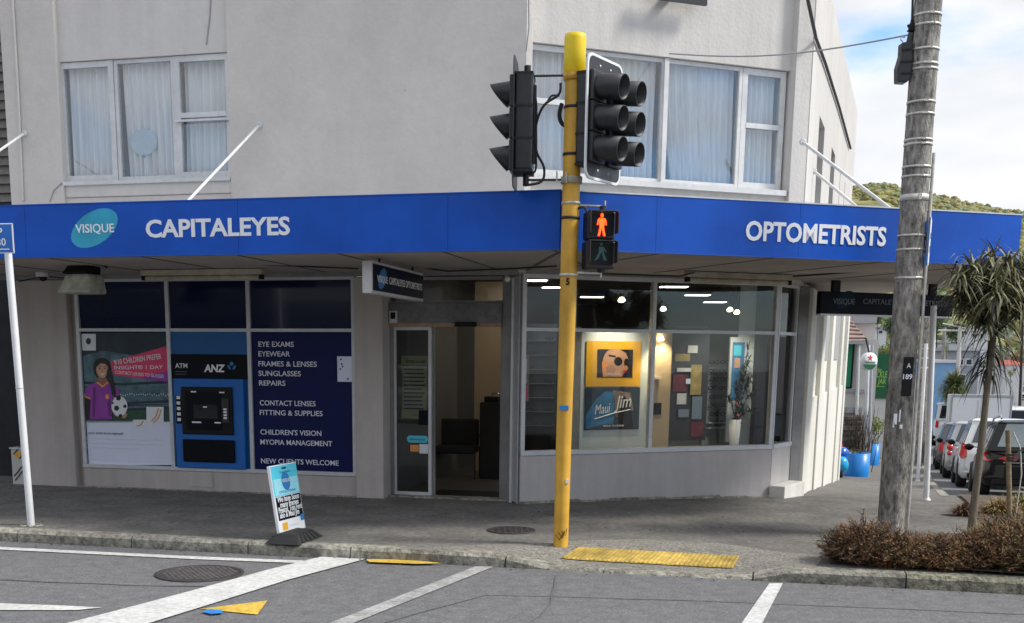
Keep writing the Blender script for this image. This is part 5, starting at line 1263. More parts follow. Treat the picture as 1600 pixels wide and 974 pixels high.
# rubber base: long low wedge running front to back through the foot of the board
ce = (sa+sb)/2; g0, g1, g2, g3 = GG(412, 850), GG(468, 853), GG(506, 838), GG(462, 834)
mb = MB(); qs = [g0, g1, g2, g3]; cn = (g0+g1+g2+g3)/4
lo = [V((p.x, p.y, p.z+.004)) for p in qs]; hi = [cn.lerp(p, .62)+V((0, 0, .085)) for p in qs]
mb.v += lo+hi
for q_ in ((0, 1, 5, 4), (1, 2, 6, 5), (2, 3, 7, 6), (3, 0, 4, 7), (4, 5, 6, 7)): mb.face(list(q_))
part('rubber_base', mb, 'rubber', SB, bevel=.02)
for k in range(5):
    A = lo[1].lerp(lo[2], .15+.17*k); B_ = hi[1].lerp(hi[2], .15+.17*k); part('tread', MB().tube([A+V((0, 0, .01)), B_], .009, 5), 'rubber', SB)
# ================================================================ LEFT NEIGHBOUR
NB = thing('neighbour_house', 'dark weatherboard building at the far left edge above a dark opening', 'building', tuple(LF(-8, 1.2, 0)))
part('wall', MB().box(LF, -12, -4.75, 1.35, 8, 3.9, 9), 'weatherboard', NB)
zz = 3.9
for k in range(30):
    z = 3.9+k*.125
    mb = MB(); mb.v += [LF(-9, 1.20, z), LF(-4.76, 1.20, z), LF(-4.76, 1.25, z+.128), LF(-9, 1.25, z+.128), LF(-9, 1.34, z), LF(-4.76, 1.34, z)]
    mb.face([0, 1, 2, 3]); mb.face([4, 5, 1, 0]); mb.face([1, 5, 2]); part('weatherboard', mb, 'weatherboard', NB)
part('wall', MB().box(LF, -12, -4.75, 2.1, 2.3, -.3, 3.9), 'dark_void', NB)  # near-black wall and soffit put the opening's darkness into their colour
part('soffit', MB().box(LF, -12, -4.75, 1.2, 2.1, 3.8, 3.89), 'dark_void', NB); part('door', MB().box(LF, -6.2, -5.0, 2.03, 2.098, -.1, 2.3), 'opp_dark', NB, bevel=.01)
UB = thing('utility_box', 'short pale box painted with a yellow flower beside the left pier', 'utility box', tuple(LF(-5.1, .1, 0)))
ub0, ub1 = LF.px(17, 730, .0)[0], -4.75
hz = LF.px(25, 702, 0)[1]
part('cabinet', MB().box(LF, ub0, ub1, .02, .3, -.1, hz), 'cafe_wall', UB, bevel=.01); part('lid', MB().box(LF, ub0-.01, ub1, .0, .31, hz, hz+.02), 'worn_white', UB)
mb = MB()
for k in range(6): a = k*1.047; mb.poly([LF(ub0+.13+.05*math.cos(a)+.035*math.cos(a+j*1.257), .016, hz-.08+.025*math.sin(a)+.022*math.sin(a+j*1.257)) for j in range(5)])
part('painted_flower', mb, 'poster_gold', UB)
mb = MB()
for k in range(7): x0_ = ub0+.03+random.random()*.2; z0_ = .05+k*.06; mb.tube([LF(x0_, .016, z0_), LF(x0_+.06, .014, z0_+.06), LF(x0_+.12, .016, z0_+.13)], .009, 5)
part('painted_leaf', mb, 'opp_dark', UB)
# ================================================================ WOODEN POLE
wp = GG(1391, 836); WD = wp.y; wtop = at(1455, -60, WD)
WPo = thing('power_pole', 'weathered grey wooden power pole with metal straps in front of the blue canopy', 'power pole', tuple(wp))
k_ = 9; pts = [wp.lerp(wtop, i/k_) for i in range(k_+1)]; pts[0] = pts[0]-V((0, 0, .1))
part('shaft', MB().tube(pts, [.134-.008*i/k_ for i in range(k_+1)], 28), 'wood_pole', WPo)
def wpz(y): return wp.lerp(wtop, (at(1420, y, WD).z-wp.z)/(wtop.z-wp.z))
for y in (25, 41, 79, 102, 110, 161, 180, 220, 227, 262, 277, 310, 369, 391, 435): 
    c_ = wpz(y); h_ = .010 if y not in (310,) else .03; rr_ = .127+.007*(y/800)
    part('strap', MB().lathe(c_, [(rr_, -h_), (rr_+.006, -h_), (rr_+.006, h_), (rr_, h_)], 24), 'strap', WPo)
    part('buckle', MB().box(WF, c_.x-.03+random.uniform(-.06, .06), c_.x+.02, c_.y-rr_-.016, c_.y-rr_-.003, c_.z-h_*.9, c_.z+h_*.9), 'strap', WPo)
part('conduit', MB().tube([V((wp.x+.145, wp.y-.06, wp.z)), wpz(700)+V((.14, -.07, 0)), wpz(500)+V((.14, -.07, 0)), wpz(405)+V((.14, -.06, 0)), wpz(340)+V((.142, -.05, 0)), wpz(240)+V((.145, -.04, 0))], .017, 8), 'strap', WPo)
c_ = wpz(590); zA, zB = at(1400, 558, WD).z, at(1400, 618, WD).z
part('number_plate', MB().box(WF, c_.x-.045, c_.x+.055, WD-.152, WD-.14, zB, zA), 'black', WPo, bevel=.004)
nf = Fr(V((c_.x-.042, WD-.1525, 0)), V((1, 0, 0))); text('189', nf, .0, 0, at(1400, 592, WD).z, .05, .092, 'letter_grey', WPo, bold=.02, ext=.002); text('A', nf, .03, 0, at(1400, 575, WD).z, .05, .04, 'letter_white', WPo, ext=.002)
for x_, y_, w_, h2_ in ((1399, 655, 5, 8), (1406, 650, 2, 9), (1408, 667, 4, 3), (1396, 664, 2, 4)):
    p_ = at(x_, y_, WD-.145); sc_ = .0066; part('paper_scrap', MB().box(WF, p_.x-w_*sc_/2, p_.x+w_*sc_/2, WD-.147, WD-.138, p_.z-h2_*sc_, p_.z+h2_*sc_), 'paper_white', WPo)
# cable terminal box high on the pole
TBx = thing('cable_terminal', 'black cable terminal hanging on the left side of the power pole', 'terminal box', tuple(at(1415, 95, WD)))
bp_ = lambda x, y, d=0: at(x, y, WD+d)
part('body', MB().extr([bp_(1410, 66, -.06), bp_(1426, 64, -.06), bp_(1427, 95, -.06), bp_(1424, 122, -.06), bp_(1417, 129, -.06), bp_(1403, 128, -.06), bp_(1403, 105, -.06), bp_(1409, 85, -.06)], (0, .12, 0)), 'signal_black', TBx, bevel=.012)
for y in (76, 95, 113): part('rib', MB().extr([bp_(1409, y, -.075), bp_(1426, y-1, -.075), bp_(1426, y+1.5, -.075), bp_(1409, y+2.5, -.075)], (0, .02, 0)), 'rubber', TBx)
part('neck', MB().tube([bp_(1421, 66), bp_(1424, 52)], .03, 10), 'signal_black', TBx)
part('insulator', MB().lathe(bp_(1425, 40)-V((0, 0, .03)), [(.02, -.03), (.045, -.02), (.03, 0), (.045, .03), (.02, .05), (.015, .08)], 12), 'black', TBx)
part('arm', MB().tube([bp_(1418, 41), bp_(1434, 36)], .012, 6), 'black', TBx); part('arm', MB().tube([bp_(1424, 84), bp_(1434, 86)], .015, 6), 'black', TBx); part('arm', MB().tube([bp_(1424, 110), bp_(1432, 108)], .015, 6), 'black', TBx)
part('lead', MB().tube([bp_(1425, 36), bp_(1427, -30)], .011, 6), 'cable', TBx); part('lead', MB().tube([bp_(1434, 40), bp_(1432, 10), bp_(1436, -30)], .009, 6), 'cable', TBx)
part('loop', MB().tube([bp_(1411, 66), bp_(1407, 62), bp_(1409, 58), bp_(1414, 59)], .006, 5), 'strap', TBx)
# overhead wire from the pole to the building corner
A, B_ = bp_(1424, 54), wallpt(RF, 1046, 84, -.02); Q = []
for i in range(13): t = i/12; p_ = A.lerp(B_, t); p_.z -= .10*math.sin(math.pi*t); Q.append(p_)
solo('overhead_wire', MB().tube(Q, .008, 6), 'recess_grey', 'thin grey service wire from the power pole to the upstairs window', 'wire', tuple(A))
A, B_ = at(826, -20, 12.8), at(822, 80, 13.6); solo('overhead_wire', MB().tube([A, A.lerp(B_, .6)+V((.02, 0, -.02)), B_], .006, 5), 'recess_grey', 'short thin wire dangling at the left corner of the right upstairs window', 'wire', tuple(A))
# street sign seen edge on behind the pole
sp_ = wpz(380)+V((.19, .05, 0)); ES = thing('edge_on_sign', 'thin blue and white sign seen edge on strapped to the right of the power pole', 'sign', tuple(sp_))
ef = Fr(sp_, V((.38, .925, 0)).normalized()); part('plate', MB().box(ef, -.2, .2, -.006, .006, sp_.z-.22, sp_.z+.23), 'mid_blue', ES, bevel=.004); part('rim', MB().box(ef, -.205, .205, -.013, -.007, sp_.z-.2, sp_.z+.24), 'letter_grey', ES)
for z in (-.06, .07): part('clamp', MB().box(WF, sp_.x-.06, sp_.x-.006, sp_.y-.06, sp_.y+.04, sp_.z+z-.03, sp_.z+z+.03), 'black', ES)
# white posts, second pole
def post(x, yb, xt, yt, r_, m_, label, cat='post', grp=None, name='sign_post'):
    b_ = GG(x, yb); t_ = at(xt, yt, b_.y); o = thing(name, label, cat, tuple(b_), grp)
    part('post', MB().tube([b_-V((0, 0, .05)), t_], r_, 14), m_, o); part('collar', MB().lathe(b_, [(r_*1.5, -.01), (r_*1.4, .02), (r_, .035)], 14), m_, o); return o, b_, t_
post(1447, 782, 1459, 478, .040, 'white_paint', 'tall white post rising to the end of the canopy', grp='white posts at the side street kerb')
post(1434, 752, 1447, 537, .040, 'white_paint', 'shorter white post just behind the taller one', grp='white posts at the side street kerb')
o, b_, t_ = post(1436, 726, 1452, 440, .15, 'wood_pole', 'second wooden power pole farther down the side street', 'power pole', name='power_pole')
for y in (545, 560, 575): c_ = b_.lerp(t_, (at(1440, y, b_.y).z-b_.z)/(t_.z-b_.z)); part('strap', MB().lathe(c_, [(.15, -.02), (.157, -.02), (.157, .02), (.15, .02)], 14), 'strap', o)
# ================================================================ PLANTS
def twig_shrub(c, r, h, n, ms, label, grp, name='shrub'):
    t = thing(name, label, 'shrub', tuple(c), grp); tw = MB(); lf = MB()
    mounds = [(V((random.gauss(0, .42)*r, random.gauss(0, .22)*r, 0)), random.uniform(.6, 1.08)) for k in range(5)]
    for i in range(n):
        mc, mh = random.choice(mounds); a = random.random()*6.283; q = math.sqrt(random.random()); base = c+mc*.6+V((math.cos(a)*q*r*.3, math.sin(a)*q*r*.3, 0))
        out = V((math.cos(a)*q, math.sin(a)*q, 0)); L_ = h*mh*random.uniform(.45, 1.15)*(1-.25*q*q)
        if random.random() < .07: L_ *= 1.15
        d = (out*random.uniform(.5, 1.3)*r/h*.8+V((random.gauss(0, .2), random.gauss(0, .2), .5+.5*random.random()))).normalized()
        p = base; k = 5; mi = random.choice((0, 0, 1, 1, 2))
        for s_ in range(k):
            d2 = (d+V((random.gauss(0, .3), random.gauss(0, .3), random.gauss(.0, .16)))).normalized(); p2 = p+d2*L_/k
            w_ = .006*(1-s_/k)+.002; sd_ = d2.cross(V((random.random(), random.random(), .2))).normalized()*w_
            tw.poly([p-sd_, p+sd_, p2+sd_*.7, p2-sd_*.7], random.choice((0, 1, 1)))
            for _ in range(3 if s_ > 1 else 0):
                e = (d2+V((random.gauss(0, .9), random.gauss(0, .9), random.gauss(.1, .5)))).normalized()*random.uniform(.03, .10); o_ = p.lerp(p2, random.random()); sd2 = e.orthogonal().normalized()*.004
                sd2.rotate(Matrix.Rotation(random.random()*6, 3, e)); lf.poly([o_-sd2, o_+sd2, o_+e], mi)
                e2 = V((random.gauss(0, 1), random.gauss(0, 1), random.gauss(0, 1))).normalized()*random.uniform(.012, .03); q_ = o_+e*random.random(); lf.poly([q_, q_+e2, q_+e2.orthogonal().normalized()*.012], mi)
            p = p2; d = d2
    part('twigs', tw, [ms[0], 'bark_dark'], t); part('foliage', lf, ms, t)
    return t
G5 = 'rust brown shrubs massed along the kerb'
for i, (x, yb, ytop, wpx_, lb) in enumerate(((1348, 885, 817, 80, 'leftmost rust brown shrub of the corner bed, its left end by the footpath'), (1403, 889, 836, 80, 'rust brown shrub directly in front of the wooden power pole'),
      (1466, 891, 838, 82, 'rust brown shrub right of the power pole before the open footpath'), (1530, 894, 830, 84, 'rust brown shrub at the foot of the thin leaning trunk'), (1590, 896, 812, 90, 'tallest rust brown shrub at the right edge of the picture'), (1665, 900, 812, 90, 'rust brown shrub cut off by the right edge of the picture'), (1745, 903, 820, 90, 'rust brown shrub just outside the right edge of the picture'), (1700, 862, 805, 90, 'second row rust shrub just outside the right edge'))):
    c = GG(x, yb-5); sc_ = c.y/F*1.02; twig_shrub(c, wpx_*sc_*.58, (yb-5-ytop)*sc_*1.06, 2300, random.choice((['shrub_rust', 'shrub_brown', 'shrub_olive'], ['shrub_rust', 'shrub_brown', 'bark_dark'], ['shrub_rust', 'shrub_olive', 'shrub_brown'])), lb, G5)
for x, y, w_, h_, lb in ((1360, 868, 70, 48, 'rust shrub in the second row left of the power pole'), (1570, 852, 90, 52, 'rust shrub in the second row behind the leaning trunk'), (1500, 876, 60, 32, 'low rust shrub between the power pole and the leaning trunk')):
    c = GG(x, y); sc_ = c.y/F; twig_shrub(c, w_*sc_*.5, h_*sc_, 800, ['shrub_brown', 'shrub_olive', 'shrub_rust'], lb, G5)
def tussock(x, yb, w_, h_, n, ms, label):
    c = GG(x, yb); sc_ = c.y/F; t = thing('grass_tussock', label, 'plant', tuple(c), 'low plants in the build-out bed'); lf = MB()
    for i in range(n):
        a = random.random()*6.283; q = random.random(); b_ = c+V((math.cos(a)*q*w_*sc_*.28, math.sin(a)*q*w_*sc_*.28, 0))
        leafmb(lf, b_, (math.cos(a)*q*.9+random.gauss(0, .2), math.sin(a)*q*.9+random.gauss(0, .2), random.uniform(.5, 1)), h_*sc_*random.uniform(.7, 1.25), .012, random.choice(range(len(ms))), .7)
    part('foliage', lf, ms, t)
tussock(1545, 842, 66, 30, 420, ['tussock', 'leaf_olive'], 'yellow green low tussock right of the thin leaning trunk')
tussock(1590, 838, 80, 34, 420, ['tussock', 'leaf_olive'], 'yellow green low tussock near the right edge')
tussock(1560, 806, 76, 34, 420, ['tussock', 'shrub_rust'], 'tan tussock behind the black car bumper')
tussock(1505, 806, 42, 24, 300, ['shrub_brown', 'shrub_rust'], 'brown low plant at the kerb left of the black car')
tussock(1600, 800, 60, 40, 380, ['tussock', 'leaf_olive'], 'straw coloured tussock before the black car number plate')
# strappy young tree
tb = GG(1517, 836); TR = thing('lancewood_tree', 'slim leaning tree with a shaggy crown of drooping strap leaves at the right', 'tree', tuple(tb))
T_ = lambda x, y, d=0: at(x, y, tb.y+d)
trunk = [tb-V((0, 0, .05)), T_(1523, 780), T_(1534, 690), T_(1543, 600), T_(1552, 530), T_(1549, 470)]
part('trunk', MB().tube(trunk, [.046, .038, .035, .032, .030, .024], 12), 'bark', TR)
br = MB(); lv = MB(); heads = []
for x, y, dd_ in ((1515, 425, -.1), (1540, 412, .2), (1570, 418, -.2), (1590, 425, .1), (1525, 455, .3), (1575, 460, .35), (1550, 440, -.3), (1500, 450, 0), (1600, 455, -.1), (1560, 490, 0), (1530, 495, -.15), (1618, 440, .1), (1505, 470, .2), (1548, 465, -.35), (1586, 478, -.2), (1518, 480, .1), (1535, 438, .35), (1603, 470, .25), (1562, 432, .35), (1497, 432, -.2)):
    h = T_(x+7, y+3, dd_); heads.append(h); s0 = trunk[-2].lerp(trunk[-1], random.random()); br.tube([s0, s0.lerp(h, .5)+V((0, 0, -.03)), h], [.02, .014, .009], 6)
for h in heads:
    for i in range(110):
        a = random.random()*6.283; up_ = random.uniform(-.6, 1.6); L_ = random.uniform(.12, .42)
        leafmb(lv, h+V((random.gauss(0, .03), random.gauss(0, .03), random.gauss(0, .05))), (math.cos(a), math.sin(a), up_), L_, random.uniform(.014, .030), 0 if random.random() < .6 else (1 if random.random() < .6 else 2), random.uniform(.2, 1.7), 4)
for i in range(110):
    t = random.random(); p_ = trunk[-3].lerp(trunk[-1], t*.9+.1); a = random.random()*6.283
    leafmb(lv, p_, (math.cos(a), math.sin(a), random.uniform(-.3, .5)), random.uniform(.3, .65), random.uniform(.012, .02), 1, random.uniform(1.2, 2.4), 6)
part('branches', br, 'bark_dark', TR); part('leaves', lv, ['leaf_dull', 'leaf_blackish', 'leaf_olive'], TR)
# stake and tie
sk = GG(1579, 812); SK = thing('tree_stake', 'short timber tree stake with webbing tie in front of the black car', 'stake', tuple(sk))
st_ = at(1575, 672, sk.y); part('stake', MB().tube([sk-V((0, 0, .1)), st_], .030, 8), 'stake', SK)
q = [at(1573, 712, sk.y-.03), at(1585, 714, sk.y-.04), at(1597, 704, sk.y)]
for k in range(3): mb = MB(); a0 = [p_+V((0, 0, -.03*k)) for p_ in q]; [mb.poly([a0[i], a0[i+1], a0[i+1]+V((0, 0, .022)), a0[i]+V((0, 0, .022))]) for i in range(2)]; part('webbing_tie', mb, 'webbing', SK)
part('thin_cane', MB().tube([at(1586, 812, sk.y), at(1596, 740, sk.y), at(1594, 700, sk.y), at(1583, 675, sk.y)], .008, 5), 'strap', SK)
# ================================================================ VEHICLES
def car(label, cat, L_, W, H, body, hood=.27, gl='car_glass', name='parked_car', boxy=0, grp='cars parked along the side street', wag=True, plate=None, rails=False, tail='tall'):
    """built along +Y (front) with the tail at y=0, wheels on z=0"""
    t = thing(name, label, cat, (0, 0, 0), grp); f = WF; gc = .2; belt = H*.60; hw = W/2; r = .32 if H < 1.6 else .35
    rx = .72 if not boxy else .86
    # lower body: stations (y, zlow, ztop, halfwidth)
    fr_ = L_; hz_ = belt-.06
    sta = [(0.0, .42, belt*.80, hw*.86), (.05, .30, belt*.95, hw*.93), (.22, .22, belt, hw*.985), (L_*.25, gc, belt+.01, hw), (L_*.6, gc, belt-.0, hw), (L_*.74, gc, hz_, hw*.985), (L_*.90, .24, hz_-.10, hw*.95), (L_*.975, .30, hz_-.22, hw*.86), (L_, .40, hz_-.34, hw*.72)]
    mb = MB(); n = 0; prof = lambda zl, zt, h: [(-h*.90, zl), (-h, zl+.10), (-h*1.0, (zl+zt)/2), (-h*.985, zt-.10), (-h*.93, zt), (h*.93, zt), (h*.985, zt-.10), (h*1.0, (zl+zt)/2), (h, zl+.10), (h*.90, zl)]
    for y, zl, zt, h in sta:
        for x, z in prof(zl, zt, h): mb.v.append(V((x, y, z)))
    for i in range(len(sta)-1):
        for j in range(10): k = (j+1) % 10; mb.face([10*i+j, 10*i+k, 10*i+10+k, 10*i+10+j], 0, True)
    mb.face(list(range(10))); mb.face([10*(len(sta)-1)+j for j in range(9, -1, -1)])
    part('body', mb, body, t)
    # greenhouse
    y0b, y1b = (.06 if wag else L_*.16), L_*.72; y0t, y1t = ((.30 if not boxy else .10) if wag else L_*.30), L_*(.56 if not boxy else .64)
    wb_, wt_ = hw*.93, hw*rx
    def gh(zz, off=0):
        k = (zz-belt)/(H-belt); return (y0b+(y0t-y0b)*k+off, y1b+(y1t-y1b)*k-off, wb_+(wt_-wb_)*k-off)
    zr = H-.07; a, b_ = gh(belt-.02), gh(zr)
    mb = MB(); mb.v += [V((-a[2], a[0], belt-.02)), V((a[2], a[0], belt-.02)), V((a[2], a[1], belt-.02)), V((-a[2], a[1], belt-.02)), V((-b_[2], b_[0], zr)), V((b_[2], b_[0], zr)), V((b_[2], b_[1], zr)), V((-b_[2], b_[1], zr))]
    for q in ((0, 1, 5, 4), (1, 2, 6, 5), (2, 3, 7, 6), (3, 0, 4, 7)): mb.face(list(q))
    part('cabin', mb, body, t)
    Q = [V(x) for x in mb.v]
    def inset(i0, i1, i2, i3, m_, l, r_, bt, tp, nm='window'):
        f4 = lambda a_, b2: Q[i0].lerp(Q[i1], a_).lerp(Q[i3].lerp(Q[i2], a_), b2)
        nrm = (Q[i1]-Q[i0]).cross(Q[i3]-Q[i0]).normalized(); cen = sum(Q[:8], V((0, 0, 0)))/8
        if nrm.dot(Q[i0]-cen) < 0: nrm = -nrm
        part(nm, MB().extr([f4(l, bt)+nrm*.004, f4(r_, bt)+nrm*.004, f4(r_-.02, tp)+nrm*.004, f4(l+.02, tp)+nrm*.004], nrm*.006), m_, t)
    inset(0, 1, 5, 4, gl, .09, .91, .14, .93, 'rear_window'); inset(3, 2, 6, 7, 'car_glass', .05, .95, .05, .96, 'windscreen')
    for i0, i1, i2, i3 in ((1, 2, 6, 5), (0, 3, 7, 4)):
        for l, r_ in (((.07, .30), (.33, .60), (.63, .93)) if wag else ((.05, .40), (.44, .92))): inset(i0, i1, i2, i3, 'car_glass', l, r_, .10, .90, 'side_window')
    # roof
    mb = MB(); ys = [b_[0]-.03, b_[0]+.12, (b_[0]+b_[1])/2, b_[1]-.15, b_[1]+.03]; hs = [-.02, .045, .07, .05, -.01]
    for y, hh2 in zip(ys, hs):
        for x in (-1, -.85, -.4, 0, .4, .85, 1): mb.v.append(V((x*b_[2]*1.02, y, zr+(hh2 if abs(x) < .9 else hh2*.35-.02)*(1 if abs(x) < .6 else .85))))
    for i in range(4):
        for j in range(6): mb.face([7*i+j, 7*i+j+1, 7*i+8+j, 7*i+7+j], 0, True)
    part('roof', mb, body, t)
    # wheels
    for sx in (-1, 1):
        for y in (L_*.19, L_*.80):
            c_ = V((sx*(hw-.10), y, r)); ax = V((sx, 0, 0))
            tw_ = part('wheel', MB().lathe(c_, [(.001, -.11), (r*.9, -.11), (r, -.08), (r, .08), (r*.92, .11), (r*.62, .112), (r*.6, .09)], 20, ax=ax), 'rubber', t); part('rim', MB().lathe(c_, [(r*.62, .10), (r*.3, .08), (.001, .10)], 12, ax=ax, sm=False), 'wheel_rim', tw_)
    # rear details
    zt_ = belt*.95
    if tail == 'tall':
        for sx in (-1, 1): part('tail_light', MB().extr([V((sx*hw*.84, .0, belt+.02)), V((sx*hw*.97, .10, belt+.05)), V((sx*hw*1.005, .20, belt-.22)), V((sx*hw*.97, .05, belt-.30)), V((sx*hw*.86, .0, belt-.27))], (0, .06, 0)), 'tail_red', t)
    elif tail == 'round':
        for sx in (-1, 1):
            for zz_, rr2 in ((belt-.08, .09), (belt-.25, .075)): part('tail_light', MB().lathe(V((sx*hw*.88, .05, zz_)), [(rr2, .0), (rr2*.8, .07), (.001, .09)], 16, ax=V((0, -1, 0))), 'tail_red', t)
    elif tail == 'wide':
        for sx in (-1, 1): part('tail_light', MB().extr([V((sx*hw*.38, -.02, belt-.10)), V((sx*hw*.94, .06, belt-.03)), V((sx*hw*1.005, .20, belt-.06)), V((sx*hw*1.005, .20, belt-.17)), V((sx*hw*.92, .02, belt-.2)), V((sx*hw*.38, -.015, belt-.19))], (0, .10, 0)), 'tail_red', t); part('reflector', MB().box(f, sx*hw*.45-.12, sx*hw*.45+.14, -.035, .03, .40, .43), 'tail_red', t)
    else:
        for sx in (-1, 1): part('tail_light', MB().box(f, sx*hw*.86-.06, sx*hw*.86+.07, -.02, .1, belt-.35, belt-.05), 'tail_red', t)
    part('bumper', MB().extr([V((-hw*.92, .05, .34)), V((-hw*.6, -.05, .34)), V((hw*.6, -.05, .34)), V((hw*.92, .05, .34)), V((hw*.98, .25, .34)), V((-hw*.98, .25, .34))], (0, 0, .26)), body if H > 1.6 else body, t, bevel=.03)
    part('lower_valance', MB().box(f, -hw*.8, hw*.8, -.03, .2, .24, .345), 'black', t, bevel=.02)
    part('number_plate', MB().box(f, -.18, .18, -.028, -.005, belt-.40, belt-.28), 'plate', t)
    if plate: text(plate, Fr(V((-.15, -.030, 0)), V((1, 0, 0))), 0, 0, belt-.375, .07, .30, 'black', t, bold=.02, ext=.002)
    part('trim_strip', MB().box(f, -hw*.62, hw*.62, -.022, .0, belt-.235, belt-.215), 'chrome', t)
    for sx in (-1, 1): part('mirror', MB().blob(V((sx*(hw+.10), L_*.64, belt+.06)), .10, 8, 6, 0, .1, (.9, .5, .7)), 'black', t)
    if rails:
        for sx in (-1, 1): part('roof_rail', MB().tube([V((sx*(b_[2]-.05), b_[0]+.1, zr+.06)), V((sx*(b_[2]-.05), b_[0]+.25, zr+.12)), V((sx*(b_[2]-.05), b_[1]-.3, zr+.12)), V((sx*(b_[2]-.05), b_[1]-.1, zr+.05))], .018, 6), 'chrome', t)
    # front lamps
    for sx in (-1, 1): part('headlight', MB().box(f, sx*hw*.62-.16, sx*hw*.62+.16, L_-.16, L_-.02, hz_-.42, hz_-.28), 'paper_white', t, bevel=.02)
    part('grille', MB().box(f, -hw*.4, hw*.4, L_-.05, L_+.006, .42, .62), 'black', t)
    return t
def put(t, x, y, yaw=0, f=hr, flip=False):
    """rear-left wheel foot seen at x, y"""
    P = GG(x, y, f); d = US.copy(); d.rotate(Matrix.Rotation(yaw, 3, 'Z')); a = math.atan2(d.y, d.x)-math.pi/2
    if flip: a += math.pi
    sl_ = math.atan2(f(P.x+US.x*2, P.y+US.y*2)-f(P.x, P.y), 2)
    t.rotation_euler = (sl_ if not flip else -sl_, 0, a); t.location = P; return P
c1 = car('black estate car parked tail towards the camera with roof rails and wide red lights', 'car', 4.6, 1.82, 1.44, 'car_black', plate='GKR642', gl='car_glass_pale', rails=True, tail='wide')
def putd(t, xl, dist, W, yaw=0.0):
    P = at(xl, 700, dist); c_ = P-DS*W/2; d = US.copy(); d.rotate(Matrix.Rotation(yaw, 3, 'Z')); z0 = hr(c_.x, c_.y); z1 = hr(c_.x+US.x*3, c_.y+US.y*3)
    t.rotation_euler = (math.atan2(z1-z0, 3), 0, math.atan2(d.y, d.x)-math.pi/2); t.location = (c_.x, c_.y, z0)
def putb(t, xl, yl, W, f=hr, yaw=0.0):
    """left rear corner foot seen at xl, yl"""
    P = GG(xl, yl, f); c_ = P-DS*W/2*1.0; put(t, xl, yl, yaw, f); t.location = (c_.x, c_.y, f(c_.x, c_.y)); return c_
putd(c1, 1537, 20.6, 1.82)
c2 = car('white crossover car parked just beyond the black estate', 'car', 4.4, 1.80, 1.62, 'car_white', tail='tall'); putd(c2, 1501, 26, 1.80)
c3 = car('silver hatchback with smoked rear window parked beyond the white crossover', 'car', 4.3, 1.78, 1.60, 'car_silver', tail='round'); putd(c3, 1478, 31.5, 1.78)
c4 = car('dark grey car squeezed between the silver hatchback and the box truck', 'car', 4.4, 1.80, 1.55, 'car_grey', tail='box'); putd(c4, 1464, 37, 1.8)
# box truck
def box_truck():
    W, H, L_ = 2.3, 2.5, 6.2; t = thing('box_truck', 'white box truck with wide rear doors beyond the parked cars', 'truck', (0, 0, 0)); f = WF
    part('cargo_box', MB().box(f, -W/2, W/2, 0, 4.2, .95, H), 'worn_white', t, bevel=.02)
    for sx in (-1, 1): part('rear_door', MB().box(f, -.0 if sx > 0 else -W/2+.08, W/2-.08 if sx > 0 else -.012, -.03, -.002, 1.05, H-.12), 'car_white', t, bevel=.01)
    part('door_frame', MB().box(f, -W/2, -W/2+.07, -.05, -.001, .95, H).box(f, W/2-.07, W/2, -.05, -.001, .95, H).box(f, -W/2+.07, W/2-.07, -.05, -.001, H-.1, H), 'grey_band', t)
    for sx in (-1, 1): part('lock_bar', MB().tube([V((sx*.12, -.05, 1.1)), V((sx*.12, -.05, H-.2))], .015, 6), 'strap', t)
    part('chassis', MB().box(f, -W/2+.15, W/2-.15, .1, 5.8, .55, .94), 'black', t); part('bumper', MB().box(f, -W/2, W/2, -.05, .06, .45, .62), 'black', t)
    part('cab', MB().extr([V((-1, 4.3, .6)), V((-1, 6.0, .6)), V((-1, 6.1, 1.4)), V((-1, 5.8, 2.1)), V((-1, 4.3, 2.2))], (2, 0, 0)), 'car_white', t, bevel=.05); part('windscreen', MB().box(f, -.85, .85, 5.85, 6.02, 1.45, 2.1), 'car_glass', t)
    for sx in (-1, 1):
        part('tail_light', MB().box(f, sx*.95-.1, sx*.95+.1, -.06, -.0, .65, .85), 'tail_red', t); part('mirror', MB().box(f, sx*1.2-.1, sx*1.2+.1, 5.6, 5.7, 1.5, 1.95), 'black', t)
        for y in (1.2, 5.2): part('wheel', MB().lathe(V((sx*.95, y, .4)), [(.001, -.14), (.4, -.14), (.4, .14), (.2, .14), (.001, .1)], 18, ax=V((sx, 0, 0))), 'rubber', t)
    return t
bt_ = box_truck(); putd(bt_, 1479, 47, 2.3)
v1 = car('white high roofed van partly hidden behind the white posts', 'van', 4.9, 1.85, 2.05, 'car_white', boxy=1, tail='box', name='parked_van'); putd(v1, 1456, 55, 1.85)
v2 = car('white van with roof rack on the far side of the side street', 'van', 4.8, 1.8, 1.95, 'car_white', boxy=1, tail='box', name='parked_van', rails=True)
P = at(1582, 664, 50); v2.location = (P.x+.2, P.y, hr(P.x, P.y)); v2.rotation_euler = (0, 0, math.atan2(US.y, US.x)-math.pi/2)
def fcar(src, x, y, label, yaw=0., flip=False, ms=None, dist=None):
    c_ = copy_tree(src); c_['label'] = label
    if ms:
        for k in kids(c_):
            if k.name.split('.')[0] in ('body', 'roof', 'cabin', 'bumper'):
                k.data = k.data.copy(); k.data.materials[0] = M[ms]
    P = GG(x, y, hr) if dist is None else at(x, y, dist); a = math.atan2(US.y, US.x)-math.pi/2+yaw+(math.pi if flip else 0); z = hr(P.x, P.y)
    c_.rotation_euler = (0, 0, a); c_.location = (P.x, P.y, z); return P
fcar(c2, 1563, 612, 'small white car crossing far down the side street', 1.2, dist=165)
fcar(c3, 1592, 622, 'silver car nearest in the far right parked row', 0, True, dist=134); fcar(c3, 1591, 612, 'grey car behind the silver one in the far right parked row', 0, True, 'car_grey', dist=150); fcar(c2, 1590, 603, 'white car at the back of the far right parked row', 0, True, dist=168)
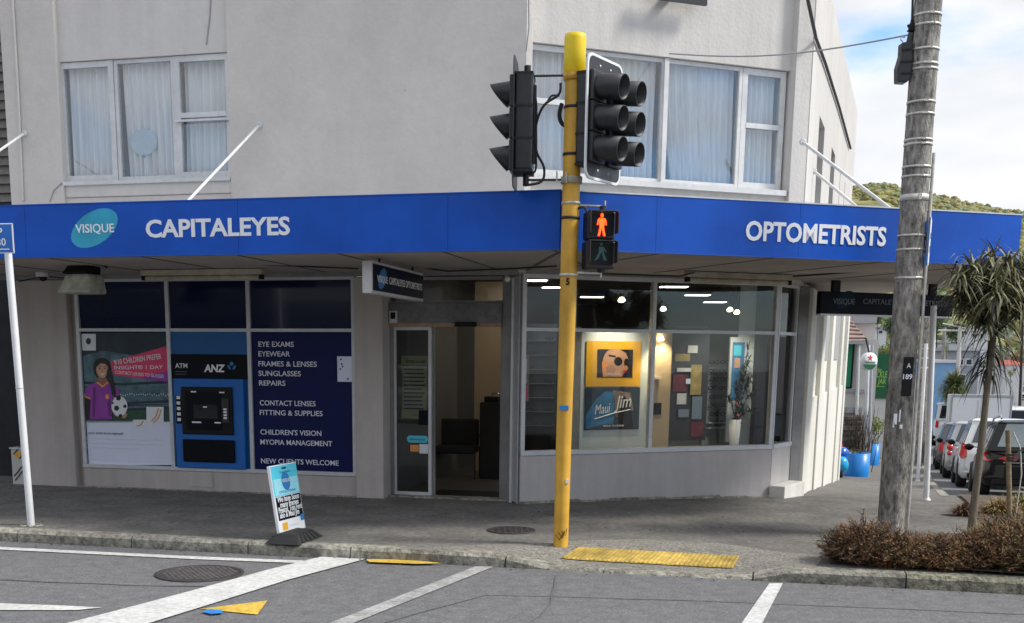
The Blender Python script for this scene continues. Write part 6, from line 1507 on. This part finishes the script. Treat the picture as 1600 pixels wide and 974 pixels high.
fcar(c2, 1519, 640, 'white car beyond the box truck roof on the left of the side street', 0, dist=90); fcar(c3, 1548, 598, 'distant white car where the side street bends', .8, ms='car_white', dist=195)
# ================================================================ SIDE STREET, LEFT SIDE
# blue planters
def drum(xc, yb, wpx_, ytop, label, dist):
    P = at(xc, yb, dist); P.z = hf(P.x, P.y); sc_ = P.y/F; r_ = wpx_*sc_/2; h_ = (yb-ytop)*sc_; t = thing('blue_planter', label, 'planter', tuple(P), 'round blue planters outside the cafe')
    part('tub', MB().lathe(P, [(r_*.95, 0), (r_, h_), (r_*.93, h_), (r_*.9, h_-.05)], 28), 'planter_blue', t); part('soil', MB().lathe(P+V((0, 0, h_-.05)), [(r_*.9, 0), (.001, .01)], 20), 'soil', t); return t, P, r_, h_
t, P, r_, h_ = drum(1337, 741, 40, 704, 'near round blue planter with a few low weeds', 28.6)
lf = MB(); clump(lf, P+V((-.05, 0, h_)), r_*.6, 160, .02, .08, (0, 1), (1, 1, .5)); part('weeds', lf, ['leaf_green', 'shrub_brown'], t)
t, P, r_, h_ = drum(1361, 724, 24, 690, 'far round blue planter holding a lime green bush', 37)
lf = MB(); 
tw = MB(); top_ = P+V((0, 0, h_+.55))
for i in range(14): tw.tube([P+V((random.gauss(0, .08), random.gauss(0, .08), h_-.05)), P+V((random.gauss(0, .2), random.gauss(0, .2), h_+.35))], .012, 5)
clump(lf, top_, .40, 900, .035, .09, (0, 0, 1), (1.05, 1, .8), .2); part('stems', tw, 'bark', t); part('foliage', lf, ['leaf_lime', 'leaf_green'], t)
# inflated blue and red toy
P = at(1312, 742, 27.6); P.z = hf(P.x, P.y); sc_ = P.y/F; RT_ = thing('ride_on_toy', 'shiny blue and red ride-on toy peeping round the end of the cream wall', 'toy', tuple(P))
part('body', MB().blob(P+V((-.05, 0, .32)), .24, 16, 12, 0, .08, (1, 1.3, 1)), 'toy_cyan', RT_); part('body', MB().blob(P+V((.0, .05, .58)), .20, 16, 12, 0, .08, (1, 1, .8)), 'toy_blue', RT_)
part('hood', MB().extr([P+V((-.3, 0, .6)), P+V((.08, 0, .62)), P+V((-.02, 0, .92)), P+V((-.12, 0, 1.12)), P+V((-.3, 0, 1.2))], (0, .3, 0)), 'toy_red', RT_, bevel=.03)
part('wheel', MB().lathe(P+V((-.02, -.12, .14)), [(.001, -.05), (.14, -.05), (.14, .05), (.001, .05)], 16, ax=V((.9, -.4, 0)).normalized()), 'rubber', RT_)
# cafe building with hipped tile roof, green banner, stone base
CF = 33.0
cfo = at(1300, 700, CF); CFf = Fr(cfo, V((.975, -.22, 0)).normalized())
KB = thing('cafe_building', 'pale cafe building with tiled roof, green banner and stone base beyond the shop', 'building', (cfo.x, cfo.y, -1.4))
def cq(x, y, d=0): return CFf.px(x, y, d)
def cbox(x0, y0, x1, y1, d0=0, d1=.3): a, z1 = cq(x0, y0, d0); b_, z0 = cq(x1, y1, d0); return MB().box(CFf, a, b_, d0, d1, z0, z1)
part('wall', cbox(1270, 530, 1357, 760, 0, .3), 'cafe_wall', KB)
part('wall', MB().box(CFf, cq(1357, 600)[0]-.3, cq(1357, 600)[0], .301, 7, -3, cq(1300, 533)[1]), 'cafe_wall', KB)
part('gable_wall', cbox(1318, 500, 1366, 534, 1.2, 2.0), 'cafe_wall', KB); part('fascia_board', cbox(1312, 494, 1370, 505, 1.0, 1.19), 'grey_band', KB)
mb = MB(); A, B_, C_, D_ = [CFf(cq(x, y, d)[0], d, cq(x, y, d)[1]) for x, y, d in ((1262, 534, -.4), (1356, 532, -.4), (1322, 492, 1.0), (1262, 470, 2.0))]; mb.poly([A, B_, C_, D_]); mb.poly([B_, B_+CFf.D*6, C_+CFf.D*4, C_]); part('roof', mb, 'roof_tile', KB)
for k in range(7):
    t0 = (k+.5)/7; mb = MB(); a_, b2 = A.lerp(D_, t0), B_.lerp(C_, t0); mb.tube([a_+V((0, -.01, .02)), b2+V((0, -.01, .02))], .03, 5); part('tile_course', mb, 'roof_tile', KB)
part('gutter', cbox(1270, 533, 1358, 538, -.45, -.3), 'grey_band', KB)
part('sill_band', cbox(1300, 608, 1358, 614, -.06, 0), 'grey_band', KB); part('sill_band', cbox(1270, 636, 1346, 646, -.08, 0), 'grey_band', KB); part('corner_pipe', MB().tube([CFf(cq(1341, 540)[0], -.1, cq(1341, 540)[1]), CFf(cq(1339, 700)[0], -.1, -2)], .05, 8), 'worn_white', KB)
part('verandah_post', MB().tube([CFf(cq(1351, 540)[0], -.9, cq(1351, 540)[1]), CFf(cq(1349, 700)[0], -.9, -2)], .06, 8), 'worn_white', KB)
part('verandah_post', MB().tube([CFf(cq(1358, 540)[0], -.7, cq(1358, 540)[1]), CFf(cq(1356, 700)[0], -.7, -2)], .05, 8), 'grey_band', KB)
GB = thing('green_banner', 'bright green upright banner on the cafe wall, half hidden by the cream wall', 'banner', tuple(CFf(cq(1320, 600)[0], -.1, 0)))
part('frame', cbox(1296, 535, 1331, 607, -.06, -.01), 'black', GB); part('banner', cbox(1297, 537, 1328, 605, -.08, -.061), 'green_banner', GB)
def cb_t(s_, x0, x1, y, h): a, z = cq(x0, y, -.08); b_, _ = cq(x1, y, -.08); text(s_, CFf, a, -.082, z, h, b_-a, 'letter_white', GB, bold=.03, ext=.003)
cb_t('OPEN', 1298, 1322, 553, .14); cb_t('BAR &', 1300, 1320, 577, .12); cb_t('food', 1302, 1319, 599, .07)
SW = thing('stone_wall', 'low wall of rough brown and grey stones below the cafe', 'wall', tuple(CFf(cq(1320, 680)[0], -.2, -1.5)))
part('core', cbox(1285, 648, 1347, 745, -.25, -.02), 'mortar', SW)
random.seed(11); y = 650
while y < 738:
    hh3 = random.uniform(6, 9); x = 1303+random.uniform(-4, 0)
    while x < 1345:
        w_ = random.uniform(8, 15); a, z1 = cq(x+.5, y+.5, -.25); b_, z0 = cq(min(x+w_, 1347)-.5, y+hh3-.5, -.25); mb = MB(); mb.box(CFf, a, b_, -.25-random.uniform(.03, .09), -.245, z0, z1)
        for i_ in range(8): mb.v[i_] += V((random.gauss(0, .012), 0, random.gauss(0, .012)))
        part('stone', mb, random.choice(('stone_a', 'stone_b', 'stone_b', 'mortar')), SW, bevel=.02); x += w_
    y += hh3
sh_ = at(1337, 735, 32.0); sh_.z = hf(sh_.x, sh_.y); tw = MB()
SHB = thing('bare_shrub', 'bare twiggy brown shrub against the stone wall behind the blue planters', 'shrub', tuple(sh_))
for i in range(70):
    a = random.random()*6.28; p0 = sh_+V((random.gauss(0, .15), random.gauss(0, .2), 0)); p1 = p0+V((random.gauss(0, .15), random.gauss(0, .15), random.uniform(1.0, 1.9))); tw.tube([p0, p0.lerp(p1, .5)+V((random.gauss(0, .06), 0, 0)), p1], [.012, .008, .004], 4)
part('twigs', tw, 'bark_dark', SHB); lf = MB(); clump(lf, sh_+V((0, 0, .9)), .35, 260, .02, .06, (0,), (1, 1, 1.4)); part('foliage', lf, 'shrub_brown', SHB)
# round white pub sign
rs0 = at(1357, 565, 29.0); RSg = thing('round_sign', 'round white, green and red star sign on a bracket at the cafe corner', 'sign', tuple(rs0)); rR = 13.5*29/F
fR = Fr(V((rs0.x, rs0.y, 0)), V((.95, .3, 0)).normalized()); zc_ = rs0.z
part('disc', MB().lathe(fR(0, 0, zc_), [(.001, -.06), (rR, -.06), (rR, .06), (.001, .06)], 32, ax=fR.D), 'white_paint', RSg); mb = MB(); mb.poly([fR(math.cos(a)*rR*.93, -.064, zc_-rR*.12+math.sin(a)*rR*.8) for a in [math.pi*(1.08+.84*i/12) for i in range(13)]]); part('green_print', mb, 'green_dark', RSg)
mb = MB(); mb.poly([fR(math.cos(math.pi/2+i*math.pi/5)*(.095 if i % 2 == 0 else .038), -.066, zc_+rR*.40+math.sin(math.pi/2+i*math.pi/5)*(.095 if i % 2 == 0 else .038)) for i in range(10)]); part('star', mb, 'toy_red', RSg)
text('Heineken', fR, -rR*.72, -.067, zc_-rR*.22, .075, rR*1.45, 'green_dark', RSg, bold=.01, ext=.003)
part('bracket', MB().tube([fR(0, .0, zc_+rR), fR(-.05, .1, zc_+rR+.35)], .025, 6), 'signal_black', RSg)
# cream wall with dark green sign
gw = at(1400, 640, 42.0); GF = Fr(gw, V((.985, -.17, 0)).normalized())
GWl = thing('boundary_wall', 'plain cream wall between the cafe and the power poles', 'wall', (gw.x, gw.y, -2)); a, z1 = GF.px(1350, 615); b_, _ = GF.px(1437, 615)
z1 = GF.px(1400, 590)[1]; part('wall', MB().box(GF, a, b_, 0, .25, -3.2, z1), 'cafe_wall', GWl); part('coping', MB().box(GF, a-.05, b_+.05, -.05, .3, z1, z1+.08), 'grey_band', GWl)
DG = thing('green_sign', 'dark green tall sign with lime hand lettering above the cream wall', 'sign', tuple(GF(0, -.1, 0))); a, z1 = GF.px(1360, 552, -.1); b_, z0 = GF.px(1391, 623, -.1)
part('board', MB().box(GF, a, b_, -.1, -.03, z0, z1), 'green_dark', DG, bevel=.01)
def dg(s_, x0, x1, y, h, sh=.0): a, z = GF.px(x0, y, -.1); b_, _ = GF.px(x1, y, -.1); text(s_, GF, a, -.105, z, h, b_-a, 'lime', DG, bold=.01, ext=.004, shear=sh)
dg('the', 1370, 1377, 580, .12, .2); dg('PICKLE', 1364, 1386, 590, .24, .1); dg('JAR', 1371, 1384, 600, .2, .1); dg('eatery', 1369, 1382, 605, .06)
# blue building beyond
def bldg(name, x0, x1, ytop, dist, depth, wall, roof, label, zb=-4, gable=False, wins=(), U_=V((.97, -.24, 0)), cat='house'):
    o_ = at((x0+x1)/2, 600, dist); f = Fr(o_, U_.normalized()); t = thing(name, label, cat, (o_.x, o_.y, zb)); a, z1 = f.px(x0, ytop); b_, _ = f.px(x1, ytop); m_ = (z1-zb)
    part('wall', MB().box(f, a, b_, 0, depth, zb, z1), wall, t)
    rh = min(1.8, (b_-a)*.28)
    if gable: mb = MB(); mb.prism; p = [f(a-.3, -.3, z1), f(b_+.3, -.3, z1), f(b_+.3, depth+.3, z1), f(a-.3, depth+.3, z1), f(a+rh, depth/2, z1+rh), f(b_-rh, depth/2, z1+rh)]; mb.v += p; [mb.face(q) for q in ([0, 1, 5, 4], [1, 2, 5], [2, 3, 4, 5], [3, 0, 4], [3, 2, 1, 0])]
    else: mb = MB().box(f, a-.15, b_+.15, -.15, depth+.15, z1, z1+.15)
    part('roof', mb, roof, t)
    for x, y, w_, h2_ in wins:
        u_, z_ = f.px(x, y); sc2 = dist/F; w = part('window', MB().box(f, u_-w_*sc2/2-.08, u_+w_*sc2/2+.08, -.05, .01, z_-h2_*sc2/2-.08, z_+h2_*sc2/2+.08), 'worn_white', t); part('pane', MB().box(f, u_-w_*sc2/2, u_+w_*sc2/2, -.06, -.051, z_-h2_*sc2/2, z_+h2_*sc2/2), 'window_dark', w)
    return t
bldg('blue_building', 1452, 1496, 567, 62, 9, 'house_blue', 'house_white', 'low pale blue building down the side street', wins=(), cat='building')
bldg('grey_house', 1490, 1532, 548, 72, 10, 'house_grey', 'roof_grey', 'grey two storey house behind the drooping leaves', gable=True, wins=((1500, 566, 8, 7), (1514, 566, 7, 7), (1503, 590, 8, 8)))
bldg('white_house', 1366, 1386, 512, 95, 8, 'house_white', 'roof_grey', 'white hillside house behind the round sign', gable=True, wins=((1376, 519, 5, 4),), zb=-3)
bldg('white_house', 1512, 1545, 516, 140, 9, 'house_white', 'roof_grey', 'white hillside house seen through the tree leaves', gable=True, wins=((1522, 524, 4, 4), (1534, 524, 4, 4)), zb=-3)
bldg('red_roof_house', 1574, 1602, 570, 120, 9, 'house_white', 'roof_red', 'house with a red roof at the right edge', gable=True, wins=((1585, 578, 4, 4),), zb=-3)
bldg('white_house', 1478, 1500, 536, 110, 8, 'house_white', 'roof_grey', 'pale hillside house above the blue building', gable=True, wins=((1488, 542, 4, 4),), zb=-3)
# bushy palm by the blue building
pp_ = GG(1492, 622, hr) if False else at(1491, 616, 55); pz = hr(pp_.x, pp_.y)
PMt = thing('spiky_bush', 'round spiky leaved bush in front of the pale blue building', 'bush', (pp_.x, pp_.y, pz)); lf = MB(); cz = at(1491, 606, 55)
for i in range(1500):
    d = V((random.gauss(0, 1), random.gauss(0, 1), random.gauss(.2, .8))).normalized(); leafmb(lf, cz+d*random.uniform(.1, .45), d, random.uniform(.35, .75), .04, random.choice((0, 0, 1)), .5)
part('foliage', lf, ['leaf_green', 'leaf_olive'], PMt); part('trunk', MB().tube([V((pp_.x, pp_.y, pz)), cz], [.22, .15], 8), 'bark', PMt)
# street trees and hedges
def tree(x, ybase, xt, ytop, dist, wpx_, ms, label, n=1400, grp='trees down the side street', sq=1.0, name='street_tree', zb=None):
    b_ = at(x, ybase, dist); sc_ = dist/F; z0 = hr(b_.x, b_.y) if zb is None else zb; top = at(xt, ytop, dist); b_.z = z0; h_ = top.z-z0; r_ = wpx_*sc_/2
    t = thing(name, label, 'tree', tuple(b_), grp); cr_ = V((top.x, top.y, top.z-r_*sq))
    tk = MB(); tk.tube([b_, b_.lerp(cr_, .6), cr_], [max(.08, r_*.09), r_*.06, r_*.03], 8); 
    for k in range(6): d = V((random.gauss(0, 1), random.gauss(0, 1), random.uniform(.2, 1))).normalized(); s0 = b_.lerp(cr_, random.uniform(.55, .95)); tk.tube([s0, s0+d*r_*.75], [r_*.04, r_*.012], 5)
    part('trunk', tk, 'bark_dark', t); lf = MB()
    for k in range(9):
        d = V((random.gauss(0, 1), random.gauss(0, 1), random.gauss(0, 1))).normalized(); c_ = cr_+V((d.x, d.y, d.z*sq))*r_*random.uniform(.2, .62); clump(lf, c_, r_*random.uniform(.28, .5), n//9, r_*.05, r_*.15, (0, 0, 1), (1, 1, sq*.9), .25)
    part('crown', lf, ms, t); return t
GR = ['leaf_green', 'leaf_dark']; GL = ['leaf_lime', 'leaf_green']; GD = ['leaf_dark', 'leaf_green']; GO = ['leaf_dull', 'leaf_olive']
tree(1404, 640, 1404, 478, 60, 60, GR, 'green leafy tree between the cafe roof and the wooden pole', 2600)
tree(1378, 640, 1372, 486, 48, 26, GD, 'dark feathery tree beside the cafe gable', 1400)
tree(1386, 640, 1384, 535, 55, 40, GL, 'lime hedge tree above the dark green sign', 1200, sq=.7)
tree(1466, 600, 1466, 488, 80, 44, GR, 'green tree behind the white post tops', 1800)
tree(1481, 570, 1481, 528, 66, 13, GL, 'narrow lime conifer above the blue building', 900, sq=2.4)
tree(1500, 600, 1496, 496, 96, 50, GD, 'dark tree behind the grey house', 1500)
tree(1557, 612, 1557, 545, 150, 34, GO, 'olive tree behind the thin trunk far down the street', 1200)
tree(1581, 606, 1580, 575, 108, 18, GL, 'small lime bush tree by the far parked cars', 700)
tree(1596, 606, 1594, 540, 130, 40, ['shrub_rust', 'leaf_dull'], 'russet bare looking tree near the red roof', 1300)
tree(1600, 600, 1606, 372, 60, 60, GL, 'bright green tree at the right edge beyond the canopy end', 5200, sq=1.7)
tree(1540, 600, 1538, 560, 125, 22, GD, 'small dark tree left of the distant bend', 700)
tree(1448, 640, 1446, 548, 58, 22, GL, 'lime shrub tree seen between the two posts', 700)
# far utility poles
def upole(x, yb, yt, dist, label, arm=0, lean=0):
    b_ = at(x, yb, dist); b_.z = hr(b_.x, b_.y); t_ = at(x+lean, yt, dist); t = thing('utility_pole', label, 'utility pole', tuple(b_), 'distant poles along the side street'); part('shaft', MB().tube([b_, t_], [.14, .1], 8), 'wood_pole' if not arm else 'strap', t)
    if arm: part('crossarm', MB().tube([t_+V((-1.1, 0, -.15)), t_+V((1.1, 0, -.15))], .05, 6), 'strap', t); part('crossarm', MB().tube([t_+V((-.9, 0, .2)), t_+V((.7, .2, -.1))], .03, 6), 'strap', t)
upole(1500, 600, 512, 60, 'pale concrete pole with crossarms above the blue building', 1)
upole(1553, 600, 540, 110, 'thin pole just right of the leaning trunk', 0, 4); upole(1566, 600, 558, 140, 'thin pole farther right of the leaning trunk', 0, 2); upole(1575, 600, 540, 125, 'thin pole left of the red roof', 0, 2)
upole(1475, 600, 512, 70, 'grey pole beside the narrow lime conifer', 0, 1)
# grit kerb on far side of the side street: pale verge
# ================================================================ HILLS
def ridge(x):       # height of the skyline (pixel row) at column x
    tb_ = [(-400, 330), (600, 320), (1200, 305), (1330, 288), (1345, 287), (1365, 287), (1385, 291), (1420, 300), (1460, 306), (1500, 318), (1540, 326), (1600, 333), (1700, 352), (2000, 400), (2600, 430)]
    for (a, b_), (c_, d_) in zip(tb_, tb_[1:]):
        if a <= x <= c_: return b_+(d_-b_)*(x-a)/(c_-a)
    return 430
mb = MB(); nx, ny = 170, 60; D0, D1 = 170., 480.
for j in range(ny+1):
    t = j/ny
    for i in range(nx+1):
        x = -400+i/nx*3000; dist = D0+(D1-D0)*t; top = at(x, ridge(x), D1); P = at(x, 560, dist); z0 = -1.5+max(0, dist-170)*0
        prof_ = t**.85; z = z0+(top.z-z0)*prof_
        z += (noise.fractal(V((P.x*.012, P.y*.012, 3)), 1, 2, 5)*7+noise.noise(V((P.x*.09, P.y*.09, 1)))*1.4)*math.sin(math.pi*min(1, t*.96))*.9+(noise.noise(V((P.x*.13, P.y*.13, 6)))*1.0 if j == ny else 0)
        mb.v.append(V((P.x, P.y, z)))
for i in range(nx+1): v_ = mb.v[ny*(nx+1)+i]; mb.v.append(V((v_.x*1.35, v_.y*1.35, -5)))
for j in range(ny+1):
    for i in range(nx): a = j*(nx+1)+i; mb.face([a, a+1, a+nx+2, a+nx+1], 0, True)
hill_mb = mb
tag(part('hill', mb, 'hill', None, None, 'structure', loc=(0, 0, 0)))
# bush cover on the hill
bm_ = [MB(), MB()]
random.seed(3)
def hz_at(i, j): return hill_mb.v[j*(nx+1)+i]
for k in range(9000):
    i = random.randint(int(nx*.50), int(nx*.74)); j = int(random.random()**.8*(ny-1)); v_ = hz_at(i, j).lerp(hz_at(i+1, j+1), random.random())
    nn = noise.noise(V((v_.x*.02, v_.y*.02, 7)))
    if j > ny*.35 and nn < -.22: continue
    r_ = random.uniform(.6, 2.0)*(.7 if j > ny*.5 else 1.2); bm_[0].blob(v_+V((0, 0, r_*.2)), r_, 6, 4, random.choice((0, 0, 1, 2)) if j > ny*.3 else random.choice((1, 1, 0, 3)), .35, (1.2, 1, .8), True)
solo('bush_cover', bm_[0], ['leaf_olive', 'leaf_green', 'hill', 'leaf_dark'], 'scrub and bushes covering the far hillside', 'bush', (0, 0, 0), kind='stuff')
# ================================================================ ACROSS THE ROAD (behind the camera, seen in the glass)
def opp(u0, u1, h_, wall, label, floors=2, d0=-22):
    t = thing('opposite_building', label, 'building', tuple(LF(u0, d0, 0)), 'buildings across the road behind the camera'); f = LF
    part('wall', MB().box(f, u0, u1, d0-8, d0-.3, -.2, h_), wall, t); n_ = int((u1-u0)/2.4)
    for k in range(n_):
        a = u0+.5+k*2.4
        for fl_ in range(floors):
            z0, z1 = (.5, 2.6) if fl_ == 0 else (3.9, 5.4)
            if z1 < h_-.3: w_ = part('window', MB().box(f, a-.06, a+1.66, d0-.32, d0-.26, z0-.06, z1+.06), 'worn_white', t); part('pane', MB().box(f, a, a+1.6, d0-.27, d0-.24, z0, z1), 'window_dark', w_)
    part('verandah', MB().box(f, u0+.1, u1-.1, d0-.3, d0+1.6, 2.9, 3.4), 'opp_dark', t)
opp(-22, -11, 6.4, 'opp_wall', 'pale two storey shop row across the road, left part'); opp(-10.9, -3, 4.6, 'bulkhead_paint', 'low grey shop across the road'); opp(-2.9, 6, 6.8, 'opp_wall', 'tall pale shop across the road facing the corner'); opp(6.1, 18, 5.0, 'stone_b', 'brown shop across the road on the right')
oc = copy_tree(c3); oc['label'] = 'silver car parked across the road behind the camera'; oc['group'] = 'cars parked across the road'; q = LF(-6.5, -17.5, -.11); oc.location = q; oc.rotation_euler = (0, 0, math.atan2(LF.U.y, LF.U.x)-math.pi/2)
oc = copy_tree(c2); oc['label'] = 'white car parked across the road behind the camera'; oc['group'] = 'cars parked across the road'; q = LF(3.5, -17.5, -.11); oc.location = q; oc.rotation_euler = (0, 0, math.atan2(LF.U.y, LF.U.x)-math.pi/2)
for o in list(bpy.data.objects):
    if o.type == 'MESH' and len(o.data.polygons) == 0: print('EMPTY', o.name)
